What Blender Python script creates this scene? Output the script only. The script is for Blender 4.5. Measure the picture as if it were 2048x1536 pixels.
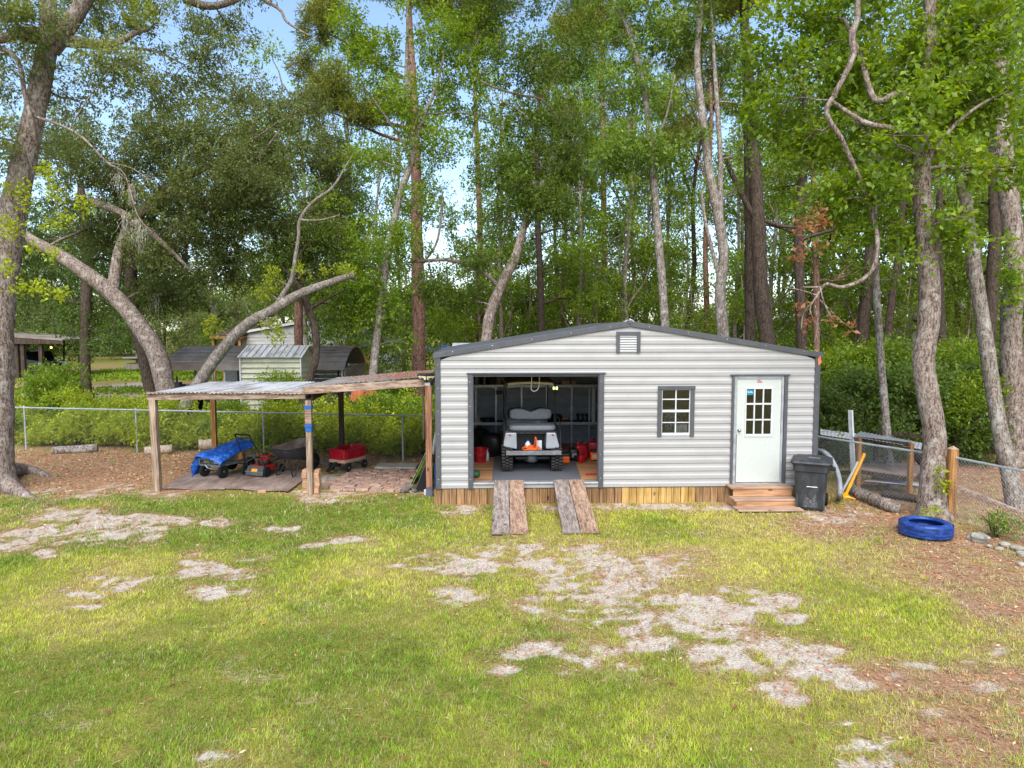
import bpy, math, random
import numpy as np
from mathutils import Vector, Matrix, Euler

for _o in list(bpy.data.objects): bpy.data.objects.remove(_o, do_unlink=True)
scene = bpy.context.scene
COL = scene.collection
rad = math.radians

# ------------------------------------------------------------------ camera, sky, sun, exposure
FPX = 1420.0; CAMH = 3.45; YAW = rad(2.2); PITCH = rad(4.43)
cam_data = bpy.data.cameras.new('camera'); cam = bpy.data.objects.new('camera', cam_data); COL.objects.link(cam)
cam.location = (0, 0, CAMH); cam.rotation_euler = (rad(90) - PITCH, 0, -YAW)
cam_data.sensor_width = 36; cam_data.lens = FPX / 2048 * 36; cam_data.clip_end = 3000; cam_data.clip_start = 0.05
scene.camera = cam
SUN_EL = 50; SUN_AZ = 186      # azimuth of the sun, degrees from +Y towards +X: behind the camera, a little to the left
world = bpy.data.worlds.new('World'); scene.world = world; world.use_nodes = True
wn = world.node_tree.nodes; wl = world.node_tree.links
sky = wn.new('ShaderNodeTexSky'); sky.sky_type = 'NISHITA'; sky.sun_disc = False
sky.sun_elevation = rad(SUN_EL); sky.sun_rotation = rad(SUN_AZ); sky.air_density = 1.0; sky.dust_density = 0.8; sky.ozone_density = 1.6
wn['Background'].inputs[1].default_value = 0.13
wl.new(sky.outputs[0], wn['Background'].inputs[0])
sd = bpy.data.lights.new('sun', 'SUN'); sd.energy = 2.6; sd.angle = rad(60); sd.color = (1.0, 0.95, 0.87)
sun = bpy.data.objects.new('sun', sd); COL.objects.link(sun); sun.location = (-6, -10, 30)
_d = Vector((math.sin(rad(SUN_AZ)) * math.cos(rad(SUN_EL)), math.cos(rad(SUN_AZ)) * math.cos(rad(SUN_EL)), math.sin(rad(SUN_EL))))
sun.rotation_euler = _d.to_track_quat('Z', 'Y').to_euler()
scene.view_settings.view_transform = 'Standard'; scene.view_settings.look = 'None'
scene.view_settings.gamma = 1; scene.view_settings.use_curve_mapping = False
scene.view_settings.exposure = 1.2
scene.render.engine = 'CYCLES'
scene.cycles.max_bounces = 5; scene.cycles.transparent_max_bounces = 8; scene.cycles.diffuse_bounces = 3

# ------------------------------------------------------------------ photo pixels -> places
_F = np.array([math.sin(YAW) * math.cos(PITCH), math.cos(YAW) * math.cos(PITCH), -math.sin(PITCH)])
_R = np.array([math.cos(YAW), -math.sin(YAW), 0.0]); _U = np.cross(_R, _F); _C = np.array([0, 0, CAMH])
def ray(px, py): return _F + (px - 1024) / FPX * _R - (py - 768) / FPX * _U
def G(px, py, z=0.0):                                   # where the ray meets height z
    r = ray(px, py); return Vector(_C + r * ((z - CAMH) / r[2]))
def D(px, py, d): return Vector(_C + ray(px, py) * d)   # at depth d
def Vp(px, py, Y): r = ray(px, py); return Vector(_C + r * (Y / r[1]))   # on the upright plane y = Y
def VX(px, Y, py=850): return Vp(px, py, Y).x
def VZ(py, Y, px=1024): return Vp(px, py, Y).z
def project(P):
    q = np.asarray(P, float) - _C; d = q @ _F
    d = np.where(d < .05, .05, d)
    return 1024 + FPX * (q @ _R) / d, 768 - FPX * (q @ _U) / d

# ------------------------------------------------------------------ numpy noise
_rs = np.random.RandomState(5)
_L2 = _rs.rand(256, 256); _L3 = _rs.rand(48, 48, 48)
def noise2(x, y):
    x = np.asarray(x, float); y = np.asarray(y, float)
    xi = np.floor(x).astype(int); yi = np.floor(y).astype(int); u = x - xi; v = y - yi
    u = u * u * (3 - 2 * u); v = v * v * (3 - 2 * v)
    a = _L2[xi % 256, yi % 256]; b = _L2[(xi + 1) % 256, yi % 256]; c = _L2[xi % 256, (yi + 1) % 256]; d = _L2[(xi + 1) % 256, (yi + 1) % 256]
    return a + (b - a) * u + (c - a) * v + (a - b - c + d) * u * v
def fbm2(x, y, o=4):
    s = 0; a = .5; t = 0
    for i in range(o):
        s = s + a * noise2(x * 2 ** i + 17.3 * i, y * 2 ** i + 9.1 * i); t += a; a *= .55
    return s / t
def noise3(P):
    i = np.floor(P).astype(int); f = P - i; f = f * f * (3 - 2 * f); out = 0
    for dx in (0, 1):
        for dy in (0, 1):
            for dz in (0, 1):
                w = (f[:, 0] if dx else 1 - f[:, 0]) * (f[:, 1] if dy else 1 - f[:, 1]) * (f[:, 2] if dz else 1 - f[:, 2])
                out = out + w * _L3[(i[:, 0] + dx) % 48, (i[:, 1] + dy) % 48, (i[:, 2] + dz) % 48]
    return out

# ------------------------------------------------------------------ materials
MATS = {}
def srgb(r, g, b):
    f = lambda c: (c / 255 / 12.92) if c / 255 <= .04045 else ((c / 255 + .055) / 1.055) ** 2.4
    return (f(r), f(g), f(b), 1)
def _nt(name):
    m = bpy.data.materials.new(name); m.use_nodes = True; MATS[name] = m
    nt = m.node_tree; return m, nt, nt.nodes, nt.links, nt.nodes['Principled BSDF']
def nmat(name, cols, scale=6, rough=.6, stretch=(1, 1, 1), bump=.15, metal=0, rand=0.0, detail=6, spec=.4, bscale=None, bdist=.01, coat=0):
    """noise driven colour between the given stops, bump from a second noise; rand = brightness change from object to object"""
    m, nt, N, L, P = _nt(name)
    tc = N.new('ShaderNodeTexCoord'); mp = N.new('ShaderNodeMapping'); L.new(tc.outputs['Object'], mp.inputs[0]); mp.inputs['Scale'].default_value = stretch
    oi = N.new('ShaderNodeObjectInfo')
    ad = N.new('ShaderNodeVectorMath'); ad.operation = 'ADD'; sc = N.new('ShaderNodeVectorMath'); sc.operation = 'SCALE'; sc.inputs['Scale'].default_value = 37.0
    cb = N.new('ShaderNodeCombineXYZ')
    for i in range(3): L.new(oi.outputs['Random'], cb.inputs[i])
    L.new(cb.outputs[0], sc.inputs[0]); L.new(mp.outputs[0], ad.inputs[0]); L.new(sc.outputs[0], ad.inputs[1])
    no = N.new('ShaderNodeTexNoise'); no.inputs['Scale'].default_value = scale; no.inputs['Detail'].default_value = detail; no.inputs['Roughness'].default_value = .62
    L.new(ad.outputs[0], no.inputs['Vector'])
    rp = N.new('ShaderNodeValToRGB'); L.new(no.outputs['Fac'], rp.inputs[0]); e = rp.color_ramp.elements
    n = len(cols); pos = [.3 + .4 * i / max(1, n - 1) for i in range(n)]
    while len(e) < n: e.new(.5)
    for i in range(n): e[i].position = pos[i]; e[i].color = tuple(cols[i][:3]) + (1,)
    out = rp.outputs[0]
    if rand:
        hv = N.new('ShaderNodeHueSaturation'); mr = N.new('ShaderNodeMapRange'); mr.inputs['To Min'].default_value = 1 - rand; mr.inputs['To Max'].default_value = 1 + rand
        L.new(oi.outputs['Random'], mr.inputs[0]); L.new(mr.outputs[0], hv.inputs['Value']); L.new(out, hv.inputs['Color']); out = hv.outputs[0]
    L.new(out, P.inputs['Base Color'])
    P.inputs['Roughness'].default_value = rough; P.inputs['Metallic'].default_value = metal; P.inputs['Specular IOR Level'].default_value = spec
    if coat: P.inputs['Coat Weight'].default_value = coat
    if bump:
        n2 = N.new('ShaderNodeTexNoise'); n2.inputs['Scale'].default_value = bscale or scale * 3; n2.inputs['Detail'].default_value = 5
        L.new(ad.outputs[0], n2.inputs['Vector']); bp = N.new('ShaderNodeBump'); bp.inputs['Strength'].default_value = bump; bp.inputs['Distance'].default_value = bdist
        L.new(n2.outputs['Fac'], bp.inputs['Height']); L.new(bp.outputs[0], P.inputs['Normal'])
    return m
def wood(name, cols, axis='X', rough=.8, rand=.12, scale=9.0, knots=True, bump=.35):
    m, nt, N, L, P = _nt(name)
    tc = N.new('ShaderNodeTexCoord'); mp = N.new('ShaderNodeMapping'); L.new(tc.outputs['Object'], mp.inputs[0])
    s = [1.0, 1.0, 1.0]; s['XYZ'.index(axis)] = .045; mp.inputs['Scale'].default_value = s
    oi = N.new('ShaderNodeObjectInfo'); cb = N.new('ShaderNodeCombineXYZ'); sc = N.new('ShaderNodeVectorMath'); sc.operation = 'SCALE'; sc.inputs['Scale'].default_value = 23
    for i in range(3): L.new(oi.outputs['Random'], cb.inputs[i])
    L.new(cb.outputs[0], sc.inputs[0]); ad = N.new('ShaderNodeVectorMath'); L.new(mp.outputs[0], ad.inputs[0]); L.new(sc.outputs[0], ad.inputs[1])
    no = N.new('ShaderNodeTexNoise'); no.inputs['Scale'].default_value = scale * 2.2; no.inputs['Detail'].default_value = 3; L.new(ad.outputs[0], no.inputs['Vector'])
    n2 = N.new('ShaderNodeTexNoise'); n2.inputs['Scale'].default_value = scale * 7; n2.inputs['Detail'].default_value = 4; L.new(ad.outputs[0], n2.inputs['Vector'])
    fr = N.new('ShaderNodeMath'); fr.operation = 'MULTIPLY'; fr.inputs[1].default_value = .9; L.new(n2.outputs['Fac'], fr.inputs[0])
    mx = N.new('ShaderNodeMath'); mx.operation = 'MULTIPLY_ADD'; mx.inputs[1].default_value = .9; L.new(no.outputs['Fac'], mx.inputs[0]); L.new(fr.outputs[0], mx.inputs[2])
    rp = N.new('ShaderNodeValToRGB'); L.new(mx.outputs[0], rp.inputs[0]); e = rp.color_ramp.elements
    n = len(cols)
    while len(e) < n: e.new(.5)
    for i in range(n): e[i].position = .62 + .5 * i / max(1, n - 1); e[i].color = tuple(cols[i][:3]) + (1,)
    n3 = N.new('ShaderNodeTexNoise'); n3.inputs['Scale'].default_value = 2.5; n3.inputs['Detail'].default_value = 4; L.new(tc.outputs['Object'], n3.inputs['Vector'])
    hv = N.new('ShaderNodeHueSaturation'); mr = N.new('ShaderNodeMapRange'); mr.inputs['From Min'].default_value = .3; mr.inputs['From Max'].default_value = .7; mr.inputs['To Min'].default_value = .8; mr.inputs['To Max'].default_value = 1.14
    L.new(n3.outputs['Fac'], mr.inputs[0]); m2 = N.new('ShaderNodeMapRange'); m2.inputs['To Min'].default_value = 1 - rand; m2.inputs['To Max'].default_value = 1 + rand; L.new(oi.outputs['Random'], m2.inputs[0])
    mm = N.new('ShaderNodeMath'); mm.operation = 'MULTIPLY'; L.new(mr.outputs[0], mm.inputs[0]); L.new(m2.outputs[0], mm.inputs[1]); L.new(mm.outputs[0], hv.inputs['Value']); L.new(rp.outputs[0], hv.inputs['Color'])
    col = hv.outputs[0]
    if knots:
        vo = N.new('ShaderNodeTexVoronoi'); vo.inputs['Scale'].default_value = 3.2
        mk = N.new('ShaderNodeMapping'); s = [1.0, 1.0, 1.0]; s['XYZ'.index(axis)] = .55; mk.inputs['Scale'].default_value = s; L.new(tc.outputs['Object'], mk.inputs[0])
        a2 = N.new('ShaderNodeVectorMath'); L.new(mk.outputs[0], a2.inputs[0]); L.new(sc.outputs[0], a2.inputs[1]); L.new(a2.outputs[0], vo.inputs['Vector'])
        kr = N.new('ShaderNodeMapRange'); kr.inputs['From Min'].default_value = .06; kr.inputs['From Max'].default_value = .11; kr.inputs['To Min'].default_value = .35; kr.inputs['To Max'].default_value = 1; L.new(vo.outputs['Distance'], kr.inputs[0])
        h2 = N.new('ShaderNodeHueSaturation'); L.new(kr.outputs[0], h2.inputs['Value']); L.new(col, h2.inputs['Color']); col = h2.outputs[0]
    L.new(col, P.inputs['Base Color']); P.inputs['Roughness'].default_value = rough; P.inputs['Specular IOR Level'].default_value = .25
    bp = N.new('ShaderNodeBump'); bp.inputs['Strength'].default_value = bump; bp.inputs['Distance'].default_value = .006; L.new(mx.outputs[0], bp.inputs['Height']); L.new(bp.outputs[0], P.inputs['Normal'])
    return m
def plain(name, c, rough=.5, metal=0, spec=.5): return nmat(name, [tuple(x * .88 for x in c[:3]), tuple(min(1, x * 1.06) for x in c[:3])], 9, rough, bump=.05, metal=metal, spec=spec)
def emis(name, c, s):
    m, nt, N, L, P = _nt(name); P.inputs['Base Color'].default_value = (*c[:3], 1); P.inputs['Emission Color'].default_value = (*c[:3], 1); P.inputs['Emission Strength'].default_value = s; return m
def bark(name, cols, scale=14, bump=.9, lichen=None, plate=.10):
    m, nt, N, L, P = _nt(name)
    tc = N.new('ShaderNodeTexCoord'); dn = N.new('ShaderNodeTexNoise'); dn.inputs['Scale'].default_value = 4; dn.inputs['Detail'].default_value = 3; L.new(tc.outputs['Object'], dn.inputs['Vector'])
    mx = N.new('ShaderNodeMix'); mx.data_type = 'VECTOR'; mx.inputs[0].default_value = .12; L.new(tc.outputs['Object'], mx.inputs[4]); L.new(dn.outputs['Color'], mx.inputs[5])
    mp = N.new('ShaderNodeMapping'); mp.inputs['Scale'].default_value = (1, 1, .16); L.new(mx.outputs[1], mp.inputs[0])
    mp2 = N.new('ShaderNodeMapping'); mp2.inputs['Scale'].default_value = (1, 1, .38); L.new(mx.outputs[1], mp2.inputs[0])
    vo = N.new('ShaderNodeTexVoronoi'); vo.feature = 'DISTANCE_TO_EDGE'; vo.inputs['Scale'].default_value = scale * 1.5; vo.inputs['Randomness'].default_value = 1; L.new(mp2.outputs[0], vo.inputs['Vector'])
    no = N.new('ShaderNodeTexNoise'); no.inputs['Scale'].default_value = scale * 1.7; no.inputs['Detail'].default_value = 6; no.inputs['Roughness'].default_value = .65; L.new(mp.outputs[0], no.inputs['Vector'])
    nf = N.new('ShaderNodeTexNoise'); nf.inputs['Scale'].default_value = scale * 3.2; nf.inputs['Detail'].default_value = 6; nf.inputs['Roughness'].default_value = .75; L.new(mp2.outputs[0], nf.inputs['Vector'])
    vm = N.new('ShaderNodeMapRange'); vm.inputs['From Max'].default_value = .2; vm.inputs['To Max'].default_value = plate; L.new(vo.outputs['Distance'], vm.inputs[0])
    a1 = N.new('ShaderNodeMath'); a1.operation = 'MULTIPLY_ADD'; a1.inputs[1].default_value = .75; L.new(no.outputs['Fac'], a1.inputs[0]); L.new(vm.outputs[0], a1.inputs[2])
    ma = N.new('ShaderNodeMath'); ma.operation = 'MULTIPLY_ADD'; ma.inputs[1].default_value = .55; L.new(nf.outputs['Fac'], ma.inputs[0]); L.new(a1.outputs[0], ma.inputs[2])
    rp = N.new('ShaderNodeValToRGB'); L.new(ma.outputs[0], rp.inputs[0]); e = rp.color_ramp.elements
    n = len(cols)
    while len(e) < n: e.new(.5)
    for i in range(n): e[i].position = .53 + .25 * i / max(1, n - 1); e[i].color = tuple(cols[i][:3]) + (1,)
    col = rp.outputs[0]
    if lichen:
        ln = N.new('ShaderNodeTexNoise'); ln.inputs['Scale'].default_value = 5.5; ln.inputs['Detail'].default_value = 9; ln.inputs['Roughness'].default_value = .75; L.new(tc.outputs['Object'], ln.inputs['Vector'])
        lm = N.new('ShaderNodeMapRange'); lm.inputs['From Min'].default_value = .52; lm.inputs['From Max'].default_value = .62; lm.inputs['To Max'].default_value = .7; L.new(ln.outputs['Fac'], lm.inputs[0])
        mc = N.new('ShaderNodeMix'); mc.data_type = 'RGBA'; L.new(lm.outputs[0], mc.inputs[0]); L.new(col, mc.inputs[6]); mc.inputs[7].default_value = (*lichen[:3], 1); col = mc.outputs[2]
    L.new(col, P.inputs['Base Color']); P.inputs['Roughness'].default_value = .95; P.inputs['Specular IOR Level'].default_value = .15
    bp = N.new('ShaderNodeBump'); bp.inputs['Strength'].default_value = bump; bp.inputs['Distance'].default_value = .025; L.new(ma.outputs[0], bp.inputs['Height']); L.new(bp.outputs[0], P.inputs['Normal'])
    return m
def leafmat(name, trans=.35, rough=.55, gloss=.3):
    m, nt, N, L, P = _nt(name)
    at = N.new('ShaderNodeAttribute'); at.attribute_name = 'col'
    oi = N.new('ShaderNodeObjectInfo'); hv = N.new('ShaderNodeHueSaturation'); mr = N.new('ShaderNodeMapRange'); mr.inputs['To Min'].default_value = .82; mr.inputs['To Max'].default_value = 1.18
    L.new(oi.outputs['Random'], mr.inputs[0]); L.new(mr.outputs[0], hv.inputs['Value']); L.new(at.outputs['Color'], hv.inputs['Color'])
    L.new(hv.outputs[0], P.inputs['Base Color']); P.inputs['Roughness'].default_value = rough; P.inputs['Specular IOR Level'].default_value = gloss
    tr = N.new('ShaderNodeBsdfTranslucent'); h2 = N.new('ShaderNodeHueSaturation'); h2.inputs['Value'].default_value = 1.5; h2.inputs['Saturation'].default_value = 1.1; h2.inputs['Hue'].default_value = .49
    L.new(hv.outputs[0], h2.inputs['Color']); L.new(h2.outputs[0], tr.inputs[0])
    ms = N.new('ShaderNodeMixShader'); ms.inputs[0].default_value = trans; L.new(P.outputs[0], ms.inputs[1]); L.new(tr.outputs[0], ms.inputs[2]); L.new(ms.outputs[0], N['Material Output'].inputs[0])
    return m
def glass(name, tint=(.03, .035, .04), rough=.04):
    m, nt, N, L, P = _nt(name)
    tr = N.new('ShaderNodeBsdfTransparent'); tr.inputs[0].default_value = (.75, .78, .78, 1); gl = N.new('ShaderNodeBsdfGlossy'); gl.inputs['Roughness'].default_value = rough
    lw = N.new('ShaderNodeFresnel'); lw.inputs[0].default_value = 1.5; ms = N.new('ShaderNodeMixShader')
    ma = N.new('ShaderNodeMath'); ma.inputs[1].default_value = .1; ma.inputs[1].default_value = .03; L.new(lw.outputs[0], ma.inputs[0]); L.new(ma.outputs[0], ms.inputs[0]); L.new(tr.outputs[0], ms.inputs[1]); L.new(gl.outputs[0], ms.inputs[2]); L.new(ms.outputs[0], N['Material Output'].inputs[0])
    return m
def M(n): return MATS[n]

# ------------------------------------------------------------------ mesh builder
def link(o): COL.objects.link(o); return o
def tag(o, label=None, cat=None, group=None, kind=None):
    if label: o['label'] = label
    if cat: o['category'] = cat
    if group: o['group'] = group
    if kind: o['kind'] = kind
    return o
def thing(name, label, cat, loc=(0, 0, 0), rz=0, group=None):
    o = bpy.data.objects.new(name, None); link(o); o.location = loc; o.rotation_euler = (0, 0, rz); o.empty_display_size = .2
    return tag(o, label, cat, group)
class MB:
    def __init__(s): s.v = []; s.f = []
    def add(s, vs, fs):
        b = len(s.v); s.v += [tuple(v) for v in vs]; s.f += [tuple(i + b for i in f) for f in fs]; return s
    def box(s, c, size, rot=None):
        x, y, z = (k / 2 for k in size); vs = [Vector((a * x, b * y, d * z)) for d in (-1, 1) for b in (-1, 1) for a in (-1, 1)]
        if rot is not None:
            R = rot if isinstance(rot, Matrix) else Euler(rot).to_matrix(); vs = [R @ v for v in vs]
        c = Vector(c); return s.add([v + c for v in vs], [(0, 2, 3, 1), (4, 5, 7, 6), (0, 1, 5, 4), (2, 6, 7, 3), (0, 4, 6, 2), (1, 3, 7, 5)])
    def bb(s, x0, x1, y0, y1, z0, z1): return s.box(((x0 + x1) / 2, (y0 + y1) / 2, (z0 + z1) / 2), (abs(x1 - x0), abs(y1 - y0), abs(z1 - z0)))
    def beam(s, a, b, w, h, up=(0, 0, 1)):
        a = Vector(a); b = Vector(b); d = (b - a); Ln = d.length; d.normalize(); u = Vector(up); sx = d.cross(u)
        if sx.length < 1e-4: sx = d.cross(Vector((0, 1, 0)))
        sx.normalize(); u = sx.cross(d); vs = []
        for p in (a, b):
            for i, j in ((-1, -1), (1, -1), (1, 1), (-1, 1)): vs.append(p + sx * (i * w / 2) + u * (j * h / 2))
        return s.add(vs, [(0, 1, 2, 3), (7, 6, 5, 4), (0, 4, 5, 1), (1, 5, 6, 2), (2, 6, 7, 3), (3, 7, 4, 0)])
    def tube(s, pts, r, n=8, cap=True, wob=0.0, rnd=None):
        pts = [Vector(p) for p in pts]; k = len(pts); r = [r] * k if not hasattr(r, '__len__') else list(r); b = len(s.v)
        t = (pts[1] - pts[0]).normalized(); nx = t.orthogonal().normalized()
        for i, p in enumerate(pts):
            t2 = (pts[min(i + 1, k - 1)] - pts[max(i - 1, 0)]).normalized(); nx = (nx - t2 * nx.dot(t2))
            nx = nx.normalized() if nx.length > 1e-6 else t2.orthogonal().normalized(); ny = t2.cross(nx)
            for j in range(n):
                a = 2 * math.pi * j / n; q = r[i] * (1 + (wob * (rnd.random() - .5) if wob else 0)); s.v.append(tuple(p + nx * (math.cos(a) * q) + ny * (math.sin(a) * q)))
        for i in range(k - 1):
            for j in range(n): s.f.append((b + i * n + j, b + i * n + (j + 1) % n, b + (i + 1) * n + (j + 1) % n, b + (i + 1) * n + j))
        if cap: s.f.append(tuple(b + j for j in range(n - 1, -1, -1))); s.f.append(tuple(b + (k - 1) * n + j for j in range(n)))
        return s
    def lathe(s, prof, n=24, c=(0, 0, 0), rot=None, closed=False):
        c = Vector(c); b = len(s.v); R = Euler(rot).to_matrix() if rot is not None else None
        for r, z in prof:
            for j in range(n):
                a = 2 * math.pi * j / n; v = Vector((r * math.cos(a), r * math.sin(a), z)); s.v.append(tuple((R @ v if R else v) + c))
        m = len(prof)
        for i in range(m if closed else m - 1):
            i2 = (i + 1) % m
            for j in range(n): s.f.append((b + i * n + j, b + i * n + (j + 1) % n, b + i2 * n + (j + 1) % n, b + i2 * n + j))
        if not closed:
            if prof[0][0] > 1e-5: s.f.append(tuple(b + j for j in range(n - 1, -1, -1)))
            if prof[-1][0] > 1e-5: s.f.append(tuple(b + (m - 1) * n + j for j in range(n)))
        return s
    def prism(s, poly, ext):
        poly = [Vector(p) for p in poly]; e = Vector(ext); n = len(poly); b = len(s.v)
        s.v += [tuple(p) for p in poly] + [tuple(p + e) for p in poly]
        s.f += [tuple(b + i for i in range(n)), tuple(b + n + i for i in range(n - 1, -1, -1))]
        for i in range(n): j = (i + 1) % n; s.f.append((b + j, b + i, b + n + i, b + n + j))
        return s
    def sell(s, c, size, e=.35, nu=20, nv=12, rot=None, fn=None):
        c = Vector(c); b = len(s.v); R = Euler(rot).to_matrix() if rot is not None else None
        sg = lambda v: math.copysign(abs(v) ** e, v)
        for i in range(nv + 1):
            ph = -math.pi / 2 + math.pi * i / nv
            for j in range(nu):
                th = 2 * math.pi * j / nu; v = Vector((sg(math.cos(ph)) * sg(math.cos(th)) * size[0] / 2, sg(math.cos(ph)) * sg(math.sin(th)) * size[1] / 2, sg(math.sin(ph)) * size[2] / 2))
                if fn: v = fn(v)
                s.v.append(tuple((R @ v if R else v) + c))
        for i in range(nv):
            for j in range(nu): s.f.append((b + i * nu + j, b + i * nu + (j + 1) % nu, b + (i + 1) * nu + (j + 1) % nu, b + (i + 1) * nu + j))
        return s
    def grid(s, P, thick=0, dirv=(0, 0, -1)):
        """P rows of points -> sheet, optionally with thickness"""
        m = len(P); n = len(P[0]); b = len(s.v); s.v += [tuple(p) for r in P for p in r]
        for i in range(m - 1):
            for j in range(n - 1): s.f.append((b + i * n + j, b + i * n + j + 1, b + (i + 1) * n + j + 1, b + (i + 1) * n + j))
        if thick:
            d = Vector(dirv) * thick; b2 = len(s.v); s.v += [tuple(Vector(p) + d) for r in P for p in r]
            for i in range(m - 1):
                for j in range(n - 1): s.f.append((b2 + i * n + j, b2 + (i + 1) * n + j, b2 + (i + 1) * n + j + 1, b2 + i * n + j + 1))
            ring = [j for j in range(n)] + [i * n + n - 1 for i in range(1, m)] + [(m - 1) * n + j for j in range(n - 2, -1, -1)] + [i * n for i in range(m - 2, 0, -1)]
            for k in range(len(ring)): a = ring[k]; q = ring[(k + 1) % len(ring)]; s.f.append((b + q, b + a, b2 + a, b2 + q))
        return s
    def mesh(s, name, mat, smooth=False, off=(0, 0, 0)):
        me = bpy.data.meshes.new(name); o = Vector(off); me.from_pydata([(v[0] - o.x, v[1] - o.y, v[2] - o.z) for v in s.v], [], s.f)
        if mat is not None: me.materials.append(M(mat) if isinstance(mat, str) else mat)
        if smooth: me.polygons.foreach_set('use_smooth', [True] * len(me.polygons))
        me.update(); return me
    def build(s, name, mat, parent=None, local=False, smooth=False, bevel=0, label=None, cat=None, group=None, kind=None, origin=None):
        """world coordinates; with a parent they are taken relative to the root's place (local=True: already local)"""
        if parent is None:
            if origin is None:
                a = np.array(s.v); origin = ((a[:, 0].min() + a[:, 0].max()) / 2, (a[:, 1].min() + a[:, 1].max()) / 2, a[:, 2].min())
            off = Vector(origin)
        else:
            r = parent
            while r.parent: r = r.parent
            off = Vector((0, 0, 0)) if local else r.location
        o = bpy.data.objects.new(name, s.mesh(name, mat, smooth, off)); link(o)
        if parent is None: o.location = off
        else: o.parent = parent
        if bevel:
            bm = o.modifiers.new('bevel', 'BEVEL'); bm.width = bevel; bm.segments = 2; bm.limit_method = 'ANGLE'; bm.angle_limit = rad(40)
        return tag(o, label, cat, group, kind)
def piece(name, me, parent, loc, rot=(0, 0, 0), scale=(1, 1, 1)):
    o = bpy.data.objects.new(name, me); link(o); o.parent = parent; o.location = loc; o.rotation_euler = rot; o.scale = scale; return o
def npmesh(name, V, F, col=None, mat=None, smooth=False):
    me = bpy.data.meshes.new(name); V = np.ascontiguousarray(V, np.float32); F = np.ascontiguousarray(F, np.int32); k = F.shape[1]
    me.vertices.add(len(V)); me.vertices.foreach_set('co', V.ravel()); me.loops.add(F.size); me.loops.foreach_set('vertex_index', F.ravel())
    me.polygons.add(len(F)); me.polygons.foreach_set('loop_start', np.arange(0, F.size, k, dtype=np.int32)); me.polygons.foreach_set('loop_total', np.full(len(F), k, np.int32))
    if smooth: me.polygons.foreach_set('use_smooth', np.ones(len(F), bool))
    if col is not None:
        a = me.attributes.new('col', 'FLOAT_COLOR', 'POINT'); c = np.ones((len(V), 4), np.float32); c[:, :3] = col; a.data.foreach_set('color', c.ravel())
    me.update(calc_edges=True)
    if mat: me.materials.append(M(mat))
    return me
def catmull(P, k=5):
    P = [np.array(p, float) for p in P]; out = []
    for i in range(len(P) - 1):
        p0 = P[max(i - 1, 0)]; p1 = P[i]; p2 = P[i + 1]; p3 = P[min(i + 2, len(P) - 1)]
        for j in range(k):
            t = j / k; out.append(.5 * ((2 * p1) + (p2 - p0) * t + (2 * p0 - 5 * p1 + 4 * p2 - p3) * t * t + (3 * p1 - p0 - 3 * p2 + p3) * t ** 3))
    out.append(P[-1]); return out
def corrugated(mb, a, b, c, d, waves, amp, n_along=2, thick=.003):
    """sheet a-b (front edge) to d-c (back edge), ridges running front to back"""
    a, b, c, d = map(Vector, (a, b, c, d)); rows = []; n = waves * 6
    for i in range(n_along + 1):
        t = i / n_along; l = a.lerp(d, t); r = b.lerp(c, t); row = []
        for j in range(n + 1):
            p = l.lerp(r, j / n); row.append(p + Vector((0, 0, amp * math.sin(2 * math.pi * j / 6))))
        rows.append(row)
    mb.grid(rows, thick); return mb

# ------------------------------------------------------------------ palette of materials
nmat('siding', [srgb(150, 147, 145), srgb(156, 154, 152), srgb(160, 157, 155)], 1.6, .42, (1, 1, .35), bump=.04, rand=.03, spec=.45)
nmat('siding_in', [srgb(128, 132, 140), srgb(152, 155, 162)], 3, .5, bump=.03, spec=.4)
nmat('trim', [srgb(68, 69, 73), srgb(82, 83, 87)], 5, .5, bump=.05)
nmat('galv', [srgb(150, 154, 158), srgb(185, 188, 190)], 8, .42, bump=.05, metal=.55)
nmat('galv_pole', [srgb(140, 146, 150), srgb(178, 182, 184)], 8, .5, bump=.05, metal=.35)
nmat('tin', [srgb(110, 105, 102), srgb(176, 176, 177), srgb(202, 203, 204)], 3.0, .6, (1, .22, 1), .12, metal=.0)
nmat('tin_rust', [srgb(124, 98, 82), srgb(140, 134, 130), srgb(160, 158, 156)], 1.8, .6, (1, .3, 1), .12, metal=.15)
nmat('cart_grey', [srgb(70, 82, 80), srgb(98, 110, 106)], 8, .5, bump=.05)
nmat('tin_old', [srgb(104, 84, 72), srgb(128, 116, 106), srgb(146, 140, 132)], 1.3, .6, (1, .3, 1), .1, metal=.15)
nmat('door_white', [srgb(176, 180, 176), srgb(186, 189, 184)], 30, .5, bump=.05)
nmat('white', [srgb(184, 186, 187), srgb(200, 201, 201)], 10, .45, bump=.03)
nmat('chrome', [srgb(150, 150, 150), srgb(190, 190, 190)], 8, .22, bump=0, metal=1)
plain('black_plastic', srgb(24, 24, 26), .5); plain('black_rubber', srgb(26, 26, 27), .85, spec=.25); plain('black_steel', srgb(32, 33, 36), .45)
plain('grey_rubber', srgb(70, 66, 64), .9, spec=.2)
nmat('bin_grey', [srgb(30, 32, 34), srgb(48, 50, 53), srgb(70, 72, 74)], 7, .55, (1, 1, .4), .15)
nmat('vinyl', [srgb(108, 110, 116), srgb(134, 136, 142)], 30, .5, bump=.12)
nmat('body_white', [srgb(150, 154, 162), srgb(168, 172, 178)], 5, .3, bump=.02, coat=.4)
nmat('carpet', [srgb(66, 68, 74), srgb(96, 98, 104)], 60, .95, bump=.4)
nmat('red_plastic', [srgb(140, 14, 22), srgb(176, 26, 34)], 8, .4, bump=.04)
nmat('red_metal', [srgb(130, 20, 18), srgb(176, 34, 28)], 6, .35, bump=.06)
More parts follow.
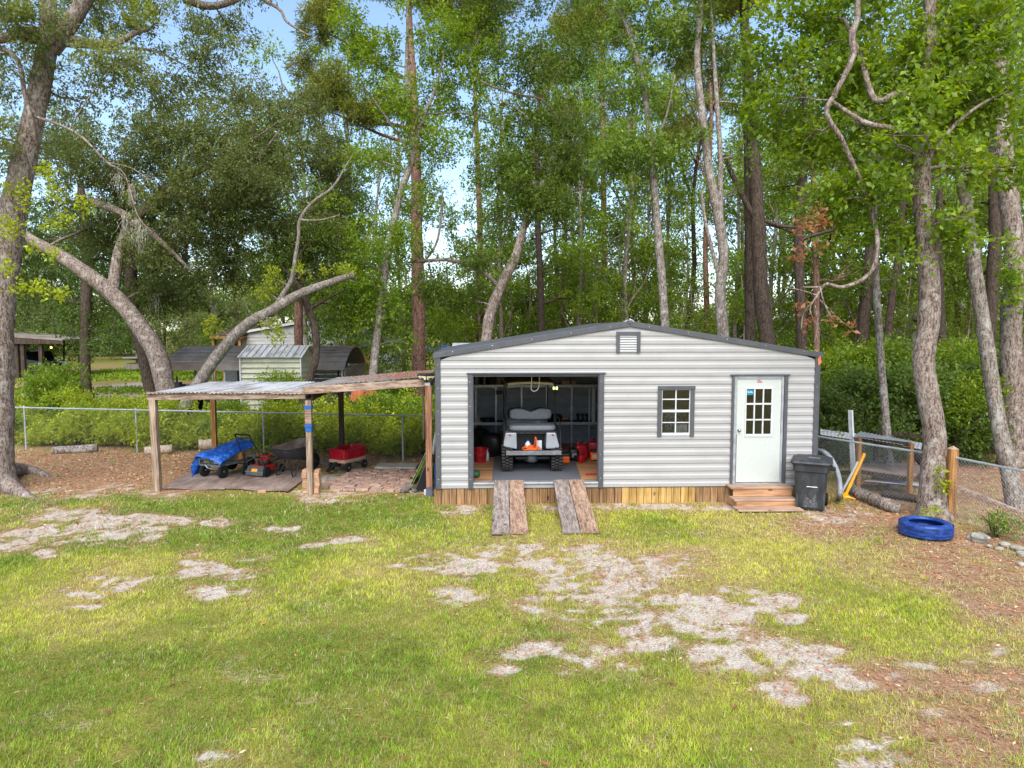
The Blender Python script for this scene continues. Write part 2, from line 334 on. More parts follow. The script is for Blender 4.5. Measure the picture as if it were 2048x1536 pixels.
nmat('wagon_red', [srgb(122, 10, 26), srgb(165, 18, 38)], 5, .4, bump=.06)
nmat('wagon_tan', [srgb(140, 112, 92), srgb(176, 148, 128)], 5, .5, bump=.06)
nmat('orange_plastic', [srgb(214, 84, 14), srgb(236, 104, 24)], 6, .4, bump=.04)
nmat('yellow_paint', [srgb(218, 140, 12), srgb(244, 172, 22)], 8, .4, bump=.06)
plain('blue_plastic', srgb(26, 92, 168), .4); plain('green_plastic', srgb(64, 148, 40), .4); plain('dark_green', srgb(34, 74, 48), .6); plain('clear_plastic', srgb(196, 208, 216), .25)
plain('pale_lens', srgb(200, 190, 140), .25); plain('rope', srgb(200, 196, 186), .8); plain('brass', srgb(150, 110, 60), .4, .6)
plain('tan', srgb(188, 170, 138), .6); plain('dark_glass', srgb(22, 26, 30), .1)
nmat('tarp', [srgb(14, 58, 140), srgb(26, 82, 172), srgb(70, 124, 200)], 9, .42, bump=.9, bscale=16, bdist=.03)
nmat('blue_tyre', [srgb(12, 28, 70), srgb(24, 56, 124), srgb(50, 86, 150)], 8, .42, bump=.25, bscale=30)
nmat('mower_black', [srgb(52, 52, 55), srgb(82, 82, 84)], 6, .6, bump=.1)
nmat('barrow_black', [srgb(38, 40, 46), srgb(62, 64, 72)], 7, .55, bump=.1)
nmat('barrow_inner', [srgb(84, 70, 62), srgb(130, 112, 100)], 6, .85, bump=.15)
nmat('steel_grey', [srgb(98, 100, 104), srgb(138, 140, 144)], 6, .45, bump=.05, metal=.4)
nmat('paver', [srgb(122, 92, 80), srgb(160, 130, 114), srgb(178, 156, 142)], 7, .95, bump=.4, rand=.16)
nmat('concrete', [srgb(128, 122, 112), srgb(164, 158, 148)], 6, .95, bump=.35, rand=.08)
nmat('brick_tan', [srgb(150, 112, 84), srgb(190, 152, 122)], 9, .95, bump=.35, rand=.15)
nmat('rubble', [srgb(58, 55, 52), srgb(96, 92, 88), srgb(120, 116, 110)], 9, .95, bump=.5, rand=.1)
nmat('stone', [srgb(98, 94, 84), srgb(146, 141, 130), srgb(172, 167, 157)], 6, .95, bump=.5, rand=.1)
nmat('ply_floor', [srgb(112, 78, 50), srgb(158, 116, 78), srgb(176, 138, 98)], 3, .7, (.2, 1.5, 1), .15)
nmat('ply_old', [srgb(92, 76, 68), srgb(126, 108, 98), srgb(152, 136, 126)], 4, .95, (1, .35, 1), .3)
wood('wood_grey_y', [srgb(84, 74, 68), srgb(120, 107, 99), srgb(146, 134, 126)], 'Y', rand=.06)
wood('wood_tan_y', [srgb(98, 76, 60), srgb(136, 108, 88), srgb(160, 134, 114)], 'Y', rand=.06)
wood('wood_beam', [srgb(96, 76, 64), srgb(136, 112, 96), srgb(160, 140, 124)], 'X')
wood('wood_post', [srgb(92, 74, 60), srgb(136, 114, 96), srgb(166, 146, 126)], 'Z')
wood('wood_orange', [srgb(100, 66, 34), srgb(142, 98, 54), srgb(166, 124, 78)], 'Z')
wood('wood_red', [srgb(104, 68, 50), srgb(146, 102, 78), srgb(166, 126, 100)], 'Z')
wood('wood_dark', [srgb(40, 32, 26), srgb(64, 52, 43), srgb(82, 68, 58)], 'Z')
wood('skirt', [srgb(92, 66, 42), srgb(130, 98, 66), srgb(152, 120, 86)], 'Z', rand=.22)
wood('skirt_yellow', [srgb(122, 92, 48), srgb(164, 128, 70), srgb(182, 150, 94)], 'Z', rand=.18)
wood('cedar', [srgb(146, 102, 70), srgb(176, 130, 94), srgb(192, 150, 114)], 'X', rand=.05)
wood('cedar_top', [srgb(128, 100, 82), srgb(156, 127, 106), srgb(172, 146, 126)], 'X', rand=.05)
bark('bark_oak', [srgb(56, 44, 38), srgb(102, 86, 77), srgb(146, 132, 122)], 16, 1.0, lichen=srgb(176, 170, 160))
bark('bark_grey', [srgb(58, 50, 44), srgb(104, 92, 83), srgb(150, 140, 130)], 20, .9, lichen=srgb(180, 178, 170))
bark('bark_dark', [srgb(34, 28, 24), srgb(62, 52, 45), srgb(88, 76, 66)], 16, 1.0)
bark('bark_pine', [srgb(62, 42, 36), srgb(112, 80, 68), srgb(152, 120, 106)], 12, 1.0)
bark('bark_pale', [srgb(104, 88, 74), srgb(152, 134, 116), srgb(186, 170, 152)], 22, .7)
leafmat('leaf', .45, .5, .4); leafmat('leaf_glossy', .4, .45, .35); leafmat('needle', .2, .5, .35); leafmat('grass_blade', .3, .6, .2); leafmat('litter', .1, .8, .15)
glass('glass_pane')
# ================================================================== GROUND
# bare sand, straw and litter laid out where the photo shows them (photo pixel -> place on the ground)
SAND = [(160,1035,95,15,1),(60,1075,65,12,1),(245,1040,80,12,1),(310,1042,70,9,1),(25,1092,35,9,1),(75,1102,35,8,1),(292,1066,28,13,.9),(200,1072,55,8,.8),(150,1058,80,14,.7),
 (225,1158,42,16,.8),(160,1185,34,7,.9),(165,1213,26,5,.9),(390,1116,26,10,1),(445,1146,55,10,.9),(435,1182,50,14,.8),(320,1160,70,9,.7),(425,1128,20,14,.8),(500,1112,30,5,.8),(440,1043,20,8,.9),(560,1055,42,8,1),(620,1086,22,5,.9),(690,1083,32,5,.9),(530,1112,28,4,.8),(470,1360,18,5,.3),(420,1515,45,14,.45),(600,1400,40,10,.25),(560,1470,30,10,.3),
 (905,1022,26,10,1),(1030,1096,50,12,1),(975,1102,30,9,.9),(935,1132,65,20,.8),(1060,1135,60,18,.8),(1170,1110,45,20,.9),(1225,1130,65,22,1),(1240,1160,60,22,1),(1185,1200,65,14,.9),(1070,1207,32,12,.9),(920,1190,60,16,.7),(1290,1140,55,16,1),(1350,1130,50,14,.9),(1350,1215,70,30,1),(1385,1240,50,20,1),(1215,1240,60,18,.9),(1260,1262,45,14,.9),(1110,1290,55,10,.9),(1060,1302,60,9,.9),(1005,1336,28,8,.9),(1180,1312,50,14,.9),(1230,1325,65,18,1),(1310,1292,60,15,.9),(1150,1346,22,8,.9),(860,1115,30,6,.7),(820,1130,40,6,.6),(1110,1160,60,16,.7),(1130,1225,60,10,.6),
 (1430,1230,65,28,1),(1465,1262,60,14,1),(1550,1205,52,14,.9),(1592,1232,25,8,.9),(1440,1310,60,16,.9),(1490,1322,60,20,1),(1620,1300,62,14,.9),(1645,1342,62,14,1),(1705,1367,38,11,1),(1560,1372,48,20,.9),(1585,1392,32,14,.9),(1790,1357,44,12,.9),(1870,1326,44,8,.8),(1975,1312,55,12,.9),(1965,1366,28,10,.8),(1725,1490,45,20,.8),(1765,1522,62,20,.8),(1855,1422,32,10,.6),(1690,1450,30,8,.6),(1540,1290,60,18,.9),(1490,1200,60,16,.7),(1420,1180,50,12,.6),
 (1280,1014,190,6,.9),(1110,1012,40,6,.6),(1660,1030,60,10,.6),(1700,1012,60,7,.4),(700,955,90,26,.75),(640,985,60,12,.8),(310,985,60,6,.6),(120,985,120,9,.55),(220,970,80,12,.4),(1630,1028,30,7,.5),(800,980,60,9,.6)]
STRAW = [(60,940,330,40,1),(180,915,200,22,1),(320,940,120,40,.9),(250,975,200,18,.5),(1750,1045,170,30,.9),(1960,1110,160,60,1),(2040,1180,120,70,.9),(1830,1130,160,30,.5),(1900,1360,230,34,.9),(2020,1450,150,80,.9),(1850,1440,130,40,.6),(1640,1330,120,30,.35),(1250,1250,180,60,.3),(1950,960,180,70,1),(1720,1000,120,30,.8),(720,905,200,18,.9),(560,925,160,20,.7),(1200,1180,130,40,.35),(1960,1530,140,40,.7),(1500,1060,120,16,.25)]
def mask_px(px, py, L):
    m = np.zeros_like(px)
    for cx, cy, rx, ry, s in L:
        q = ((px - cx) / rx / 1.12) ** 2 + ((py - cy) / ry / 1.2) ** 2
        m = np.maximum(m, s * np.clip(1.12 - .55 * q, 0, 1))
    return m
def ground_masks(x, y):
    P = np.stack([x, y, np.zeros_like(x)], -1); px, py = project(P)
    front = y > 2
    n1 = fbm2(x * 2.3, y * 2.3, 5); n2 = fbm2(x * .6 + 40, y * .6, 4)
    wx = (noise2(x * 1.4 + 3, y * 1.4) - .5) * 46; wy = (noise2(x * 1.4, y * 1.4 + 60) - .5) * 14
    sand = mask_px(px + wx, py + wy, SAND) * front; halo = mask_px(px + wx * 1.4, py + wy * 1.4, [(a, b_, c * 1.45, d * 1.6, e) for a, b_, c, d, e in SAND]) * front; straw = mask_px(px + wx * 1.5, py + wy, STRAW) * front
    nf = fbm2(x * 8.5 + 31, y * 8.5, 4); nm = fbm2(x * 3.1 + 7, y * 3.1 + 3, 4)
    sand = np.clip(sand * .98 + ((nf - .5) * 2.6 + (nm - .5) * 2.4) * np.clip(sand * 1.6, 0, 1) - .10, 0, 1)
    sand = np.maximum(sand, np.clip((n1 - .62) * 3, 0, .34) * (y < 15))           # small thin spots everywhere
    straw = np.maximum(straw, np.clip(halo * (.15 + 1.1 * nm) * .8, 0, .62) * (y < 16))
    # the wood on the right and behind: litter; the neighbour's plot on the left: grass and sandy tracks
    wd = np.clip((x - (-1.0 - (y - 18) * .12)) / 2.5, 0, 1) * np.clip((y - 16.5) / 2, 0, 1); wd = np.maximum(wd, np.clip((x - 8.6 - (y - 12) * .5) / .8, 0, 1) * np.clip((y - 11) / 1.0, 0, 1))
    straw = np.maximum(straw, wd)
    far = (y > 22) & (x < -3)
    t1 = np.clip(1 - np.abs(y - (46 + .05 * (x + 20))) / 4.2, 0, 1) * 1.6; t2 = np.clip(1 - np.abs(y - 37.5) / 1.6, 0, 1) * (x < -14); t3 = np.clip(1 - np.abs(y - 62) / 2.5, 0, 1)
    tt = np.clip(np.maximum(np.maximum(t1, t2), t3) * (.5 + n1), 0, 1); sand = np.where(far, tt * np.clip((fbm2(x * .5, y * 1.6, 4) - .34) * 4, 0, .9), sand); straw = np.where(far, tt, straw)
    dry = np.clip(.62 + (n2 - .5) * 2.2 + (x - 1.5) * .035 - np.exp(-((x + 3.2) / 3.5) ** 2 - ((y - 13.0) / 2.2) ** 2) * .9 + np.exp(-((x - 4.5) / 3) ** 2 - ((y - 11.5) / 2) ** 2) * .25, 0, 1)
    dry = np.where(y > 22, dry * .5, dry)
    return sand, np.clip(straw * (.30 + 1.2 * n1), 0, 1), dry
def axis(lo, hi, step, outer):
    a = list(np.arange(lo, hi + 1e-6, step)); l = lo; s = step
    while l > -outer: s *= 1.35; l -= s; a.insert(0, l)
    h = hi; s = step
    while h < outer: s *= 1.35; h += s; a.append(h)
    return np.array(a)
gx = axis(-13, 13, .09, 900); gy = axis(4, 21, .09, 900)
XX, YY = np.meshgrid(gx, gy); xs = XX.ravel(); ys = YY.ravel()
sand_v, straw_v, dry_v = ground_masks(xs, ys)
zz = (fbm2(xs * 1.1, ys * 1.1, 4) - .5) * .03 - .012 - sand_v * .012
zz = np.where((np.abs(xs) > 14) | (ys > 23), -.02, zz)
nx_, ny_ = len(gx), len(gy)
idx = np.arange(nx_ * ny_).reshape(ny_, nx_)
Fq = np.stack([idx[:-1, :-1].ravel(), idx[:-1, 1:].ravel(), idx[1:, 1:].ravel(), idx[1:, :-1].ravel()], -1)
m, nt, N, L, P = _nt('ground_mat')
tc = N.new('ShaderNodeTexCoord'); at = N.new('ShaderNodeAttribute'); at.attribute_name = 'col'; sep = N.new('ShaderNodeSeparateColor'); L.new(at.outputs['Color'], sep.inputs[0])
def _noise(sc, det=6, r=.65):
    n = N.new('ShaderNodeTexNoise'); n.inputs['Scale'].default_value = sc; n.inputs['Detail'].default_value = det; n.inputs['Roughness'].default_value = r; L.new(tc.outputs['Object'], n.inputs['Vector']); return n
def _ramp(src, cols, lo=.3, hi=.7):
    r = N.new('ShaderNodeValToRGB'); L.new(src, r.inputs[0]); e = r.color_ramp.elements
    while len(e) < len(cols): e.new(.5)
    for i, c in enumerate(cols): e[i].position = lo + (hi - lo) * i / (len(cols) - 1); e[i].color = (*c[:3], 1)
    return r.outputs[0]
def _mixc(f, a, b):
    x = N.new('ShaderNodeMix'); x.data_type = 'RGBA'; L.new(f, x.inputs[0]); L.new(a, x.inputs[6]); L.new(b, x.inputs[7]); return x.outputs[2]
fine = _noise(38, 8, .75); mid = _noise(7)
soil_g = _ramp(fine.outputs['Fac'], [srgb(70, 64, 30), srgb(112, 108, 48), srgb(146, 142, 76)]); soil_d = _ramp(fine.outputs['Fac'], [srgb(104, 92, 50), srgb(146, 132, 74), srgb(172, 158, 104)])
sandc = _ramp(fine.outputs['Fac'], [srgb(104, 94, 82), srgb(170, 160, 146), srgb(202, 195, 184)], .30, .62); strawc = _ramp(fine.outputs['Fac'], [srgb(92, 68, 50), srgb(148, 116, 88), srgb(182, 154, 124)])
def _thr(ch, w, nz):
    a = N.new('ShaderNodeMath'); a.operation = 'MULTIPLY_ADD'; a.inputs[1].default_value = .9; L.new(nz.outputs['Fac'], a.inputs[0]); L.new(ch, a.inputs[2])
    r = N.new('ShaderNodeMapRange'); r.inputs['From Min'].default_value = w; r.inputs['From Max'].default_value = w + .5; L.new(a.outputs[0], r.inputs[0]); return r.outputs[0]
c = _mixc(sep.outputs['Blue'], soil_g, soil_d); c = _mixc(_thr(sep.outputs['Green'], .66, fine), c, strawc); sandm = _mixc(_ramp(_noise(3.2, 7, .7).outputs['Fac'], [(0, 0, 0), (1, 1, 1)], .52, .74), sandc, strawc); c = _mixc(_thr(sep.outputs['Red'], .74, fine), c, sandm)
L.new(c, P.inputs['Base Color']); P.inputs['Roughness'].default_value = 1; P.inputs['Specular IOR Level'].default_value = .1
bp = N.new('ShaderNodeBump'); bp.inputs['Strength'].default_value = .6; bp.inputs['Distance'].default_value = .02; L.new(fine.outputs['Fac'], bp.inputs['Height']); L.new(bp.outputs[0], P.inputs['Normal'])
ground = bpy.data.objects.new('ground', npmesh('ground', np.stack([xs, ys, zz], -1), Fq, np.stack([sand_v, straw_v, dry_v], -1), 'ground_mat', True)); link(ground)
tag(ground, 'sandy back yard ground with patchy lawn and leaf litter', 'ground', kind='structure')
# ================================================================== SHED
YF = 13.85; XL, XR = -.945, 6.63; ZB = .31; ZE = 2.955; XP = 2.83; ZP = 3.53; YB = YF + 4.9; FLOOR = .40
shed = thing('metal_shed', 'light grey metal sided shed with dark trim and open garage bay', 'shed', ((XL + XR) / 2, (YF + YB) / 2, 0))
def roofz(x): return ZE + (ZP - ZE) * (1 - abs(x - XP) / (XP - XL if x < XP else XR - XP))
GX0, GX1, GZ0, GZ1 = VX(941, YF), VX(1202, YF), ZB + .0, VZ(748, YF, 1070)
GZS = VZ(964, YF, 1070)
DX0, DX1, DZ1 = VX(1465, YF, 800), VX(1570, YF, 800), VZ(751, YF, 1520)
WX0, WX1, WZ0, WZ1 = VX(1318, YF), VX(1383, YF), VZ(871, YF, 1350), VZ(775, YF, 1350)
HOLES = [(GX0, GX1, GZS - .02, GZ1), (DX0, DX1, .36, DZ1), (WX0, WX1, WZ0, WZ1)]
COURSE = .158
PROF = [(0, -.002), (.04, -.021), (.46, -.022), (.64, -.010), (1, -.005)]
def prof_y(t):
    for (a, ya), (b, yb) in zip(PROF, PROF[1:]):
        if t <= b: return ya + (yb - ya) * (t - a) / (b - a)
    return PROF[-1][1]
def course_piece(xlb, xrb, xlt, xrt, z0, t0, t1, yf, sgn, mat, name, parent):
    ts = [t0] + [t for t, _ in PROF if t0 < t < t1] + [t1]; pts_l = []; pts_r = []; mb = MB()
    for t in ts:
        z = z0 + t * COURSE; u = (t - t0) / (t1 - t0); y = yf + sgn * prof_y(t)
        pts_l.append((xlb + (xlt - xlb) * u, y, z)); pts_r.append((xrb + (xrt - xrb) * u, y, z))
    n = len(ts); vs = pts_l + pts_r; fs = [(i, n + i, n + i + 1, i + 1) for i in range(n - 1)]
    vs += [(xlb, yf + sgn * .012, z0 + t0 * COURSE), (xlt, yf + sgn * .012, z0 + t1 * COURSE), (xrb, yf + sgn * .012, z0 + t0 * COURSE), (xrt, yf + sgn * .012, z0 + t1 * COURSE)]
    k = 2 * n; fs += [(k, k + 1, k + 3, k + 2), (0, k, k + 2, n), (n - 1, 2 * n - 1, k + 3, k + 1), tuple(range(n)) + (k + 1, k), tuple(range(2 * n - 1, n - 1, -1)) + (k + 2, k + 3)]
    mb.add(vs, fs); return mb.build(name, mat, parent)
i = 0
while ZB + i * COURSE < ZP - .05:
    z0 = ZB + i * COURSE; cuts = sorted({0.0, 1.0, *[(h - z0) / COURSE for H in HOLES for h in H[2:] if .02 < (h - z0) / COURSE < .98]})
    for t0, t1 in zip(cuts, cuts[1:]):
        zl, zh = z0 + t0 * COURSE, z0 + t1 * COURSE; zm = (zl + zh) / 2
        def lim(z):
            if z <= ZE - .02: return XL + .07, XR - .07
            k = (z - (ZE - .02)) / (ZP - ZE); return XL + .07 + (XP - XL - .07) * k, XR - .07 - (XR - XP - .07) * k
        (lb, rb), (lt, rt) = lim(zl), lim(min(zh, ZP - .03)); segs = [(lb, rb, lt, rt)]
        for x0, x1, h0, h1 in HOLES:
            if h0 < zm < h1:
                new = []
                for a, b, c_, d_ in segs:
                    if x0 > a and x1 < b: new += [(a, x0, c_, x0), (x1, b, x1, d_)]
                    else: new.append((a, b, c_, d_))
                segs = new
        for a, b, c_, d_ in segs:
            if b - a > .05 and d_ - c_ >= -.01: course_piece(a, b, c_, max(d_, c_ + .01), z0, t0, t1, YF, 1, 'siding', 'siding_panel', shed)
    i += 1
# interior back wall courses, side walls, inside lining
for i in range(17):
    course_piece(XL + .1, XR - .1, XL + .1, XR - .1, FLOOR + i * COURSE, 0, 1, YB - .06, 1, 'siding_in', 'inner_panel', shed)
MB().bb(XL + .02, XR - .02, YB - .04, YB, ZB, ZE - .02).build('back_wall', 'siding', shed)
for x, s in ((XL, 1), (XR, -1)):
    MB().bb(x + s * .005, x + s * .06, YF + .015, YB - .05, ZB, ZE - .04).build('side_wall', 'siding', shed)
    for k in range(3): MB().bb(x + s * .062, x + s * .10, YF + .9 + k * 1.4, YF + .96 + k * 1.4, FLOOR, ZE - .1).build('stud', 'galv', shed)
def rafter(y): return MB().add([], [])
for sgn, xe in ((-1, XL - .06), (1, XR + .06)):                      # roof slabs
    mb = MB(); a = (XP, ZP + .03); ze = ZE - .01
    mb.prism([(a[0], YF - .02, a[1]), (xe, YF - .02, ze), (xe, YF - .02, ze + .035), (a[0], YF - .02, a[1] + .035)], (0, YB - YF + .1, 0)); mb.build('roof_panel', 'trim', shed)
    mb = MB(); mb.prism([(XP, YF - .05, ZP - .030), (xe + sgn * .0, YF - .05, ze - .070), (xe, YF - .05, ze + .038), (XP, YF - .05, ZP + .078)], (0, .028, 0)); mb.build('rake_trim', 'trim', shed, bevel=.006)
    for k in range(5):
        t = (k + .5) / 5; x = XP + (xe - XP) * t; z = ZP + .02 + (ze - .02 - ZP) * t
        MB().lathe([(.009, 0), (.009, .006), (.001, .009)], 8, (x, YF - .05, z), (rad(90), 0, 0)).build('screw', 'chrome', shed)
mb = MB(); mb.box((XP, YF - .035, ZP + .055), (.1, .05, .07)); mb.build('ridge_cap', 'trim', shed, bevel=.008)
for x0, x1 in ((XL - .02, XL + .085), (XR - .085, XR + .02)):
    mb = MB(); mb.bb(x0, x1, YF - .038, YF - .012, ZB - .005, ZE - .06); mb.build('corner_trim', 'trim', shed, bevel=.008)
    sx = x0 - .004 if x0 < 0 else x1 + .004
    mb = MB(); mb.bb(min(sx, sx + (.006 if x0 < 0 else -.006)), max(sx, sx + (.006 if x0 < 0 else -.006)), YF - .036, YF + .09, ZB - .005, ZE - .06); mb.build('corner_flange', 'trim', shed)
    for k in range(6): MB().lathe([(.008, 0), (.008, .006), (.001, .009)], 8, ((x0 + x1) / 2, YF - .038, .5 + k * .45), (rad(90), 0, 0)).build('screw', 'chrome', shed)
# gable vent
vx0, vx1, vz0, vz1 = VX(1232, YF, 680), VX(1280, YF, 680), VZ(705, YF, 1256), VZ(663, YF, 1256)
vent = MB().bb(vx0 + .05, vx1 - .05, YF - .03, YF - .02, vz0, vz1 - .06).build('gable_vent', 'siding', shed)
MB().bb(vx0, vx1, YF - .052, YF - .026, vz1 - .075, vz1).build('vent_frame', 'trim', vent); MB().bb(vx0, vx0 + .07, YF - .05, YF - .026, vz0, vz1 - .077).build('vent_frame', 'trim', vent); MB().bb(vx1 - .07, vx1, YF - .05, YF - .026, vz0, vz1 - .077).build('vent_frame', 'trim', vent)
for k in range(7):
    z = vz0 + .03 + k * (vz1 - vz0 - .12) / 6; MB().box(((vx0 + vx1) / 2, YF - .034, z), (vx1 - vx0 - .145, .03, .008), (rad(40), 0, 0)).build('louvre', 'white', vent)
# garage bay trims
for x0, x1 in ((VX(936, YF), VX(946, YF)), (VX(1197, YF), VX(1207, YF))):
    MB().bb(x0, x1, YF - .042, YF - .020, ZB - .004, GZ1).build('jamb_trim', 'trim', shed, bevel=.006)
    xi = x1 if x0 < 0 else x0; MB().bb(xi - .012, xi + .012, YF - .018, YF + .07, GZS, GZ1).build('jamb_return', 'trim', shed)
    for k in range(5): MB().lathe([(.008, 0), (.008, .006), (.001, .009)], 8, ((x0 + x1) / 2 - .01, YF - .042, .5 + k * .48), (rad(90), 0, 0)).build('screw', 'chrome', shed)
MB().bb(VX(934, YF), VX(1210, YF), YF - .055, YF - .004, GZ1 + .002, GZ1 + .03).build('header_trim', 'trim', shed)
MB().bb(GX0, GX1, YF + .0, YF + .06, GZ1 - .05, GZ1 - .001).build('header_return', 'trim', shed)
MB().bb(VX(946, YF), VX(1197, YF), YF - .05, YF + .12, GZS - .035, GZS).build('sill', 'galv', shed, bevel=.006)
MB().bb(XL + .06, XR - .06, YF + .125, YB - .06, GZS - .05, FLOOR).build('floor_deck', 'ply_floor', shed)
MB().bb(XL + .062, XR - .062, YF + .02, YB - .07, ZE - .10, ZE - .06).build('ceiling_liner', 'wood_dark', shed)
# skirt boards
x = XL - .06; bw = .149; me_a = None; rs = random.Random(3); k = 0
meshes = {}
for mt in ('skirt', 'skirt_yellow'):
    mb = MB(); mb.box((0, 0, 0), (bw - .011, .022, ZB + .03)); meshes[mt] = mb.mesh('skirt_board', mt)
while x < XR - .05:
    mt = 'skirt_yellow' if 2.6 < x < 4.1 else 'skirt'
    o = piece('skirt_board', meshes[mt], shed, Vector((x + bw / 2, YF + rs.uniform(.004, .016), (ZB) / 2 - .022 + rs.uniform(-.008, .002))) - shed.location, (0, rs.uniform(-.008, .008), 0)); x += bw; k += 1
for yy in np.arange(YF + .1, YB, bw):
    for xx in (XL - .03, XR + .03): piece('skirt_board', meshes['skirt'], shed, Vector((xx, float(yy), ZB / 2 - .022)) - shed.location, (0, 0, rad(90)))
# window
win = MB().bb(VX(1322, YF), VX(1379, YF), YF + .005, YF + .012, VZ(869, YF, 1350), VZ(778, YF, 1350)).build('window', 'glass_pane', shed)
win.hide_render = False
mb = MB(); mb.bb(VX(1314, YF), VX(1388, YF), YF - .06, YF - .028, VZ(778.5, YF, 1350), VZ(771.5, YF, 1350)); mb.build('window_trim', 'trim', win, bevel=.005)
for a, b in ((1314, 1322), (1379, 1387)): MB().bb(VX(a, YF), VX(b, YF), YF - .052, YF - .026, VZ(872.5, YF, 1350), VZ(778.6, YF, 1350)).build('window_trim', 'trim', win, bevel=.005)
def wbar(a, b, c, d, par, y0=-.02, y1=.003): return MB().bb(VX(a, YF), VX(b, YF), YF + y0, YF + y1, VZ(d, YF, 1350), VZ(c, YF, 1350)).build('muntin', 'white', par)
for a, b in ((1322, 1323.6), (1377.3, 1379)): wbar(a, b, 778.5, 870, win, -.024)
wbar(1323.7, 1377.2, 778.5, 780, win); wbar(1323.7, 1377.2, 819.5, 824, win, -.03); wbar(1323.7, 1377.2, 865.5, 870.5, win, -.034)
wbar(1323.7, 1377.2, 797.4, 799.4, win); wbar(1323.7, 1377.2, 844, 845.6, win)
for a, b in ((780.1, 797.3), (799.5, 819.4), (824.1, 843.9), (845.7, 865.4)): wbar(1349.4, 1351.6, a, b, win)
# notice in the window
sg = thing('warning_notice', 'small white notice with red border in the window of the shed', 'sign', (VX(1364, YF), YF + .03, VZ(866, YF, 1350)))
MB().bb(VX(1351.5, YF), VX(1376.5, YF), YF + .03, YF + .034, VZ(866, YF, 1364), VZ(846, YF, 1364)).build('board', 'red_plastic', sg)
MB().bb(VX(1353, YF), VX(1375, YF), YF + .026, YF + .0295, VZ(865.6, YF, 1364), VZ(849.5, YF, 1364)).build('panel', 'white', sg)
for r, (yy, cc, ws) in enumerate(((852, 'red_plastic', [5, 7]), (856, 'black_plastic', [3, 3, 6]), (860, 'black_plastic', [6, 8]), (863.3, 'black_plastic', [4, 11]))):
    xx = 1355.5
    for w_ in ws:
        for q in range(w_): 
            h = [1.2, .8, 1.2, .9][(q * 7 + r) % 4]; MB().bb(VX(xx, YF), VX(xx + .85, YF), YF + .0245, YF + .0258, VZ(yy + .9, YF, 1364), VZ(yy + .9 - h * 1.3, YF, 1364)).build('letter', cc, sg); xx += 1.08
        xx += 1
# entry door
door = MB().bb(VX(1474, YF), VX(1562, YF), YF - .004, YF + .03, VZ(964, YF, 1500), VZ(868, YF, 1500)).build('door', 'door_white', shed)
dz = lambda p: VZ(p, YF, 1518)
dx = lambda p: VX(p, YF, 800)
MB().bb(dx(1474), dx(1562), YF - .004, YF + .03, dz(776), dz(757.8)).build('door_rail', 'door_white', door)
MB().bb(dx(1474), dx(1492), YF - .004, YF + .03, dz(868) + .001, dz(776) - .001).build('door_stile', 'door_white', door); MB().bb(dx(1543.5), dx(1562), YF - .004, YF + .03, dz(868) + .001, dz(776) - .001).build('door_stile', 'door_white', door)
# (the lower leaf is the door mesh itself)
for a, b in ((1490.5, 1492.6), (1542.3, 1545.5)): MB().bb(dx(a), dx(b), YF - .018, YF - .0045, dz(873), dz(774.6)).build('lite_frame', 'white', door)
for a, b in ((774.6, 777.6), (869.3, 873)): MB().bb(dx(1492.7), dx(1542.2), YF - .018, YF - .0045, dz(b), dz(a)).build('lite_frame', 'white', door)
colx = [(1492.6, 1507.4), (1510, 1525), (1527.6, 1542.2)]; rowz = [(777.8, 806), (809.3, 838), (840.7, 869.2)]
for i, (a, b) in enumerate(colx):
    for j, (c_, d_) in enumerate(rowz): MB().bb(dx(a), dx(b), YF + .006, YF + .010, dz(d_), dz(c_)).build('pane', 'glass_pane', door)
for a, b in ((1507.4, 1510), (1525, 1527.6)): MB().bb(dx(a), dx(b), YF - .014, YF + .014, dz(869.2), dz(777.7)).build('muntin', 'white', door)
for a, b in ((806, 809.3), (838, 840.7)):
    for p, q in colx: MB().bb(dx(p) + .002, dx(q) - .002, YF - .012, YF + .014, dz(b), dz(a)).build('muntin', 'white', door)
kb = MB().lathe([(.001, -.07), (.022, -.066), (.031, -.05), (.026, -.032), (.012, -.026), (.012, -.008), (.034, -.006), (.034, 0)], 20, (dx(1479), YF - .004, dz(860)), (rad(-90), 0, 0)).build('knob', 'chrome', door, smooth=True)
MB().bb(dx(1493.2), dx(1506.8), YF + .001, YF + .004, dz(790), dz(779)).build('sticker', nmat('teal', [srgb(10, 110, 140), srgb(20, 140, 170)], 6, .5, bump=0), door)
for k in range(6): MB().bb(dx(1495 + k * 1.8), dx(1496.3 + k * 1.8), YF - .001, YF + .0008, dz(785.5), dz(782 + (k % 3) * .9)).build('sticker_mark', 'white', door)
MB().bb(dx(1513.3), dx(1523), YF - .007, YF - .0045, dz(765), dz(763)).build('sticker', 'red_plastic', door)
for k in range(6): MB().bb(dx(1513.6 + k * 1.15), dx(1514.4 + k * 1.15), YF - .007, YF - .0045, dz(761.6), dz(759.8)).build('letter', 'red_plastic', door)
for a, b in ((1462, 1467.4), (1567, 1573.8)): MB().bb(dx(a), dx(b), YF - .05, YF - .026, ZB - .0, DZ1).build('door_trim', 'trim', shed, bevel=.005)
MB().bb(dx(1459), dx(1577), YF - .065, YF - .005, DZ1 + .002, DZ1 + .026).build('door_cap', 'trim', shed)
for a, b in ((1467.5, 1473.5), (1562.5, 1566.9)): MB().bb(dx(a), dx(b), YF - .022, YF + .03, dz(965), DZ1 - .002).build('door_frame', 'galv_pole', shed, bevel=.006)
MB().bb(dx(1473.6), dx(1562.4), YF - .022, YF + .03, dz(757.5), DZ1 - .002).build('door_frame', 'galv_pole', shed)
MB().bb(dx(1467.6), dx(1566.8), YF - .05, YF + .03, dz(968), dz(965)).build('threshold', 'galv', shed)
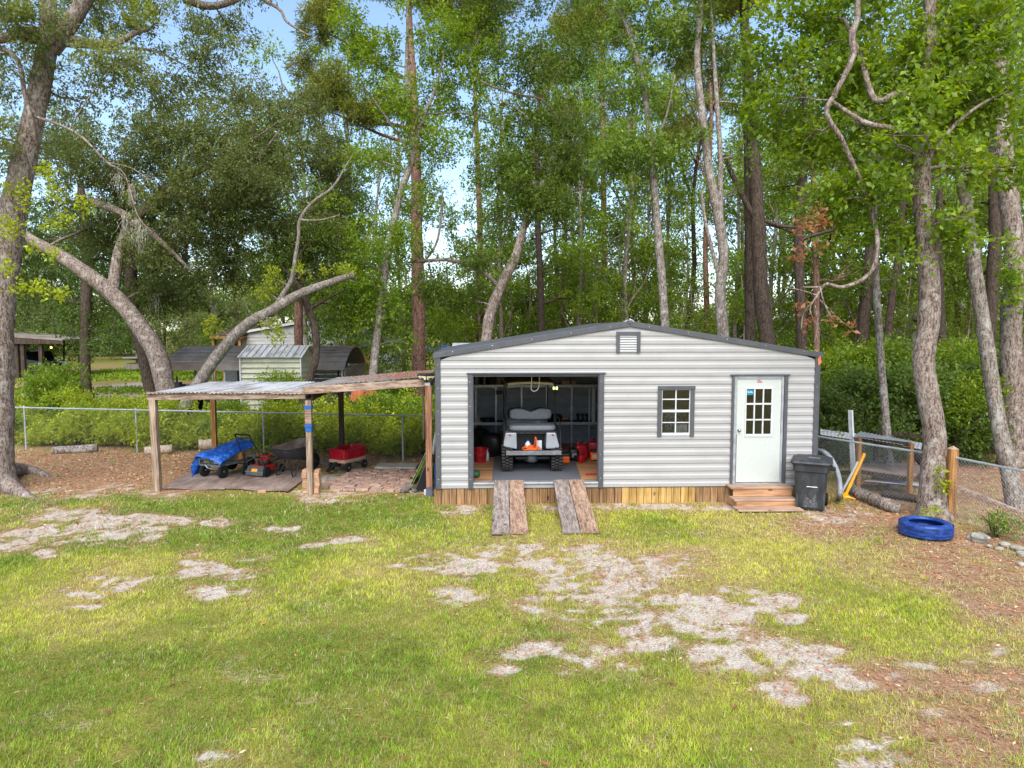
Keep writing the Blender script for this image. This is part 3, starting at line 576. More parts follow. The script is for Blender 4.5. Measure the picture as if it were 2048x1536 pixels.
# dead leaf hung on the corner trim is a thing of its own
MB().prism([(XR - .03, YF - .055, 2.72), (XR + .03, YF - .05, 2.79), (XR + .01, YF - .05, 2.93), (XR - .05, YF - .055, 2.86)], (0, .006, 0)).build('dry_leaf', nmat('dry_leaf', [srgb(176, 92, 56), srgb(206, 126, 84)], 12, .8, bump=.1), label='orange dry leaf caught on the corner trim beside the white door', cat='leaf')
# ---------------------------------------------------------------- steps
st = thing('wooden_steps', 'three tread cedar steps below the white door', 'steps', (VX(1525, YF), YF - .45, 0))
def stepbox(name, x0, x1, y0, y1, z0, z1, mt): return MB().bb(x0, x1, y0, y1, z0, z1).build(name, mt, st, bevel=.005)
s0, s1 = VX(1463, YF - .3), VX(1588, YF - .3)
stepbox('tread', s0, s1, YF - .36, YF - .055, .33, .365, 'cedar_top'); stepbox('riser', s0 + .05, s1 - .02, YF - .34, YF - .31, .185, .328, 'cedar')
s0, s1 = VX(1470, YF - .6), VX(1600, YF - .6)
stepbox('tread', s0 + .02, s1 - .0, YF - .62, YF - .315, .148, .183, 'cedar_top'); stepbox('riser', s0 + .07, s1 - .0, YF - .60, YF - .57, .05, .147, 'cedar')
s0, s1 = VX(1480, YF - .85), VX(1611, YF - .85)
stepbox('tread', s0, s1, YF - .90, YF - .575, .02, .05, 'cedar_top')
for xx in (s0 + .1, s1 - .12): stepbox('leg', xx, xx + .05, YF - .86, YF - .80, -.03, .019, 'cedar')
for xx in (VX(1464, YF - .2), VX(1580, YF - .2)): stepbox('stringer', xx, xx + .04, YF - .57, YF - .06, -.02, .147, 'cedar')
# ---------------------------------------------------------------- ramp planks
for nm, a0, a1, b0, b1, mt, lb in (('a', 989, 1017, 983, 1019, 'wood_grey_y', 'weathered grey plank of the left ramp, beside the bucket side of the bay'), ('b', 1018.5, 1046.5, 1020.5, 1056.5, 'wood_tan_y', 'pale brown knotty plank, inner board of the ramp at the cart left tyre'),
                                   ('c', 1107, 1136, 1126, 1161.5, 'wood_grey_y', 'grey cracked plank, inner board of the ramp at the cart right tyre'), ('d', 1137.5, 1166, 1163, 1199, 'wood_tan_y', 'reddish brown plank on the outer side of the right ramp, by the fuel cans')):
    yt = YF - .02; yb = G(1024, 1070).y; zt = GZS + .014; mb = MB(); rows = []
    for t in np.linspace(0, 1, 9):
        y = yt + (yb - yt) * t; z = zt + (.016 - zt) * t - .012 * math.sin(math.pi * t)
        xl = VX(a0, yt, 965) + (G(b0, 1070).x - VX(a0, yt, 965)) * t; xr = VX(a1, yt, 965) + (G(b1, 1070).x - VX(a1, yt, 965)) * t
        rows.append([(xl + .004 * math.sin(t * 17), y, z + .032), ((xl + xr) / 2, y, z + .034), (xr + .004 * math.sin(t * 13 + 1), y, z + .032)])
    mb.grid(rows, .036); mb.build('ramp_plank', mt, label=lb, cat='plank', group='loading ramp planks')
# ================================================================== INSIDE THE BAY
FZ = FLOOR
MB().prism([(VX(984, YF + .15, 957), YF + .14, FZ + .004), (VX(1164, YF + .15, 957), YF + .14, FZ + .004), (VX(1146, 17, 925), 17.1, FZ + .004), (VX(988, 17, 925), 17.1, FZ + .004)], (0, 0, .008)).build('floor_mat', 'carpet', label='dark grey carpet mat under the golf cart', cat='mat')
# shelving along the back wall
sh = thing('shelving', 'two level steel shelving along the back wall inside the open bay', 'shelving', ((GX0 + GX1) / 2, YB - .4, FZ))
SY = YB - .62; zl = VZ(846, SY, 1070); zu = VZ(771, SY, 1070)
for z in (zl, zu):
    MB().bb(XL + .12, 3.4, SY + .03, YB - .1, z - .02, z + .01).build('shelf_board', 'wood_dark', sh); MB().bb(XL + .12, 3.4, SY, SY + .028, z - .05, z + .02).build('shelf_edge', 'galv', sh)
for p in (952, 992, 1043, 1093, 1143, 1178, 1200): MB().bb(VX(p, SY + .06) - .02, VX(p, SY + .06) + .02, SY + .035, SY + .07, FZ, zl - .021).build('upright', 'galv', sh); MB().bb(VX(p, SY + .06) - .02, VX(p, SY + .06) + .02, SY + .035, SY + .07, zl + .011, zu - .021).build('upright', 'galv', sh)
MB().bb(VX(1183, SY), VX(1190, SY), SY - .02, SY + .03, zl + .022, zu - .06).build('upright', 'galv', sh)
# ---- golf cart
cx = VX(1063, 15.0); gc = thing('golf_cart', 'white golf cart with rear grey bench seat parked in the open bay', 'golf cart', (cx, 16, FZ))
def tyre_prof(r, w): return [(r * .62, -w * .42), (r * .80, -w * .5), (r * .94, -w * .47), (r, -w * .36), (r, w * .36), (r * .94, w * .47), (r * .80, w * .5), (r * .62, w * .42)]
for sx, yw in ((-1, 15.12), (1, 15.12), (-1, 17.0), (1, 17.0)):
    xw = VX(1014 if sx < 0 else 1112.5, 15.05); w = .25; r = .285
    t = MB().lathe(tyre_prof(r, w), 36, (xw, yw, FZ + r + .002), (0, rad(90), 0), closed=False).build('wheel', 'black_rubber', gc, smooth=False)
    mb = MB()
    for k in range(26):
        a = 2 * math.pi * k / 26
        for s2 in (-1, 0, 1):
            aa = a + (.12 if s2 else 0); c_ = Vector((xw + s2 * w * .31, yw + math.cos(aa) * r, FZ + r + .002 + math.sin(aa) * r)); mb.box(c_, (w * .27, .028, .028), (aa, 0, 0) if False else (aa, 0, .45 * (1 if s2 >= 0 else -1)))
    mb.build('tread', 'grey_rubber', t)
    MB().lathe([(r * .60, -.10), (r * .5, -.02), (.05, -.01), (.05, .01), (r * .5, .02), (r * .6, .1)], 24, (xw, yw, FZ + r), (0, rad(90), 0)).build('rim', 'steel_grey', t)
yb = 14.95
for a, b, sx in ((1006, 1034, -1), (1092, 1119, 1)):
    x0, x1 = VX(a, yb), VX(b, yb); z0, z1 = VZ(898, yb, 1060), VZ(866, yb, 1060)
    P4 = [(VX(a + (5 if sx < 0 else 1), yb), z1), (VX(b - (1 if sx < 0 else 7), yb), z1), (VX(b, yb), z0 + (0 if sx < 0 else .06)), (VX(b - 2, yb), z0), (VX(a, yb), z0 + (.06 if sx < 0 else 0))]
    MB().prism([(x, yb, z) for x, z in P4], (0, .62, 0)).build('rear_fender', 'body_white', gc, bevel=.025)
    MB().bb(VX((a + b) / 2 - 2, yb), VX((a + b) / 2 + 2, yb), yb - .012, yb - .002, z1 - .06, z1 - .03).build('reflector', 'red_plastic', gc)
MB().bb(VX(1033, 15.3), VX(1093, 15.3), 15.35, 16.9, FZ + .42, FZ + .75).build('chassis', 'black_plastic', gc)
MB().bb(VX(1012, 15), VX(1115, 15), 15.5, 17.3, FZ + .24, FZ + .40).build('frame', 'black_steel', gc)
mb = MB(); mb.sell((cx, 17.35, FZ + .62), (1.08, .55, .62), .4); mb.build('front_cowl', 'body_white', gc, smooth=True)
MB().bb(VX(1012, 14.8), VX(1122, 14.8), 14.72, 15.12, VZ(909, 14.72, 1060), VZ(909, 14.72, 1060) + .045).build('footplate', 'black_steel', gc, bevel=.01)
MB().bb(VX(1012, 14.8), VX(1122, 14.8), 14.705, 14.718, VZ(910, 14.72, 1060), VZ(901.5, 14.72, 1060)).build('footplate_lip', 'steel_grey', gc, bevel=.004)
zs = VZ(866, 15.05, 1060)
MB().sell(((VX(1018, 15.1) + VX(1112, 15.1)) / 2, 15.3, zs + .10), (VX(1112, 15.1) - VX(1018, 15.1), .48, .13), .35, 32, 12).build('rear_seat', 'vinyl', gc, smooth=True)
fr = MB().bb(VX(1015, 15.05), VX(1114, 15.05), 15.05, 15.09, zs - .02, zs + .035).build('seat_frame', 'black_steel', gc)
for k in range(7): p = 1025 + k * 12.8; MB().bb(VX(p - 2, 15.05), VX(p + 2, 15.05), 15.042, 15.049, zs - .006, zs + .016).build('slot', 'black_rubber', fr)
def dip(v):
    if v.z > 0: v = Vector((v.x, v.y, v.z - .075 * math.exp(-(v.x / .12) ** 2)))
    return v
zb0, zb1 = VZ(838.5, 15.6, 1060), VZ(816.5, 15.6, 1060)
MB().sell((VX(1061, 15.6), 15.6, (zb0 + zb1) / 2), (VX(1103, 15.6) - VX(1019.5, 15.6), .13, zb1 - zb0), .42, 48, 14, fn=dip).build('rear_backrest', 'vinyl', gc, smooth=True)
MB().sell((cx, 15.78, (zb0 + zb1) / 2), (.98, .12, zb1 - zb0), .42, 32, 12, fn=dip).build('front_backrest', 'black_plastic', gc, smooth=True)
MB().sell((cx, 16.1, FZ + .78), (1.0, .5, .12), .35, 24, 10).build('front_seat', 'vinyl', gc, smooth=True)
rz0 = VZ(769, 15.1, 1060)
mb = MB(); rows = []
for i in range(7):
    t = i / 6; y = 15.05 + 2.1 * t; rows.append([(VX(1011, 15.1) + 0 + (.0 if 0 < i < 6 else .05) + (VX(1110, 15.1) - VX(1011, 15.1) - (0 if 0 < i < 6 else .1)) * j / 10, y, rz0 + .02 + .055 * math.sin(math.pi * min(1, max(0, .12 + .76 * j / 10))) * (1 if 0 < i < 6 else .75)) for j in range(11)])
mb.grid(rows, .05); mb.build('canopy', 'tan', gc, smooth=False)
for p, s_ in ((1012.5, -1), (1110, 1)):
    x = VX(p, 15.2); MB().tube([(x, 15.3, zs), (x, 15.25, rz0 - .3), (x, 15.2, rz0 + .03)], .014, 8).build('strut', 'black_steel', gc); MB().tube([(x, 17.3, FZ + .8), (x, 16.9, rz0 + .03)], .014, 8).build('strut', 'black_steel', gc)
    xo = VX(1008 if s_ < 0 else 1121, 15); MB().tube([(xo, 14.95, VZ(905, 14.8)), (xo, 15.0, zs), (xo, 15.2, zs + .28), (xo - s_ * .03, 15.5, zs + .32), (xo - s_ * .06, 15.6, zs + .1)], .016, 8).build('grab_rail', 'black_steel', gc)
MB().tube([(cx - .22, 16.6, FZ + 1.02), (cx - .1, 16.62, FZ + 1.1), (cx - .05, 16.6, FZ + 1.0), (cx - .14, 16.58, FZ + .92), (cx - .22, 16.6, FZ + 1.02)], .014, 6).build('steering_wheel', 'black_plastic', gc)
MB().tube([(VX(1030, 15.3), 15.12, FZ + .28), (VX(1098, 15.3), 15.12, FZ + .28)], .05, 10).build('rear_axle', 'black_steel', gc); MB().sell((cx + .02, 15.2, FZ + .27), (.26, .3, .2), .7).build('gear_housing', 'steel_grey', gc, smooth=True)
# cord and jug riding on the footplate
zp = VZ(909, 14.72, 1060) + .045; rr = random.Random(8); mb = MB(); pts = []
for k in range(60):
    a = k * .55; pts.append((VX(1062, 14.9) + math.cos(a) * (.10 + .12 * rr.random()), 14.92 + math.sin(a) * .08, zp + .03 + .09 * rr.random() * (1 - abs(k - 30) / 40)))
pts += [(VX(1070, 14.9), 14.9, zp + .2), (VX(1071, 14.9), 14.9, zp + .3), (VX(1074, 14.9), 14.9, zp + .2), (VX(1072, 14.9), 14.9, zp + .06)]
MB().tube(catmull(pts, 3), .011, 6).build('extension_cord', 'orange_plastic', label='tangled orange extension cord on the cart footplate', cat='cord', smooth=True)
pts = [(VX(p, 14.95), 15.15, VZ(q, 14.95)) for p, q in ((1037, 903), (1040, 914), (1048, 922), (1058, 926), (1070, 926), (1080, 921), (1088, 913), (1092, 904))]
MB().tube(catmull(pts, 4), .011, 6).build('tow_cable', 'brass', label='copper coloured cable looping below the cart footplate', cat='cable', smooth=True)
j = thing('water_jug', 'clear plastic jug with blue cap lying on the cart footplate', 'jug', (VX(1056, 15.03), 15.06, zp))
MB().lathe([(.055, 0), (.062, .02), (.062, .13), (.03, .17), (.022, .19)], 16, (0, 0, .0)).build('body', 'clear_plastic', j, local=True, smooth=True); MB().lathe([(.025, .188), (.025, .21), (.001, .212)], 12).build('cap', 'blue_plastic', j, local=True)
MB().bb(VX(1072, 15.02), VX(1084, 15.02), 15.02, 15.1, zp, zp + .2).build('storage_tub', 'clear_plastic', label='pale translucent plastic tub standing behind the orange cord', cat='tub', bevel=.01)
# ---- things on the bay floor
def item(px, py, name, label, cat, group=None): q = G(px, py, FZ); return thing(name, label, cat, (q.x, q.y, FZ + .001), 0, group)
b = item(961, 924, 'bucket', 'red plastic bucket by the left jamb of the bay', 'bucket')
MB().lathe([(.12, 0), (.15, .30), (.158, .30), (.158, .33), (.142, .33), (.112, .02), (.001, .02)], 24).build('body', 'red_plastic', b, local=True, smooth=False); MB().tube([(-.15, 0, .3), (-.12, -.1, .22), (0, -.16, .18), (.12, -.1, .22), (.15, 0, .3)], .004, 6).build('handle', 'steel_grey', b, local=True)
b = item(974.5, 921, 'spray_bottle', 'white and red spray bottle beside the red bucket', 'bottle')
MB().lathe([(.04, 0), (.045, .02), (.045, .16), (.018, .22), (.015, .25)], 16).build('body', 'white', b, local=True, smooth=True); MB().bb(-.05, .03, -.015, .015, .25, .29).build('trigger_head', 'red_plastic', b, local=True)
mb = MB(); rs = random.Random(4); mb.sell((0, 0, .3), (.55, .6, .6), .8, 28, 18, fn=lambda v: v * (1 + .12 * math.sin(9 * v.x + 5 * v.z) * math.cos(8 * v.y + 3)))
q = G(985, 912, FZ); o = mb.build('rubbish_bag', 'black_plastic', label='black rubbish bag between the bucket and the cart', cat='bag', smooth=True, origin=(0, 0, 0)); o.location = (q.x, q.y, FZ)
mb = MB(); mb.sell((0, 0, .3), (.5, .5, .62), .75, 28, 18, fn=lambda v: v * (1 + .1 * math.sin(7 * v.x + 8 * v.z))); q = G(962, 905, FZ); o = mb.build('rubbish_bag', 'black_rubber', label='black rubbish bag against the shelf behind the red bucket', cat='bag', smooth=True, origin=(0, 0, 0)); o.location = (q.x, q.y, FZ)
MB().sell((VX(950, 14.4), 14.5, FZ + .07), (.2, .3, .14), .7).build('folded_tarp', 'dark_green', label='dark green folded tarp inside the left jamb', cat='tarp', smooth=True)
def fuel_can(px, py, w, h, label, yaw=0.2):
    c_ = item(px, py, 'fuel_can', label, 'fuel can', 'red fuel cans'); c_.rotation_euler = (0, 0, yaw)
    MB().sell((0, 0, h * .44), (w, w * .75, h * .88), .35, 24, 14, fn=lambda v: Vector((v.x * (1 - .35 * max(0, v.z / h)), v.y, v.z))).build('body', 'red_plastic', c_, local=True, smooth=True)
    MB().tube([(-w * .3, 0, h * .78), (-w * .2, 0, h * .98), (w * .2, 0, h * 1.0), (w * .35, 0, h * .75)], w * .06, 8).build('handle', 'red_plastic', c_, local=True); MB().tube([(0, 0, h * .85), (.03, -.02, h * 1.05), (.07, -.03, h * 1.16)], [.022, .02, .012], 8).build('spout', 'black_plastic', c_, local=True)
fuel_can(1161, 920, .30, .42, 'large red fuel can with black spout standing behind the small can'); fuel_can(1163, 925, .15, .2, 'small red fuel can in front of the large cans', .5); fuel_can(1186, 913, .30, .42, 'large red fuel can behind the orange engine tool', -.2)
t = item(1189, 921, 'engine_tool', 'orange and black engine tool below the right end of the shelf', 'power tool')
MB().bb(-.10, .10, -.09, .09, .02, .2).build('body', 'orange_plastic', t, local=True, bevel=.02); MB().bb(-.09, .09, -.08, .08, .2, .26).build('top', 'black_plastic', t, local=True, bevel=.015); MB().bb(-.08, .08, -.07, .07, 0, .02).build('foot', 'black_rubber', t, local=True); MB().bb(-.06, .06, -.097, -.091, .06, .15).build('grille', 'tan', t, local=True)
t = item(1132, 926, 'chainsaw', 'orange and black chainsaw on the floor right of the cart', 'chainsaw')
MB().bb(-.09, .07, -.12, .1, .02, .16).build('body', 'orange_plastic', t, local=True, bevel=.02); MB().bb(-.1, .08, -.05, .16, .14, .22).build('engine_cover', 'black_plastic', t, local=True, bevel=.02); MB().tube([(-.1, -.08, .12), (-.12, -.06, .28), (.05, -.06, .3), (.09, -.08, .14)], .014, 8).build('handle', 'black_plastic', t, local=True); MB().bb(.03, .045, .1, .55, .05, .11).build('bar', 'steel_grey', t, local=True)
t = item(1147, 921, 'leaf_blower', 'black engine blower between the chainsaw and the red cans', 'blower')
MB().sell((0, 0, .15), (.24, .28, .3), .5).build('body', 'black_plastic', t, local=True, smooth=True); MB().tube([(.02, -.1, .12), (.06, -.25, .06)], [.05, .04], 10).build('nozzle', 'black_rubber', t, local=True); MB().tube([(-.08, 0, .28), (0, 0, .36), (.08, 0, .28)], .015, 8).build('handle', 'black_plastic', t, local=True); MB().bb(-.05, .05, -.146, -.135, .1, .2).build('recoil_cover', 'steel_grey', t, local=True)
t = item(1184, 950, 'pruning_shears', 'red handled shears lying by the right jamb', 'shears')
MB().tube([(-.14, 0, .015), (.02, .02, .02), (.12, .06, .02)], .013, 6).build('handle', 'red_plastic', t, local=True); MB().tube([(-.13, .06, .015), (.02, .02, .02), (.13, -.02, .02)], .013, 6).build('handle', 'red_plastic', t, local=True); MB().bb(.12, .2, -.02, .06, .01, .02).build('blade', 'steel_grey', t, local=True)
# ---- on the lower shelf
zt = zl + .011
def onshelf(px, z, name, label, cat, dy=.2): return thing(name, label, cat, (VX(px, SY + dy), SY + dy, z))
t = onshelf(956, zt, 'desk_lamp', 'pale cone shaped lamp on the lower shelf at the left', 'lamp'); MB().lathe([(.16, .0), (.15, .03), (.03, .14), (.012, .2), (.01, .3)], 20).build('shade', 'tan', t, local=True, smooth=True); MB().lathe([(.012, .3), (.001, .36)], 8).build('finial', 'brass', t, local=True)
MB().lathe([(.1, 0), (.2, .02), (.21, .06), (.2, .1), (.15, .11), (.001, .11)], 24, (VX(974, SY + .2), SY + .2, zt)).build('pan', 'black_steel', label='round black pan on the lower shelf beside the lamp', cat='pan', smooth=True)
def drill(px, lab, mt):
    t = onshelf(px, zt, 'cordless_drill', lab, 'drill', .15); MB().bb(-.04, .04, -.05, .05, 0, .05).build('battery', 'black_plastic', t, local=True, bevel=.008); MB().tube([(0, 0, .05), (0, .01, .14)], .022, 8).build('grip', 'black_rubber', t, local=True); MB().tube([(-.02, .06, .17), (0, -.04, .17), (.0, -.1, .17)], [.035, .035, .018], 10).build('motor_housing', mt, t, local=True)
drill(1156, 'black cordless drill standing on the lower shelf right of the socket', 'black_plastic'); drill(1166, 'dark cordless drill with steel chuck on the shelf', 'black_steel'); drill(1174, 'brown cordless drill beside the steel upright of the shelf', 'wood_dark')
t = onshelf(1127, zt, 'tool_case', 'yellow and black tool case on the shelf right of the cart', 'tool case'); MB().bb(-.13, .13, -.1, .1, 0, .06).build('base', 'black_plastic', t, local=True, bevel=.01); MB().bb(-.11, .1, -.108, .06, .062, .1).build('lid', 'yellow_paint', t, local=True, bevel=.01)
MB().sell((VX(1113, SY + .2), SY + .2, zt + .1), (.3, .3, .2), .6).build('helmet', 'black_plastic', label='black rounded helmet on the shelf behind the cart rail', cat='helmet', smooth=True)
t = thing('wall_socket', 'white wall socket with conduit above the drills', 'socket', (VX(1143, SY + .03), SY + .034, VZ(819, SY)))
MB().box((0, -.008, 0), (.08, .014, .13)).build('plate', 'white', t, local=True, bevel=.004); MB().box((0, -.018, .03), (.03, .005, .025)).build('outlet', 'steel_grey', t, local=True); MB().box((0, -.018, -.03), (.03, .005, .025)).build('outlet', 'steel_grey', t, local=True)
t = thing('wall_socket', 'white wall socket below the shelf left of the cart', 'socket', (VX(1004, SY + .03), SY + .034, VZ(857, SY))); MB().box((0, -.008, 0), (.08, .014, .12)).build('plate', 'white', t, local=True, bevel=.004); MB().box((0, -.018, 0), (.03, .005, .05)).build('outlet', 'steel_grey', t, local=True)
# ---- upper shelf: tins and boxes
zt2 = zu + .011; rs = random.Random(12)
for k, (p, w, h, mt, lb) in enumerate(((953, .16, .24, 'steel_grey', 'grey paint tin at the left end of the upper shelf'), (969, .2, .27, 'dark_glass', 'large dark jar on the upper shelf near the left end'), (986, .2, .25, 'wood_dark', 'brown round tin on the upper shelf above the lamp'), (997, .14, .18, 'tin_old', 'small weathered tin on the upper shelf'))):
    t = onshelf(p, zt2, 'paint_tin', lb, 'tin', .15); MB().lathe([(w / 2, 0), (w / 2, h), (w / 2 - .01, h), (w / 2 - .01, h - .01), (.001, h - .01)], 18).build('body', mt, t, local=True); MB().tube([(-w / 2, 0, h * .8), (0, -w / 2 - .02, h * .5), (w / 2, 0, h * .8)], .003, 5).build('handle', 'steel_grey', t, local=True)
for p, w, h, lb in ((1130, .2, .12, 'tan cardboard box on the upper shelf right of the rope'), (1146, .14, .11, 'small brown cardboard box at the right of the upper shelf')):
    t = onshelf(p, zt2, 'cardboard_box', lb, 'box', .12); MB().bb(-w / 2, w / 2, -.1, .1, 0, h).build('body', 'wagon_tan', t, local=True); MB().bb(-w / 2 - .002, w / 2 + .002, -.03, .03, h, h + .002).build('tape', 'tan', t, local=True)
MB().sell((VX(1044, SY + .1), SY + .1, zt2 + .05), (.1, .1, .1), 1.0).build('light_bulb', 'white', label='round white bulb on the upper shelf', cat='bulb', smooth=True)
# pull rope, work lights
yr = YF + .35; pts = [(VX(p, yr), yr, VZ(q, yr, 1070)) for p, q in ((1063, 740), (1063, 765), (1062, 775), (1064, 781), (1069, 782.5), (1075, 779), (1078, 770), (1078.5, 755), (1078.5, 740))]
MB().tube(catmull(pts, 4), .007, 6).build('pull_rope', 'rope', label='looped white pull rope hanging inside the bay opening', cat='rope', smooth=True)
for p, q, lb in ((1110, 777, 'yellow glowing work light at the right end of the cart roof'),):
    t = thing('work_light', lb, 'work light', (VX(p, 17), 17, VZ(q + 4, 17))); MB().box((0, 0, .05), (.13, .06, .09)).build('housing', 'black_plastic', t, local=True, bevel=.01); MB().box((0, -.034, .055), (.115, .006, .07)).build('lens', emis('lens_glow', (.85, .9, .35), 1.2), t, local=True); MB().tube([(0, 0, .09), (0, 0, .3)], .008, 6).build('stem', 'black_steel', t, local=True)
t = thing('clamp_light', 'white clamp light hanging from the upper shelf above the pan', 'work light', (VX(997, SY), SY - .04, VZ(782, SY))); MB().tube([(-.02, 0, 0), (-.02, 0, .1), (.1, 0, .11)], .014, 6).build('arm', 'white', t, local=True); MB().box((.02, 0, -.03), (.16, .08, .1)).build('head', 'black_plastic', t, local=True, bevel=.02)
# fan behind the window
fy = YF + .35; t = thing('box_fan', 'round white wire fan behind the shed window', 'fan', (VX(1347, fy), fy, FZ)); c_ = Vector((0, 0, VZ(843, fy, 1350) - FZ)); Rf = .27
for r in (Rf, Rf * .66, Rf * .33): MB().tube([(r * math.cos(a), 0, c_.z + r * math.sin(a)) for a in np.linspace(0, 2 * math.pi, 33)], .005, 5).build('guard_ring', 'white', t, local=True)
for k in range(12): a = k * math.pi / 6; MB().tube([(.03 * math.cos(a), -.01, c_.z + .03 * math.sin(a)), (Rf * math.cos(a), 0, c_.z + Rf * math.sin(a))], .003, 4).build('guard_spoke', 'white', t, local=True)
for k in range(3): a = k * 2.094; MB().box((.13 * math.cos(a), .06, c_.z + .13 * math.sin(a)), (.2, .01, .12), (.4, -a, 0)).build('blade', 'steel_grey', t, local=True)
MB().lathe([(.05, -.05), (.06, .06), (.03, .12)], 14, (0, .06, c_.z), (rad(-90), 0, 0)).build('motor', 'black_plastic', t, local=True); MB().tube([(0, .1, c_.z), (0, .1, .02)], .018, 8).build('stand', 'steel_grey', t, local=True); MB().lathe([(.2, 0), (.2, .015), (.02, .03)], 20, (0, .1, 0)).build('base', 'black_plastic', t, local=True)
# ================================================================== LEAN-TO PAVILION
PL = G(316, 981); PM = G(621, 987); PR = G(859, 992); BL = Vp(428, 850, 18.7); BR = Vp(683, 850, 18.4); BL.z = BR.z = 0
pav = thing('lean_to', 'low wooden post shelter with corrugated metal roof beside the shed', 'shelter', (PM.x, 16.5, 0))
def post(p, z, w, mt, name='post', tilt=(0, 0)): return MB().beam((p.x, p.y, -.05), (p.x + tilt[0], p.y + tilt[1], z), w, w, (0, 1, 0)).build(name, mt, pav, bevel=.006)
pl = post(PL, 1.97, .135, 'wood_post', tilt=(-.03, 0)); pm = post(PM, 1.97, .115, 'wood_post'); pr = post(PR, 2.30, .125, 'wood_red'); post(BL, 1.93, .12, 'wood_orange'); post(BR, 2.0, .12, 'wood_dark')
zb = 1.975
MB().beam(Vp(294, 792, PL.y - .02), Vp(611, 789.5, PM.y - .02), .05, .165, (0, 0, 1)).build('front_beam', 'wood_beam', pav, bevel=.005)
MB().beam(Vp(606, 781, PM.y - .085), Vp(849, 765.5, PR.y - .06), .045, .155, (0, 0, 1)).build('sloped_beam', 'wood_beam', pav, bevel=.005)
MB().beam((BL.x - .2, BL.y, 1.99), (BR.x + .1, BR.y, 2.02), .05, .12).build('rear_beam', 'wood_dark', pav)
for t in (0.02, .33, .66, .985):
    a = PL.lerp(PM, t); b = BL.lerp(BR, t); MB().beam((a.x, a.y + .03, 2.03), (b.x, b.y - .03, 1.99), .045, .09).build('rafter', 'wood_dark', pav)
MB().beam((PM.x + .05, PM.y + .1, 2.02), (BR.x + .05, BR.y - .1, 2.06), .04, .13).build('rafter', 'wood_dark', pav)
MB().beam((PR.x - .02, PR.y + .06, 2.24), (PR.x - .1, 18.2, 2.22), .04, .12).build('rafter', 'wood_dark', pav)
MB().beam((PR.x - .11, PR.y + .02, 1.2), (PR.x - .11, PR.y + .02, 2.2), .04, .07, (0, 1, 0)).build('brace', 'wood_dark', pav)
# roof: sheets with small sags
A = Vp(292, 785, PL.y - .12); B = Vp(609, 781, PM.y - .1); zA = 2.125; n = 5
for k in range(n):
    a = A.lerp(B, k / n); b = A.lerp(B, (k + 1) / n); c_ = BL.lerp(BR, (k + 1) / n) + Vector((0, .15, 0)); d_ = BL.lerp(BR, k / n) + Vector((-.1 if k == 0 else 0, .15, 0))
    a.z = 2.115 + .012 * (k % 2) - (.02 if k == 0 else 0); b.z = 2.118 + .012 * (k % 2); c_.z = 2.075 + .008 * (k % 2); d_.z = 2.07 + .008 * (k % 2)
    if k: a.x -= .04; d_.x -= .04
    mb = MB(); corrugated(mb, a, b, c_, d_, 8, .009, 6); mb.build('roof_sheet', 'tin', pav)
E1 = Vp(611, 776, PM.y - .1); F1 = Vp(850, 758, PR.y - .1)
for k in range(3):
    a = E1.lerp(F1, k / 3); b = E1.lerp(F1, (k + 1) / 3); d_ = Vector((a.x - .05, 18.3, a.z - .02)); c_ = Vector((b.x - .05, 18.3, b.z - .03)); a.z += .03 + .008 * k; b.z += .03 + .008 * k
    mb = MB(); corrugated(mb, a, b, c_, d_, 8, .009, 4); mb.build('roof_sheet', 'tin_rust', pav)
# pine straw lying on the second roof: uncountable
rs = np.random.RandomState(21); n = 1300; t = .25 + .75 * rs.rand(n) ** .6; s = rs.rand(n) ** 1.5
base = np.array(E1)[None] * (1 - t)[:, None] + np.array(F1)[None] * t[:, None]; base[:, 1] += .02 + s * 2.6; base[:, 2] += .05 + rs.rand(n) * .05 * (1 - s); base[:, 0] -= .02 * s
ang = rs.rand(n) * math.pi; Lg = .05 + rs.rand(n) * .09; dd = np.stack([np.cos(ang), np.sin(ang), rs.randn(n) * .2], -1) * Lg[:, None]; ww = np.stack([-np.sin(ang), np.cos(ang), np.zeros(n)], -1) * .008
Vv = np.stack([base - dd / 2 - ww, base - dd / 2 + ww, base + dd / 2], 1).reshape(-1, 3); cc = np.repeat(np.array([srgb(158, 100, 70)[:3]]) * (.5 + .9 * rs.rand(n, 1)), 3, 0)
o = bpy.data.objects.new('pine_straw', npmesh('pine_straw', Vv, np.arange(3 * n).reshape(-1, 3), cc, 'litter')); link(o); tag(o, 'orange pine straw caught on the sloped part of the shelter roof', 'pine straw', kind='stuff')
# blue tape on the middle post
plain('tape_blue', srgb(26, 82, 150), .6)
for a, b in ((809, 815.5), (845.5, 851)): MB().bb(PM.x - .075, PM.x + .075, PM.y - .075, PM.y + .07, VZ(b, PM.y), VZ(a, PM.y)).build('tape_band', 'tape_blue', pm)
MB().bb(PM.x - .066, PM.x + .066, PM.y - .068, PM.y + .06, VZ(845, PM.y), VZ(816, PM.y)).build('post_wrap', 'wood_beam', pm); MB().bb(PM.x - .063, PM.x + .063, PM.y - .064, PM.y + .06, VZ(861, PM.y), VZ(851.2, PM.y)).build('paint_mark', 'tape_blue', pm)
MB().bb(PR.x - .066, PR.x + .066, PR.y - .066, PR.y + .066, -.02, .2).build('paint_mark', nmat('blue_grey', [srgb(70, 72, 92), srgb(100, 98, 112)], 6, .8), pr)
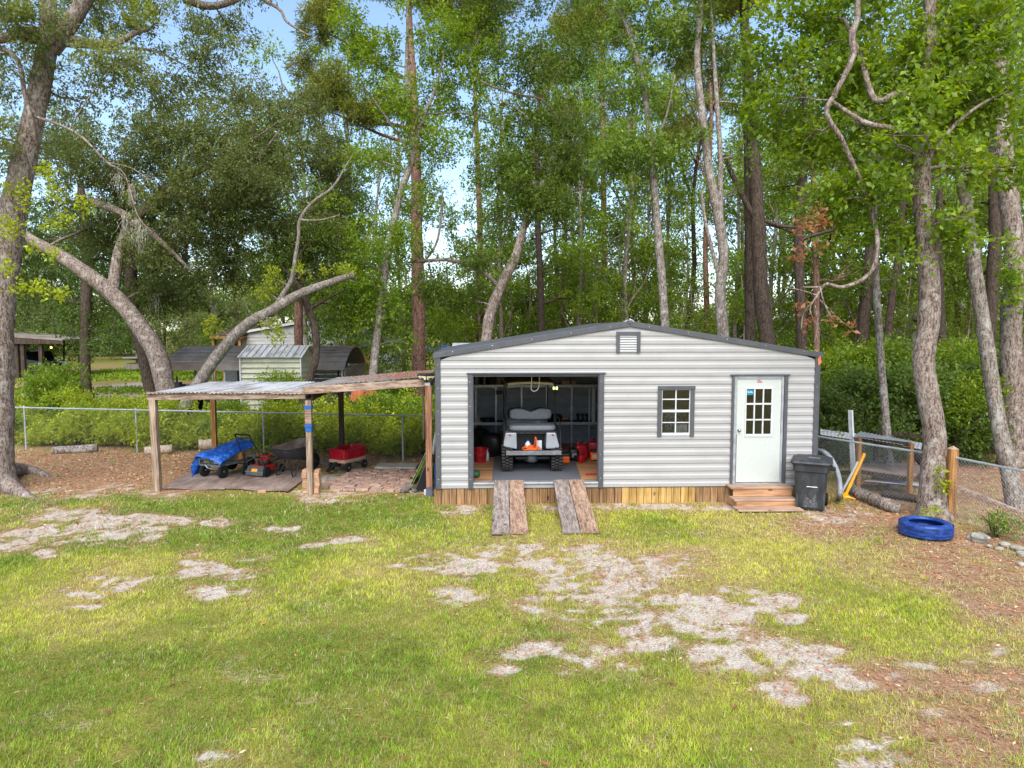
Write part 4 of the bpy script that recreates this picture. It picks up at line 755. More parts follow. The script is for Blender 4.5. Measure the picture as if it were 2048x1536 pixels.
# solar light
sl = thing('solar_light', 'black solar flood light with two pale panels on top of the reddish post', 'light', (PR.x - .03, PR.y, 2.30))
zl_ = 2.42
MB().box((0, 0, .03), (.13, .13, .06)).build('bracket', 'white', sl, local=True); MB().tube([(0, 0, .06), (0, 0, .12)], .025, 10).build('neck', 'black_plastic', sl, local=True)
hs = MB().prism([(-.19, -.10, .2), (-.09, -.16, .12), (.09, -.16, .12), (.2, -.08, .2), (.17, .1, .21), (-.17, .1, .21)], (0, .0, .035)).build('housing', 'black_plastic', sl, local=True)
MB().add([(-.17, -.128, .195), (-.012, -.172, .195), (-.012, -.168, .125), (-.1, -.15, .125)], [(0, 3, 2, 1)]).build('lens', 'pale_lens', hs, local=True); MB().add([(.17, -.118, .195), (.012, -.172, .195), (.012, -.168, .125), (.1, -.15, .125)], [(0, 1, 2, 3)]).build('lens', 'pale_lens', hs, local=True)
# ---- brick pile round the middle post
bp_ = thing('brick_pile', 'two narrow stacks of tan bricks leaning on the middle post', 'bricks', (PM.x, PM.y + .1, 0)); me = MB().box((0, 0, 0), (.1, .2, .052)).mesh('brick', 'brick_tan'); rs = random.Random(2)
for sx in (-.115, .125):
    for k in range(9): piece('brick', me, bp_, (sx + rs.uniform(-.01, .01), rs.uniform(-.02, .02), .026 + k * .055), (0, 0, rs.uniform(-.08, .08)))
# ---- plywood sheets
def sheet(pts, label, z=.03):
    P4 = [G(*p) for p in pts]; rows = []
    for i in range(7):
        t = i / 6; rows.append([]);
        for j in range(9):
            p = P4[0].lerp(P4[1], j / 8).lerp(P4[3].lerp(P4[2], j / 8), t); rows[-1].append((p.x + .012 * math.sin(j * 3.1 + i), p.y + .012 * math.sin(i * 2.3 + j), z + .012 * math.sin(j * 1.1 + i * .7)))
    MB().grid(rows, .018).build('plywood_sheet', 'ply_old', label=label, cat='plywood')
sheet(((325, 979), (449, 981), (500, 950), (378, 946)), 'weathered plywood sheet on the ground under the tarped cart'); sheet(((453, 979.5), (577, 985), (630, 941), (508, 942)), 'warped plywood sheet on the ground under the mower and wheelbarrow', .035)
MB().box(G(524, 984) + Vector((0, 0, .01)), (.17, .08, .05), (0, 0, .1)).build('wood_offcut', 'brick_tan', label='small pale block lying in front of the warped plywood', cat='block', bevel=.005)
# ---- paved floor
pvt = thing('paved_floor', 'uneven floor of reddish pavers and bricks beside the red wagon', 'paving', tuple(G(740, 962)))
me_b = MB().box((0, 0, 0), (.275, .245, .06)).mesh('paver', 'paver'); me_s = MB().box((0, 0, 0), (.20, .115, .06)).mesh('paver', 'paver'); rs = random.Random(7)
a0, a1, b1, b0 = G(660, 981), G(806, 984), G(829, 942), G(712, 941)
y = 0.0; D_ = (b0 - a0).length; r = 0
while y < D_ - .1:
    big = r in (0, 1, 3); dep = .25 if big else .122; Wd = .285 if big else .21; t = (y + dep / 2) / D_
    l = a0.lerp(b0, t); rr_ = a1.lerp(b1, t); wlen = (rr_ - l).length; dirv = (rr_ - l).normalized(); ang = math.atan2(dirv.y, dirv.x); xx = -.12 * (r % 2) + rs.uniform(-.04, .04)
    if r in (1, 2, 3): xx -= .25
    while xx < wlen - .06:
        p = l + dirv * (xx + Wd / 2) - pvt.location
        piece('paver', me_b if big else me_s, pvt, (p.x, p.y, .005 + rs.uniform(-.012, .02)), (rs.uniform(-.05, .05), rs.uniform(-.04, .04), ang + rs.uniform(-.06, .06)), (rs.uniform(.93, 1.0), rs.uniform(.93, 1.0), 1)); xx += Wd
    y += dep + .006; r += 1
for px, lb in ((774, 'square grey concrete slab behind the pavers, next to the red wagon'), (814, 'square grey concrete slab behind the pavers, next to the leaning boards')):
    q = G(px, 936); MB().box((q.x, q.y, .05), (.52, .50, .06), (.02, .01, rad(-4))).build('concrete_slab', 'concrete', label=lb, cat='slab', bevel=.01)
# ---- boards leaning on the shed side
XS = XL - .03
def lean(x0, y0, x1, z1, y1, w, th, mt, name, lb, cat): MB().beam((x0, y0, 0.0), (x1, y1, z1), th, w, (0, 1, 0)).build(name, mt, label=lb, cat=cat)
g = G(822, 966); lean(g.x, g.y + .3, XS - .22, .95, g.y + .4, .6, .02, 'wood_beam', 'leaning_board', 'pale brown board leaning behind the reddish post', 'board')
lean(g.x + .05, g.y + .15, XS - .16, 1.0, g.y + .25, .55, .015, 'green_plastic', 'leaning_board', 'thin board with green edge leaning in the stack by the reddish post', 'board')
lean(g.x + .16, g.y - .0, XS - .14, .92, g.y + .1, .5, .02, 'steel_grey', 'leaning_sheet', 'blue grey metal sheet leaning at the front of the board stack', 'sheet')
g2 = G(838, 985); MB().prism([(g2.x - .1, g2.y + .1, 0), (g2.x + .22, g2.y + .1, 0), (XS - .12, g2.y + .25, .75), (XS - .2, g2.y + .25, .8)], (0, .04, 0)).build('rubber_mat', 'black_rubber', label='black rubber mat slumped at the foot of the leaning boards', cat='mat')
lean(XS - .3, 15.1, XS - .0, 1.75, 15.3, .03, .03, 'galv_pole', 'leaning_pipe', 'thin grey metal pipe leaning high on the shed side', 'pipe'); lean(XS - .28, 15.35, XS - .05, 1.35, 15.5, .14, .03, 'wood_post', 'leaning_plank', 'grey plank leaning upright between post and shed', 'plank'); lean(XS - .22, 15.6, XS - .04, 1.45, 15.7, .16, .03, 'wood_dark', 'leaning_plank', 'dark brown plank leaning against the shed side', 'plank')
MB().beam((XS - .19, 14.75, 0.02), (XS - .13, 14.9, .62), .03, .12, (0, 1, 0)).build('green_board', 'green_plastic', label='bright green plastic strip standing between post and shed', cat='strip', bevel=.01)
MB().lathe([(.05, 0), (.05, .56), (.001, .57)], 14, (XS - .055, 15.0, 0)).build('blue_barrel', 'blue_plastic', label='blue plastic tube standing against the shed corner', cat='tube')
MB().lathe([(.03, 0), (.032, .1), (.02, .12), (.001, .121)], 12, tuple(G(851, 990))).build('white_cup', 'white', label='small white cup at the foot of the reddish post', cat='cup')
rs = random.Random(17)
for k, (px, py, s, lb) in enumerate(((808, 985, .11, 'grey broken rock at the corner of the pavers'), (820, 978, .13, 'dark broken rock leaning on the black rubber mat'), (813, 973, .09, 'small dark rock on the paver edge near the leaning boards'), (828, 984, .08, 'small grey rock in front of the black rubber mat'))):
    q = G(px, py); MB().sell((q.x, q.y, s * .35), (s * 1.6, s * 1.4, s), .7, 10, 7, rot=(rs.random(), rs.random() * .5, rs.random() * 3), fn=lambda v: v * (1 + .15 * math.sin(40 * v.x + 31 * v.y))).build('rock', 'rubble', label=lb, cat='rock')
# ================================================================== YARD THINGS
def wheel(par, c, r, w, yaw=0, hub='steel_grey', tyre='black_rubber', name='wheel'):
    """c local centre; axle along local x turned by yaw"""
    R = (0, rad(90), yaw)
    t = MB().lathe([(r * .6, -w * .45), (r * .85, -w * .5), (r, -w * .3), (r, w * .3), (r * .85, w * .5), (r * .6, w * .45)], 28, c, R).build(name, tyre, par, local=True, smooth=True)
    MB().lathe([(r * .6, -w * .4), (r * .5, -w * .15), (r * .18, -w * .3), (r * .1, -w * .55), (r * .1, w * .55), (r * .18, w * .3), (r * .5, w * .15), (r * .6, w * .4)], 20, c, R).build('hub', hub, t, local=True)
    return t
# ---- tarped garden cart: local y = length (away), origin at middle of the near end on the plywood
Z0 = .035
q = G(415, 962); gc2 = thing('garden_cart', 'grey green mesh sided garden cart under a blue tarp', 'cart', (q.x, q.y + .15, Z0), rad(-24))
for sx in (-1, 1):
    wheel(gc2, (sx * .27, .12, .15), .15, .09, 0); wheel(gc2, (sx * .27, .98, .17), .17, .10, 0)
MB().bb(-.3, .3, 0, 1.15, .27, .31).build('bed', 'cart_grey', gc2, local=True)
for p, s in (((0, .0, .43), (.62, .02, .02)), ((0, 1.15, .43), (.62, .02, .02)), ((-.3, .57, .43), (.02, 1.17, .02)), ((.3, .57, .43), (.02, 1.17, .02))): MB().box(p, s).build('side_rail', 'cart_grey', gc2, local=True)
for x, y in ((-.3, 0), (.3, 0), (-.3, 1.15), (.3, 1.15), (0, 0)): MB().box((x, y, .36), (.025, .025, .16)).build('corner_post', 'cart_grey', gc2, local=True)
mb = MB()
for k in range(14):
    x = -.29 + k * .043
    if x + .13 < .31: mb.beam((x, -.003, .31), (x + .13, -.003, .43), .003, .003); mb.beam((x + .13, -.003, .31), (x, -.003, .43), .003, .003)
for k in range(26):
    y = .01 + k * .043
    for xs_ in (-.303, .303):
        if y + .13 < 1.16: mb.beam((xs_, y, .31), (xs_, y + .13, .43), .003, .003); mb.beam((xs_, y + .13, .31), (xs_, y, .43), .003, .003)
mb.build('mesh_side', 'steel_grey', gc2, local=True, kind='stuff')
MB().tube([(-.3, .12, .15), (.3, .12, .15)], .014, 8).build('front_axle', 'black_steel', gc2, local=True); MB().tube([(-.3, .98, .17), (.3, .98, .17)], .014, 8).build('rear_axle', 'black_steel', gc2, local=True)
MB().tube([(0, .05, .2), (-.05, -.02, .24), (-.1, -.03, .3)], .012, 6).build('drawbar', 'galv', gc2, local=True)
def place(local, root): return root.matrix_basis @ Vector(local)
bpy.context.view_layer.update()
def inroot(root): m_ = Matrix.Translation(root.location) @ Matrix.Rotation(root.rotation_euler.z, 4, 'Z'); return lambda *p: m_ @ Vector(p)
L2 = inroot(gc2)
b = thing('battery_box', 'blue and white battery box riding in the tarped cart', 'box', L2(.12, .16, .312), gc2.rotation_euler.z); MB().bb(-.13, .13, -.08, .08, 0, .13).build('body', 'blue_plastic', b, local=True, bevel=.01); MB().bb(-.07, .12, -.087, -.081, .02, .1).build('sticker', 'white', b, local=True)
rr = random.Random(5); MB().tube(catmull([L2(-.16 + .1 * math.cos(k * .8), .12 + .05 * math.sin(k * .8), .322 + .004 * k) for k in range(16)], 3), .012, 6).build('hose_coil', plain('hose_yellow', srgb(196, 186, 70), .6), label='coiled yellow hose riding in the tarped cart', cat='hose', smooth=True)
b = thing('orange_bag', 'dull orange sack in the back of the tarped cart', 'sack', L2(.12, .75, .312), .2); MB().sell((0, 0, .13), (.36, .5, .3), .6).build('body', plain('sack_tan', srgb(150, 108, 52), .9), b, local=True, smooth=True); MB().tube([(-.05, -.2, .25), (.02, -.1, .3), (.07, -.2, .24)], .01, 6).build('strap', 'black_rubber', b, local=True)
# tarp: folded sheet over the load, hanging to the ground on the left
def hfun(u, v): return .54 + .20 * v - .06 * abs(u - .15) * (1 - v) + .02 * math.sin(7 * u + 5 * v) + .015 * math.sin(13 * u - 9 * v)
rows = []
for i in range(17):
    v = i / 16; row = []
    for j in range(17):
        k = j / 16; x = -.36 + .74 * k * (1 - .10 * v); z = hfun(k, v) - .10 * max(0, (k - .86) / .14) - .07 * max(0, (.1 - k) / .1) * (v > .2); y = -.05 + 1.18 * v + .03 * math.sin(9 * k) - (.05 if i == 0 else 0)
        if i == 0: z -= .05 + .02 * math.sin(8 * k)
        row.append(L2(x, y, z))
    rows.append(row)
mb = MB(); mb.grid(rows, .004); flap = []
for i in range(13):
    t = i / 12; row = []
    for j in range(9):
        k = j / 8; row.append(L2(-.355 - .10 * t * (1.1 - .5 * k) - .035 * math.sin(7 * k + 4 * t), -.07 + (.30 + .06 * t) * k - .06 * t + .025 * math.sin(9 * t + 5 * k), hfun(0, k * .3) - .03 - t * (hfun(0, k * .3) - .045) * (1 - .10 * k)))
    flap.append(row)
mb.grid(flap, .004); mb.build('blue_tarp', 'tarp', label='crumpled blue tarp thrown over the garden cart', cat='tarp', smooth=True)
# ---- push mower: local y = forward; flap and handle at the back
q = G(508, 957); mw = thing('lawn_mower', 'red and black push lawn mower on the warped plywood', 'mower', (q.x + .02, q.y + .12, Z0 + .01), rad(-22))
dk = MB().prism([(-.24, -.0, .1), (.24, 0, .1), (.26, .35, .1), (.16, .58, .1), (-.16, .58, .1), (-.26, .35, .1)], (0, 0, .12)).build('deck', 'red_metal', mw, local=True, bevel=.02)
fl = MB().add([(-.25, -.10, .02), (.25, -.10, .02), (.22, .0, .225), (-.22, 0, .225), (-.25, -.085, .02), (.25, -.085, .02), (.22, .015, .225), (-.22, .015, .225)], [(0, 1, 2, 3), (7, 6, 5, 4), (0, 4, 5, 1), (1, 5, 6, 2), (2, 6, 7, 3), (3, 7, 4, 0)]).build('rear_flap', 'mower_black', mw, local=True)
MB().add([(-.09, -.068, .105), (.07, -.068, .105), (.07, -.04, .165), (-.09, -.04, .165)], [(0, 1, 2, 3)]).build('sticker', 'yellow_paint', fl, local=True)
MB().tube([(-.28, -.06, .09), (.28, -.06, .09)], .012, 6).build('axle_bar', 'steel_grey', mw, local=True)
for sx in (-1, 1): wheel(mw, (sx * .31, -.02, .12), .12, .06, 0, 'mower_black'); wheel(mw, (sx * .28, .56, .10), .10, .055, 0, 'mower_black')
en = MB().lathe([(.15, .22), (.16, .27), (.15, .33), (.001, .34)], 20, (0, .3, 0)).build('engine', 'black_plastic', mw, local=True); MB().sell((.02, .3, .37), (.30, .27, .16), .5).build('engine_cover', 'red_metal', en, local=True, smooth=True); MB().lathe([(.07, 0), (.07, .03), (.001, .031)], 16, (.02, .3, .455)).build('recoil_cap', 'black_plastic', en, local=True)
MB().sell((.2, .33, .34), (.1, .14, .14), .5).build('fuel_tank', 'black_plastic', en, local=True, smooth=True)
hp = [(-.25, .03, .16), (-.245, -.1, .42), (-.22, -.36, .86), (-.2, -.42, .98)]
MB().tube(catmull(hp, 3), .013, 8).build('handle_leg', 'black_steel', mw, local=True, smooth=True); MB().tube(catmull([(-p[0], p[1], p[2]) for p in hp], 3), .013, 8).build('handle_leg', 'black_steel', mw, local=True, smooth=True)
MB().tube([(-.205, -.40, .94), (.205, -.40, .94)], .014, 8).build('cross_bar', 'black_steel', mw, local=True); MB().tube(catmull([(-.2, -.42, .98), (-.19, -.44, 1.02), (0, -.445, 1.025), (.19, -.44, 1.02), (.2, -.42, .98)], 3), .02, 8).build('grip_bar', 'black_rubber', mw, local=True, smooth=True)
MB().tube([(-.24, -.05, .3), (-.17, -.03, .36), (-.1, .1, .4)], .005, 5).build('control_cable', 'steel_grey', mw, local=True)
# ---- wheelbarrow: local y = forward (wheel), handles at -y
q = G(584, 956); wb = thing('wheelbarrow', 'black plastic tray wheelbarrow beside the middle post', 'wheelbarrow', (q.x - .02, q.y + .25, Z0 + .01), rad(-28))
ring0 = []; prof = []
def tray(n, s, z, yoff):   # rounded tray outline
    P_ = []
    for j in range(n):
        a = 2 * math.pi * j / n; cx_ = math.copysign(abs(math.cos(a)) ** .6, math.cos(a)); sy = math.copysign(abs(math.sin(a)) ** .6, math.sin(a)); wd = .36 * (1 - .12 * sy)
        P_.append((cx_ * wd * s[0], sy * .52 * s[1] + yoff, z + .10 * max(0, sy) * (z > .55)))
    return P_
n = 40; levels = [tray(n, (.62, .58), .40, .04), tray(n, (.78, .76), .46, .03), tray(n, (.94, .94), .62, .02), tray(n, (1, 1), .68, .02), tray(n, (1.06, 1.04), .685, .02), tray(n, (1.06, 1.04), .67, .02), tray(n, (1.0, .985), .665, .02)]
mb = MB(); vs = [p for l in levels[:6] for p in l]; fs = [tuple(range(n - 1, -1, -1))] + [(i * n + j, i * n + (j + 1) % n, (i + 1) * n + (j + 1) % n, (i + 1) * n + j) for i in range(5) for j in range(n)]
tr = mb.add(vs, fs).build('tray', 'barrow_black', wb, local=True, smooth=True)
inn = [tray(n, (.98, .98), .682, .02), tray(n, (.91, .91), .615, .02), tray(n, (.74, .72), .47, .03), tray(n, (.58, .54), .42, .04)]
mb = MB(); mb.add([p for l in inn for p in l], [(i * n + (j + 1) % n, i * n + j, (i + 1) * n + j, (i + 1) * n + (j + 1) % n)[::-1] for i in range(3) for j in range(n)] + [tuple(3 * n + j for j in range(n))]).build('tray_lining', 'barrow_inner', tr, local=True, smooth=True)
for sx in (-1, 1):
    MB().tube([(sx * .11, .68, .19), (sx * .17, .2, .36), (sx * .25, -.4, .42), (sx * .28, -.78, .50)], .02, 8).build('handle', 'wood_dark', wb, local=True); MB().tube([(sx * .28, -.78, .5), (sx * .285, -.9, .52)], .024, 8).build('grip', 'black_rubber', wb, local=True)
    MB().tube([(sx * .2, .02, .39), (sx * .24, -.22, .02), (sx * .24, -.30, .01), (sx * .24, -.42, .42)], .016, 6).build('leg', 'black_steel', wb, local=True); MB().beam((sx * .12, .62, .22), (sx * .2, .38, .52), .02, .04).build('brace', 'black_steel', wb, local=True)
MB().tube([(-.24, -.2, .14), (.24, -.2, .14)], .012, 6).build('cross_brace', 'black_steel', wb, local=True); MB().tube([(-.12, .68, .195), (.12, .68, .195)], .012, 6).build('axle', 'black_steel', wb, local=True)
wheel(wb, (0, .68, .195), .195, .09, 0, 'steel_grey')
# ---- red wagon: local y = length away, tow handle at the near end
q = G(672, 948); wg = thing('toy_wagon', 'red plastic wagon with tan base and white wheel hubs', 'wagon', (q.x - .02, q.y + .12, .03), rad(-30))
mb = MB(); W_, Ln = .27, .86
lv = [(.25, .40, .20, .0), (.27, .43, .27, 0), (.255, .42, .275, 0), (.275, .43, .44, 0), (.285, .44, .445, 0)]
def rr_rect(w, l, z, n=32, e=.28): return [(math.copysign(abs(math.cos(2 * math.pi * j / n)) ** e, math.cos(2 * math.pi * j / n)) * w, math.copysign(abs(math.sin(2 * math.pi * j / n)) ** e, math.sin(2 * math.pi * j / n)) * l + .42, z) for j in range(n)]
n = 32
def shell(levels, mt, name, par, cap=True):
    vs = [p for l in levels for p in l]; m_ = len(levels); fs = [(i * n + j, i * n + (j + 1) % n, (i + 1) * n + (j + 1) % n, (i + 1) * n + j) for i in range(m_ - 1) for j in range(n)]
    if cap: fs.append(tuple(range(n - 1, -1, -1)))
    return MB().add(vs, fs).build(name, mt, par, local=True)
shell([rr_rect(.23, .36, .19), rr_rect(.27, .43, .22), rr_rect(.275, .435, .29), rr_rect(.255, .41, .295)], 'wagon_tan', 'base', wg)
def crest(lv, a): return [(x, y, z + (a * math.exp(-((x) / .2) ** 2) if (y < .05 or y > .8) else 0)) for x, y, z in lv]
bd = shell([rr_rect(.25, .405, .296), crest(rr_rect(.268, .425, .49), .03), crest(rr_rect(.28, .44, .52), .035), crest(rr_rect(.28, .44, .53), .035), crest(rr_rect(.25, .41, .53), .035), rr_rect(.235, .395, .30), rr_rect(.01, .02, .298)], 'wagon_red', 'tray', wg, False)
for x in (-.17, -.06, .06, .17): MB().box((x, -.012, .40), (.012, .02, .17)).build('rib', 'wagon_red', bd, local=True)
for k in range(7): MB().box((.272, .1 + k * .11, .40), (.02, .012, .17)).build('rib', 'wagon_red', bd, local=True)
for sx in (-1, 1):
    for y in (.14, .74): wheel(wg, (sx * .25, y, .10), .10, .06, 0, 'white')
MB().tube([(-.25, .14, .1), (.25, .14, .1)], .012, 6).build('axle', 'black_steel', wg, local=True); MB().tube([(-.25, .74, .1), (.25, .74, .1)], .012, 6).build('axle', 'black_steel', wg, local=True)
MB().beam((0, .02, .24), (-.05, -.26, .04), .12, .035).build('tow_handle', 'black_plastic', wg, local=True, bevel=.01); MB().tube([(-.14, -.02, .2), (-.15, -.09, .19), (-.06, -.1, .18)], .016, 6).build('grip', 'black_plastic', wg, local=True); MB().bb(-.07, .07, -.03, .1, .14, .2).build('turn_plate', 'black_plastic', wg, local=True)
# ---- wheeled bin
q = G(1630, 1023); bn = thing('wheeled_bin', 'dark grey wheeled rubbish bin standing by the steps', 'bin', (q.x + .05, q.y + .30, 0), rad(-28)); bn.scale = (1.06, 1.06, 1.04)
def rect(w, d, z, y=0, e=.18, n=36): return [(math.copysign(abs(math.cos(2 * math.pi * j / n)) ** e, math.cos(2 * math.pi * j / n)) * w, math.copysign(abs(math.sin(2 * math.pi * j / n)) ** e, math.sin(2 * math.pi * j / n)) * d + y, z) for j in range(n)]
n = 36; by = shell([rect(.22, .24, .0), rect(.235, .26, .05), rect(.27, .30, .55), rect(.275, .305, .72), rect(.30, .33, .73), rect(.305, .335, .84), rect(.32, .35, .85), rect(.32, .35, .875)], 'bin_grey', 'body', bn)
ld = shell([rect(.335, .365, .87, -.005), rect(.345, .378, .885, -.005), rect(.335, .365, .915, -.005), rect(.27, .29, .945, 0), rect(.12, .14, .955, 0), rect(.01, .01, .957, 0)], 'bin_grey', 'lid', bn); MB().box((.05, -.12, .962), (.2, .1, .006)).build('label_plate', 'steel_grey', ld, local=True, bevel=.003)
rc = MB().box((.03, -.272, .49), (.19, .012, .16)).build('lift_recess', 'black_plastic', by, local=True); MB().tube([(-.06, -.285, .45), (.12, -.285, .45)], .012, 8).build('lift_bar', 'galv', by, local=True)
MB().add([(-.11, -.262, .07), (.13, -.262, .07), (.09, -.282, .33), (-.07, -.282, .33), (-.11, -.25, .07), (.13, -.25, .07), (.09, -.27, .33), (-.07, -.27, .33)], [(0, 1, 2, 3), (7, 6, 5, 4), (0, 4, 5, 1), (1, 5, 6, 2), (2, 6, 7, 3), (3, 7, 4, 0)]).build('worn_panel', nmat('worn_plastic', [srgb(44, 46, 48), srgb(74, 76, 78), srgb(132, 132, 130)], 34, .7, bump=.2), by, local=True)
for x in (-.215, .23): MB().box((x, -.262, .33), (.03, .02, .6), (rad(-3), 0, 0)).build('rib', 'bin_grey', by, local=True)
MB().tube([(.2, .33, .78), (.34, .42, .8), (-.34, .42, .8), (-.2, .33, .78)], .02, 8).build('handle', 'black_plastic', bn, local=True); MB().box((.33, .1, .74), (.14, .1, .06)).build('side_lug', 'black_plastic', bn, local=True, bevel=.01)
for sx in (-1, 1): wheel(bn, (sx * .25, .3, .12), .12, .06, 0, 'black_plastic')
# ---- drain hose arching behind the bin
pts = [Vp(p, q, y) for p, q, y in ((1632, 901, 14.6), (1640, 902, 14.3), (1652, 907, 14.0), (1664, 921, 13.8), (1673, 939, 13.65), (1678, 957, 13.55), (1680, 975, 13.5), (1679, 990, 13.45))]; e_ = G(1678, 1000); pts.append(Vector((e_.x, e_.y, .03)))
cpt = catmull(pts, 8); MB().tube(cpt, [.045 + (.006 if i % 2 else 0) for i in range(len(cpt))], 12).build('drain_hose', nmat('hose_grey', [srgb(108, 112, 118), srgb(150, 154, 160)], 8, .6), label='grey ribbed drain hose arching from behind the bin to the ground', cat='hose', smooth=True)
# ---- things leaning on the wood rack
a = G(1707, 980); MB().prism([(a.x - .045, a.y, 0), (a.x + .045, a.y, 0), (a.x + .045, a.y + .006, 0), (a.x + .045, a.y - .05, 0), (a.x + .039, a.y - .05, 0)], tuple(Vp(1700, 820, a.y + .12) - Vector((a.x, a.y, 0)))).build('metal_channel', 'galv', label='tall grey metal channel leaning upright against the wood rack', cat='channel')
MB().beam(Vector((a.x + .03, a.y - .055, 0.02)), Vp(1704, 821, a.y + .05), .03, .006, (0, 1, 0)).build('metal_strip', 'white', label='white strip leaning along the tall grey channel', cat='strip')
a = G(1690, 998); t = thing('lever_tool', 'bright yellow lever pole with hooked foot leaning by the logs', 'tool', tuple(a)); tp = Vp(1729, 907, a.y + .3)
MB().beam(a + Vector((0, 0, .07)), tp, .05, .035, (0, 1, 0)).build('pole', 'yellow_paint', t); MB().lathe([(.06, -.03), (.06, .03)], 18, (a.x, a.y, .07), (rad(90), 0, 0)).build('pivot', 'yellow_paint', t); MB().tube([(a.x, a.y - .01, .05), (a.x + .08, a.y - .05, .04), (a.x + .17, a.y - .08, .015)], [.03, .025, .012], 8).build('hook', 'yellow_paint', t)
a = G(1681, 990); MB().beam(a + Vector((0, 0, .0)), Vp(1722, 911, a.y + .35), .035, .03, (0, 1, 0)).build('grey_pole', 'white', label='pale grey pole leaning beside the yellow lever', cat='pole')
# ---- log edging
lg = [((1700, 985), (1722, 997), .11), ((1721, 999), (1747, 1008), .115), ((1747, 1009), (1776, 1020), .115), ((1773, 1022), (1804, 1026), .10)]
names = ['short bark covered log next to the yellow lever', 'short log second from the yellow lever in the log row', 'short log third from the yellow lever in the log row', 'short log with sawn end at the end of the log row']
def log(a, b, r, label, mt='bark_grey', end='wood_beam'):
    rs = random.Random(label); a = Vector(a); b = Vector(b); t = thing('log', label, 'log', ((a.x + b.x) / 2, (a.y + b.y) / 2, 0)); pts = [a.lerp(b, k / 6) for k in range(7)]
    MB().tube(pts, [r * rs.uniform(.93, 1.06) for _ in pts], 14, wob=.26, rnd=rs).build('bark', mt, t, smooth=True)
    d = (b - a).normalized()
    for p, s in ((a, -1), (b, 1)): MB().tube([p + d * s * .002, p + d * s * .008], r * .9, 14).build('sawn_end', end, t)
for (p, q, r), nm in zip(lg, names): A_ = G(*p); B_ = G(*q); log((A_.x, A_.y + .06, r * .85), (B_.x, B_.y + .06, r * .85), r, nm)
A_, B_ = G(1765, 994), G(1835, 1006); log((A_.x, A_.y, .08), (B_.x, B_.y, .08), .08, 'long thin mossy log lying behind the log row', 'bark_dark')
A_, B_ = G(1826, 935), G(1850, 965); log((A_.x, A_.y, .45), (B_.x, B_.y - .3, .3), .13, 'thick grey log propped behind the big trunk', 'bark_dark')
A_, B_ = G(1795, 1055), G(1842, 1040); log((A_.x, A_.y, .03), (B_.x, B_.y, .05), .035, 'pale root like branch lying in front of the big trunk', 'bark_pale')
A_, B_ = G(290, 909), G(345, 906); log((A_.x, A_.y, .08), (B_.x, B_.y, .12), .13, 'pale weathered log lying by the fence left of the shelter', 'bark_pale')
A_, B_ = G(105, 907), G(195, 903); log((A_.x, A_.y, .06), (B_.x, B_.y, .10), .12, 'grey rotten log along the fence near the left oak', 'bark_grey')
A_, B_ = G(398, 905), G(432, 903); log((A_.x, A_.y, .22), (B_.x, B_.y, .22), .14, 'pale sawn log behind the tarped cart', 'bark_pale')
# ---- blue tyre
q = G(1878, 1083); t = thing('painted_tyre', 'blue painted tyre lying flat at the foot of the big trunk', 'tyre', (q.x, q.y + .36, 0))
R_, w = .40, .25; MB().lathe([(R_ * .66, .02), (R_ * .78, .0), (R_ * .93, .015), (R_, .06), (R_ * 1.005, w / 2), (R_, w - .06), (R_ * .93, w - .015), (R_ * .78, w), (R_ * .66, w - .02), (R_ * .64, w - .05), (R_ * .88, w - .07), (R_ * .9, .07), (R_ * .64, .05)], 56, closed=True).build('carcass', 'blue_tyre', t, local=True, smooth=True)
for z in (.055, .10, .15, .195): MB().lathe([(R_ * 1.004, z - .018), (R_ * 1.022, z - .015), (R_ * 1.022, z + .015), (R_ * 1.004, z + .018)], 56, closed=True).build('tread_rib', 'blue_tyre', t, local=True)
MB().lathe([(.001, .05), (R_ * .86, .05)], 24).build('soil_fill', nmat('soil', [srgb(36, 30, 24), srgb(66, 56, 46)], 14, 1, bump=.4), t, local=True)
# ---- stones along the right fence
rs = random.Random(31)
for px, py, w, h, lb in ((1961, 1083, .26, .15, 'largest pale boulder right of the blue tyre'), (1941, 1079, .1, .06, 'small pale stone between the tyre and the boulder'), (2008, 1092, .16, .06, 'flat pale stone below the low fence shrub'), (1995, 1098, .12, .05, 'flat tan stone in the row right of the boulder'), (2035, 1100, .22, .06, 'wide flat pale stone near the end of the stone row'), (2046, 1112, .14, .07, 'pointed pale stone at the end of the stone row'), (2041, 1131, .1, .05, 'small pale stone apart from the stone row'), (1979, 1094, .1, .04, 'small flat stone at the foot of the boulder')):
    q = G(px, py); k = rs.random() * 6; MB().sell((q.x, q.y, h * .38), (w, w * .8, h), .62, 12, 7, rot=(rs.uniform(-.1, .1), rs.uniform(-.1, .1), rs.random() * 3), fn=lambda v: v * (1 + .16 * math.sin(29 * v.x + k) + .14 * math.sin(37 * v.y + 2 * k) + .1 * math.sin(47 * v.z + k))).build('stone', 'stone', label=lb, cat='stone')
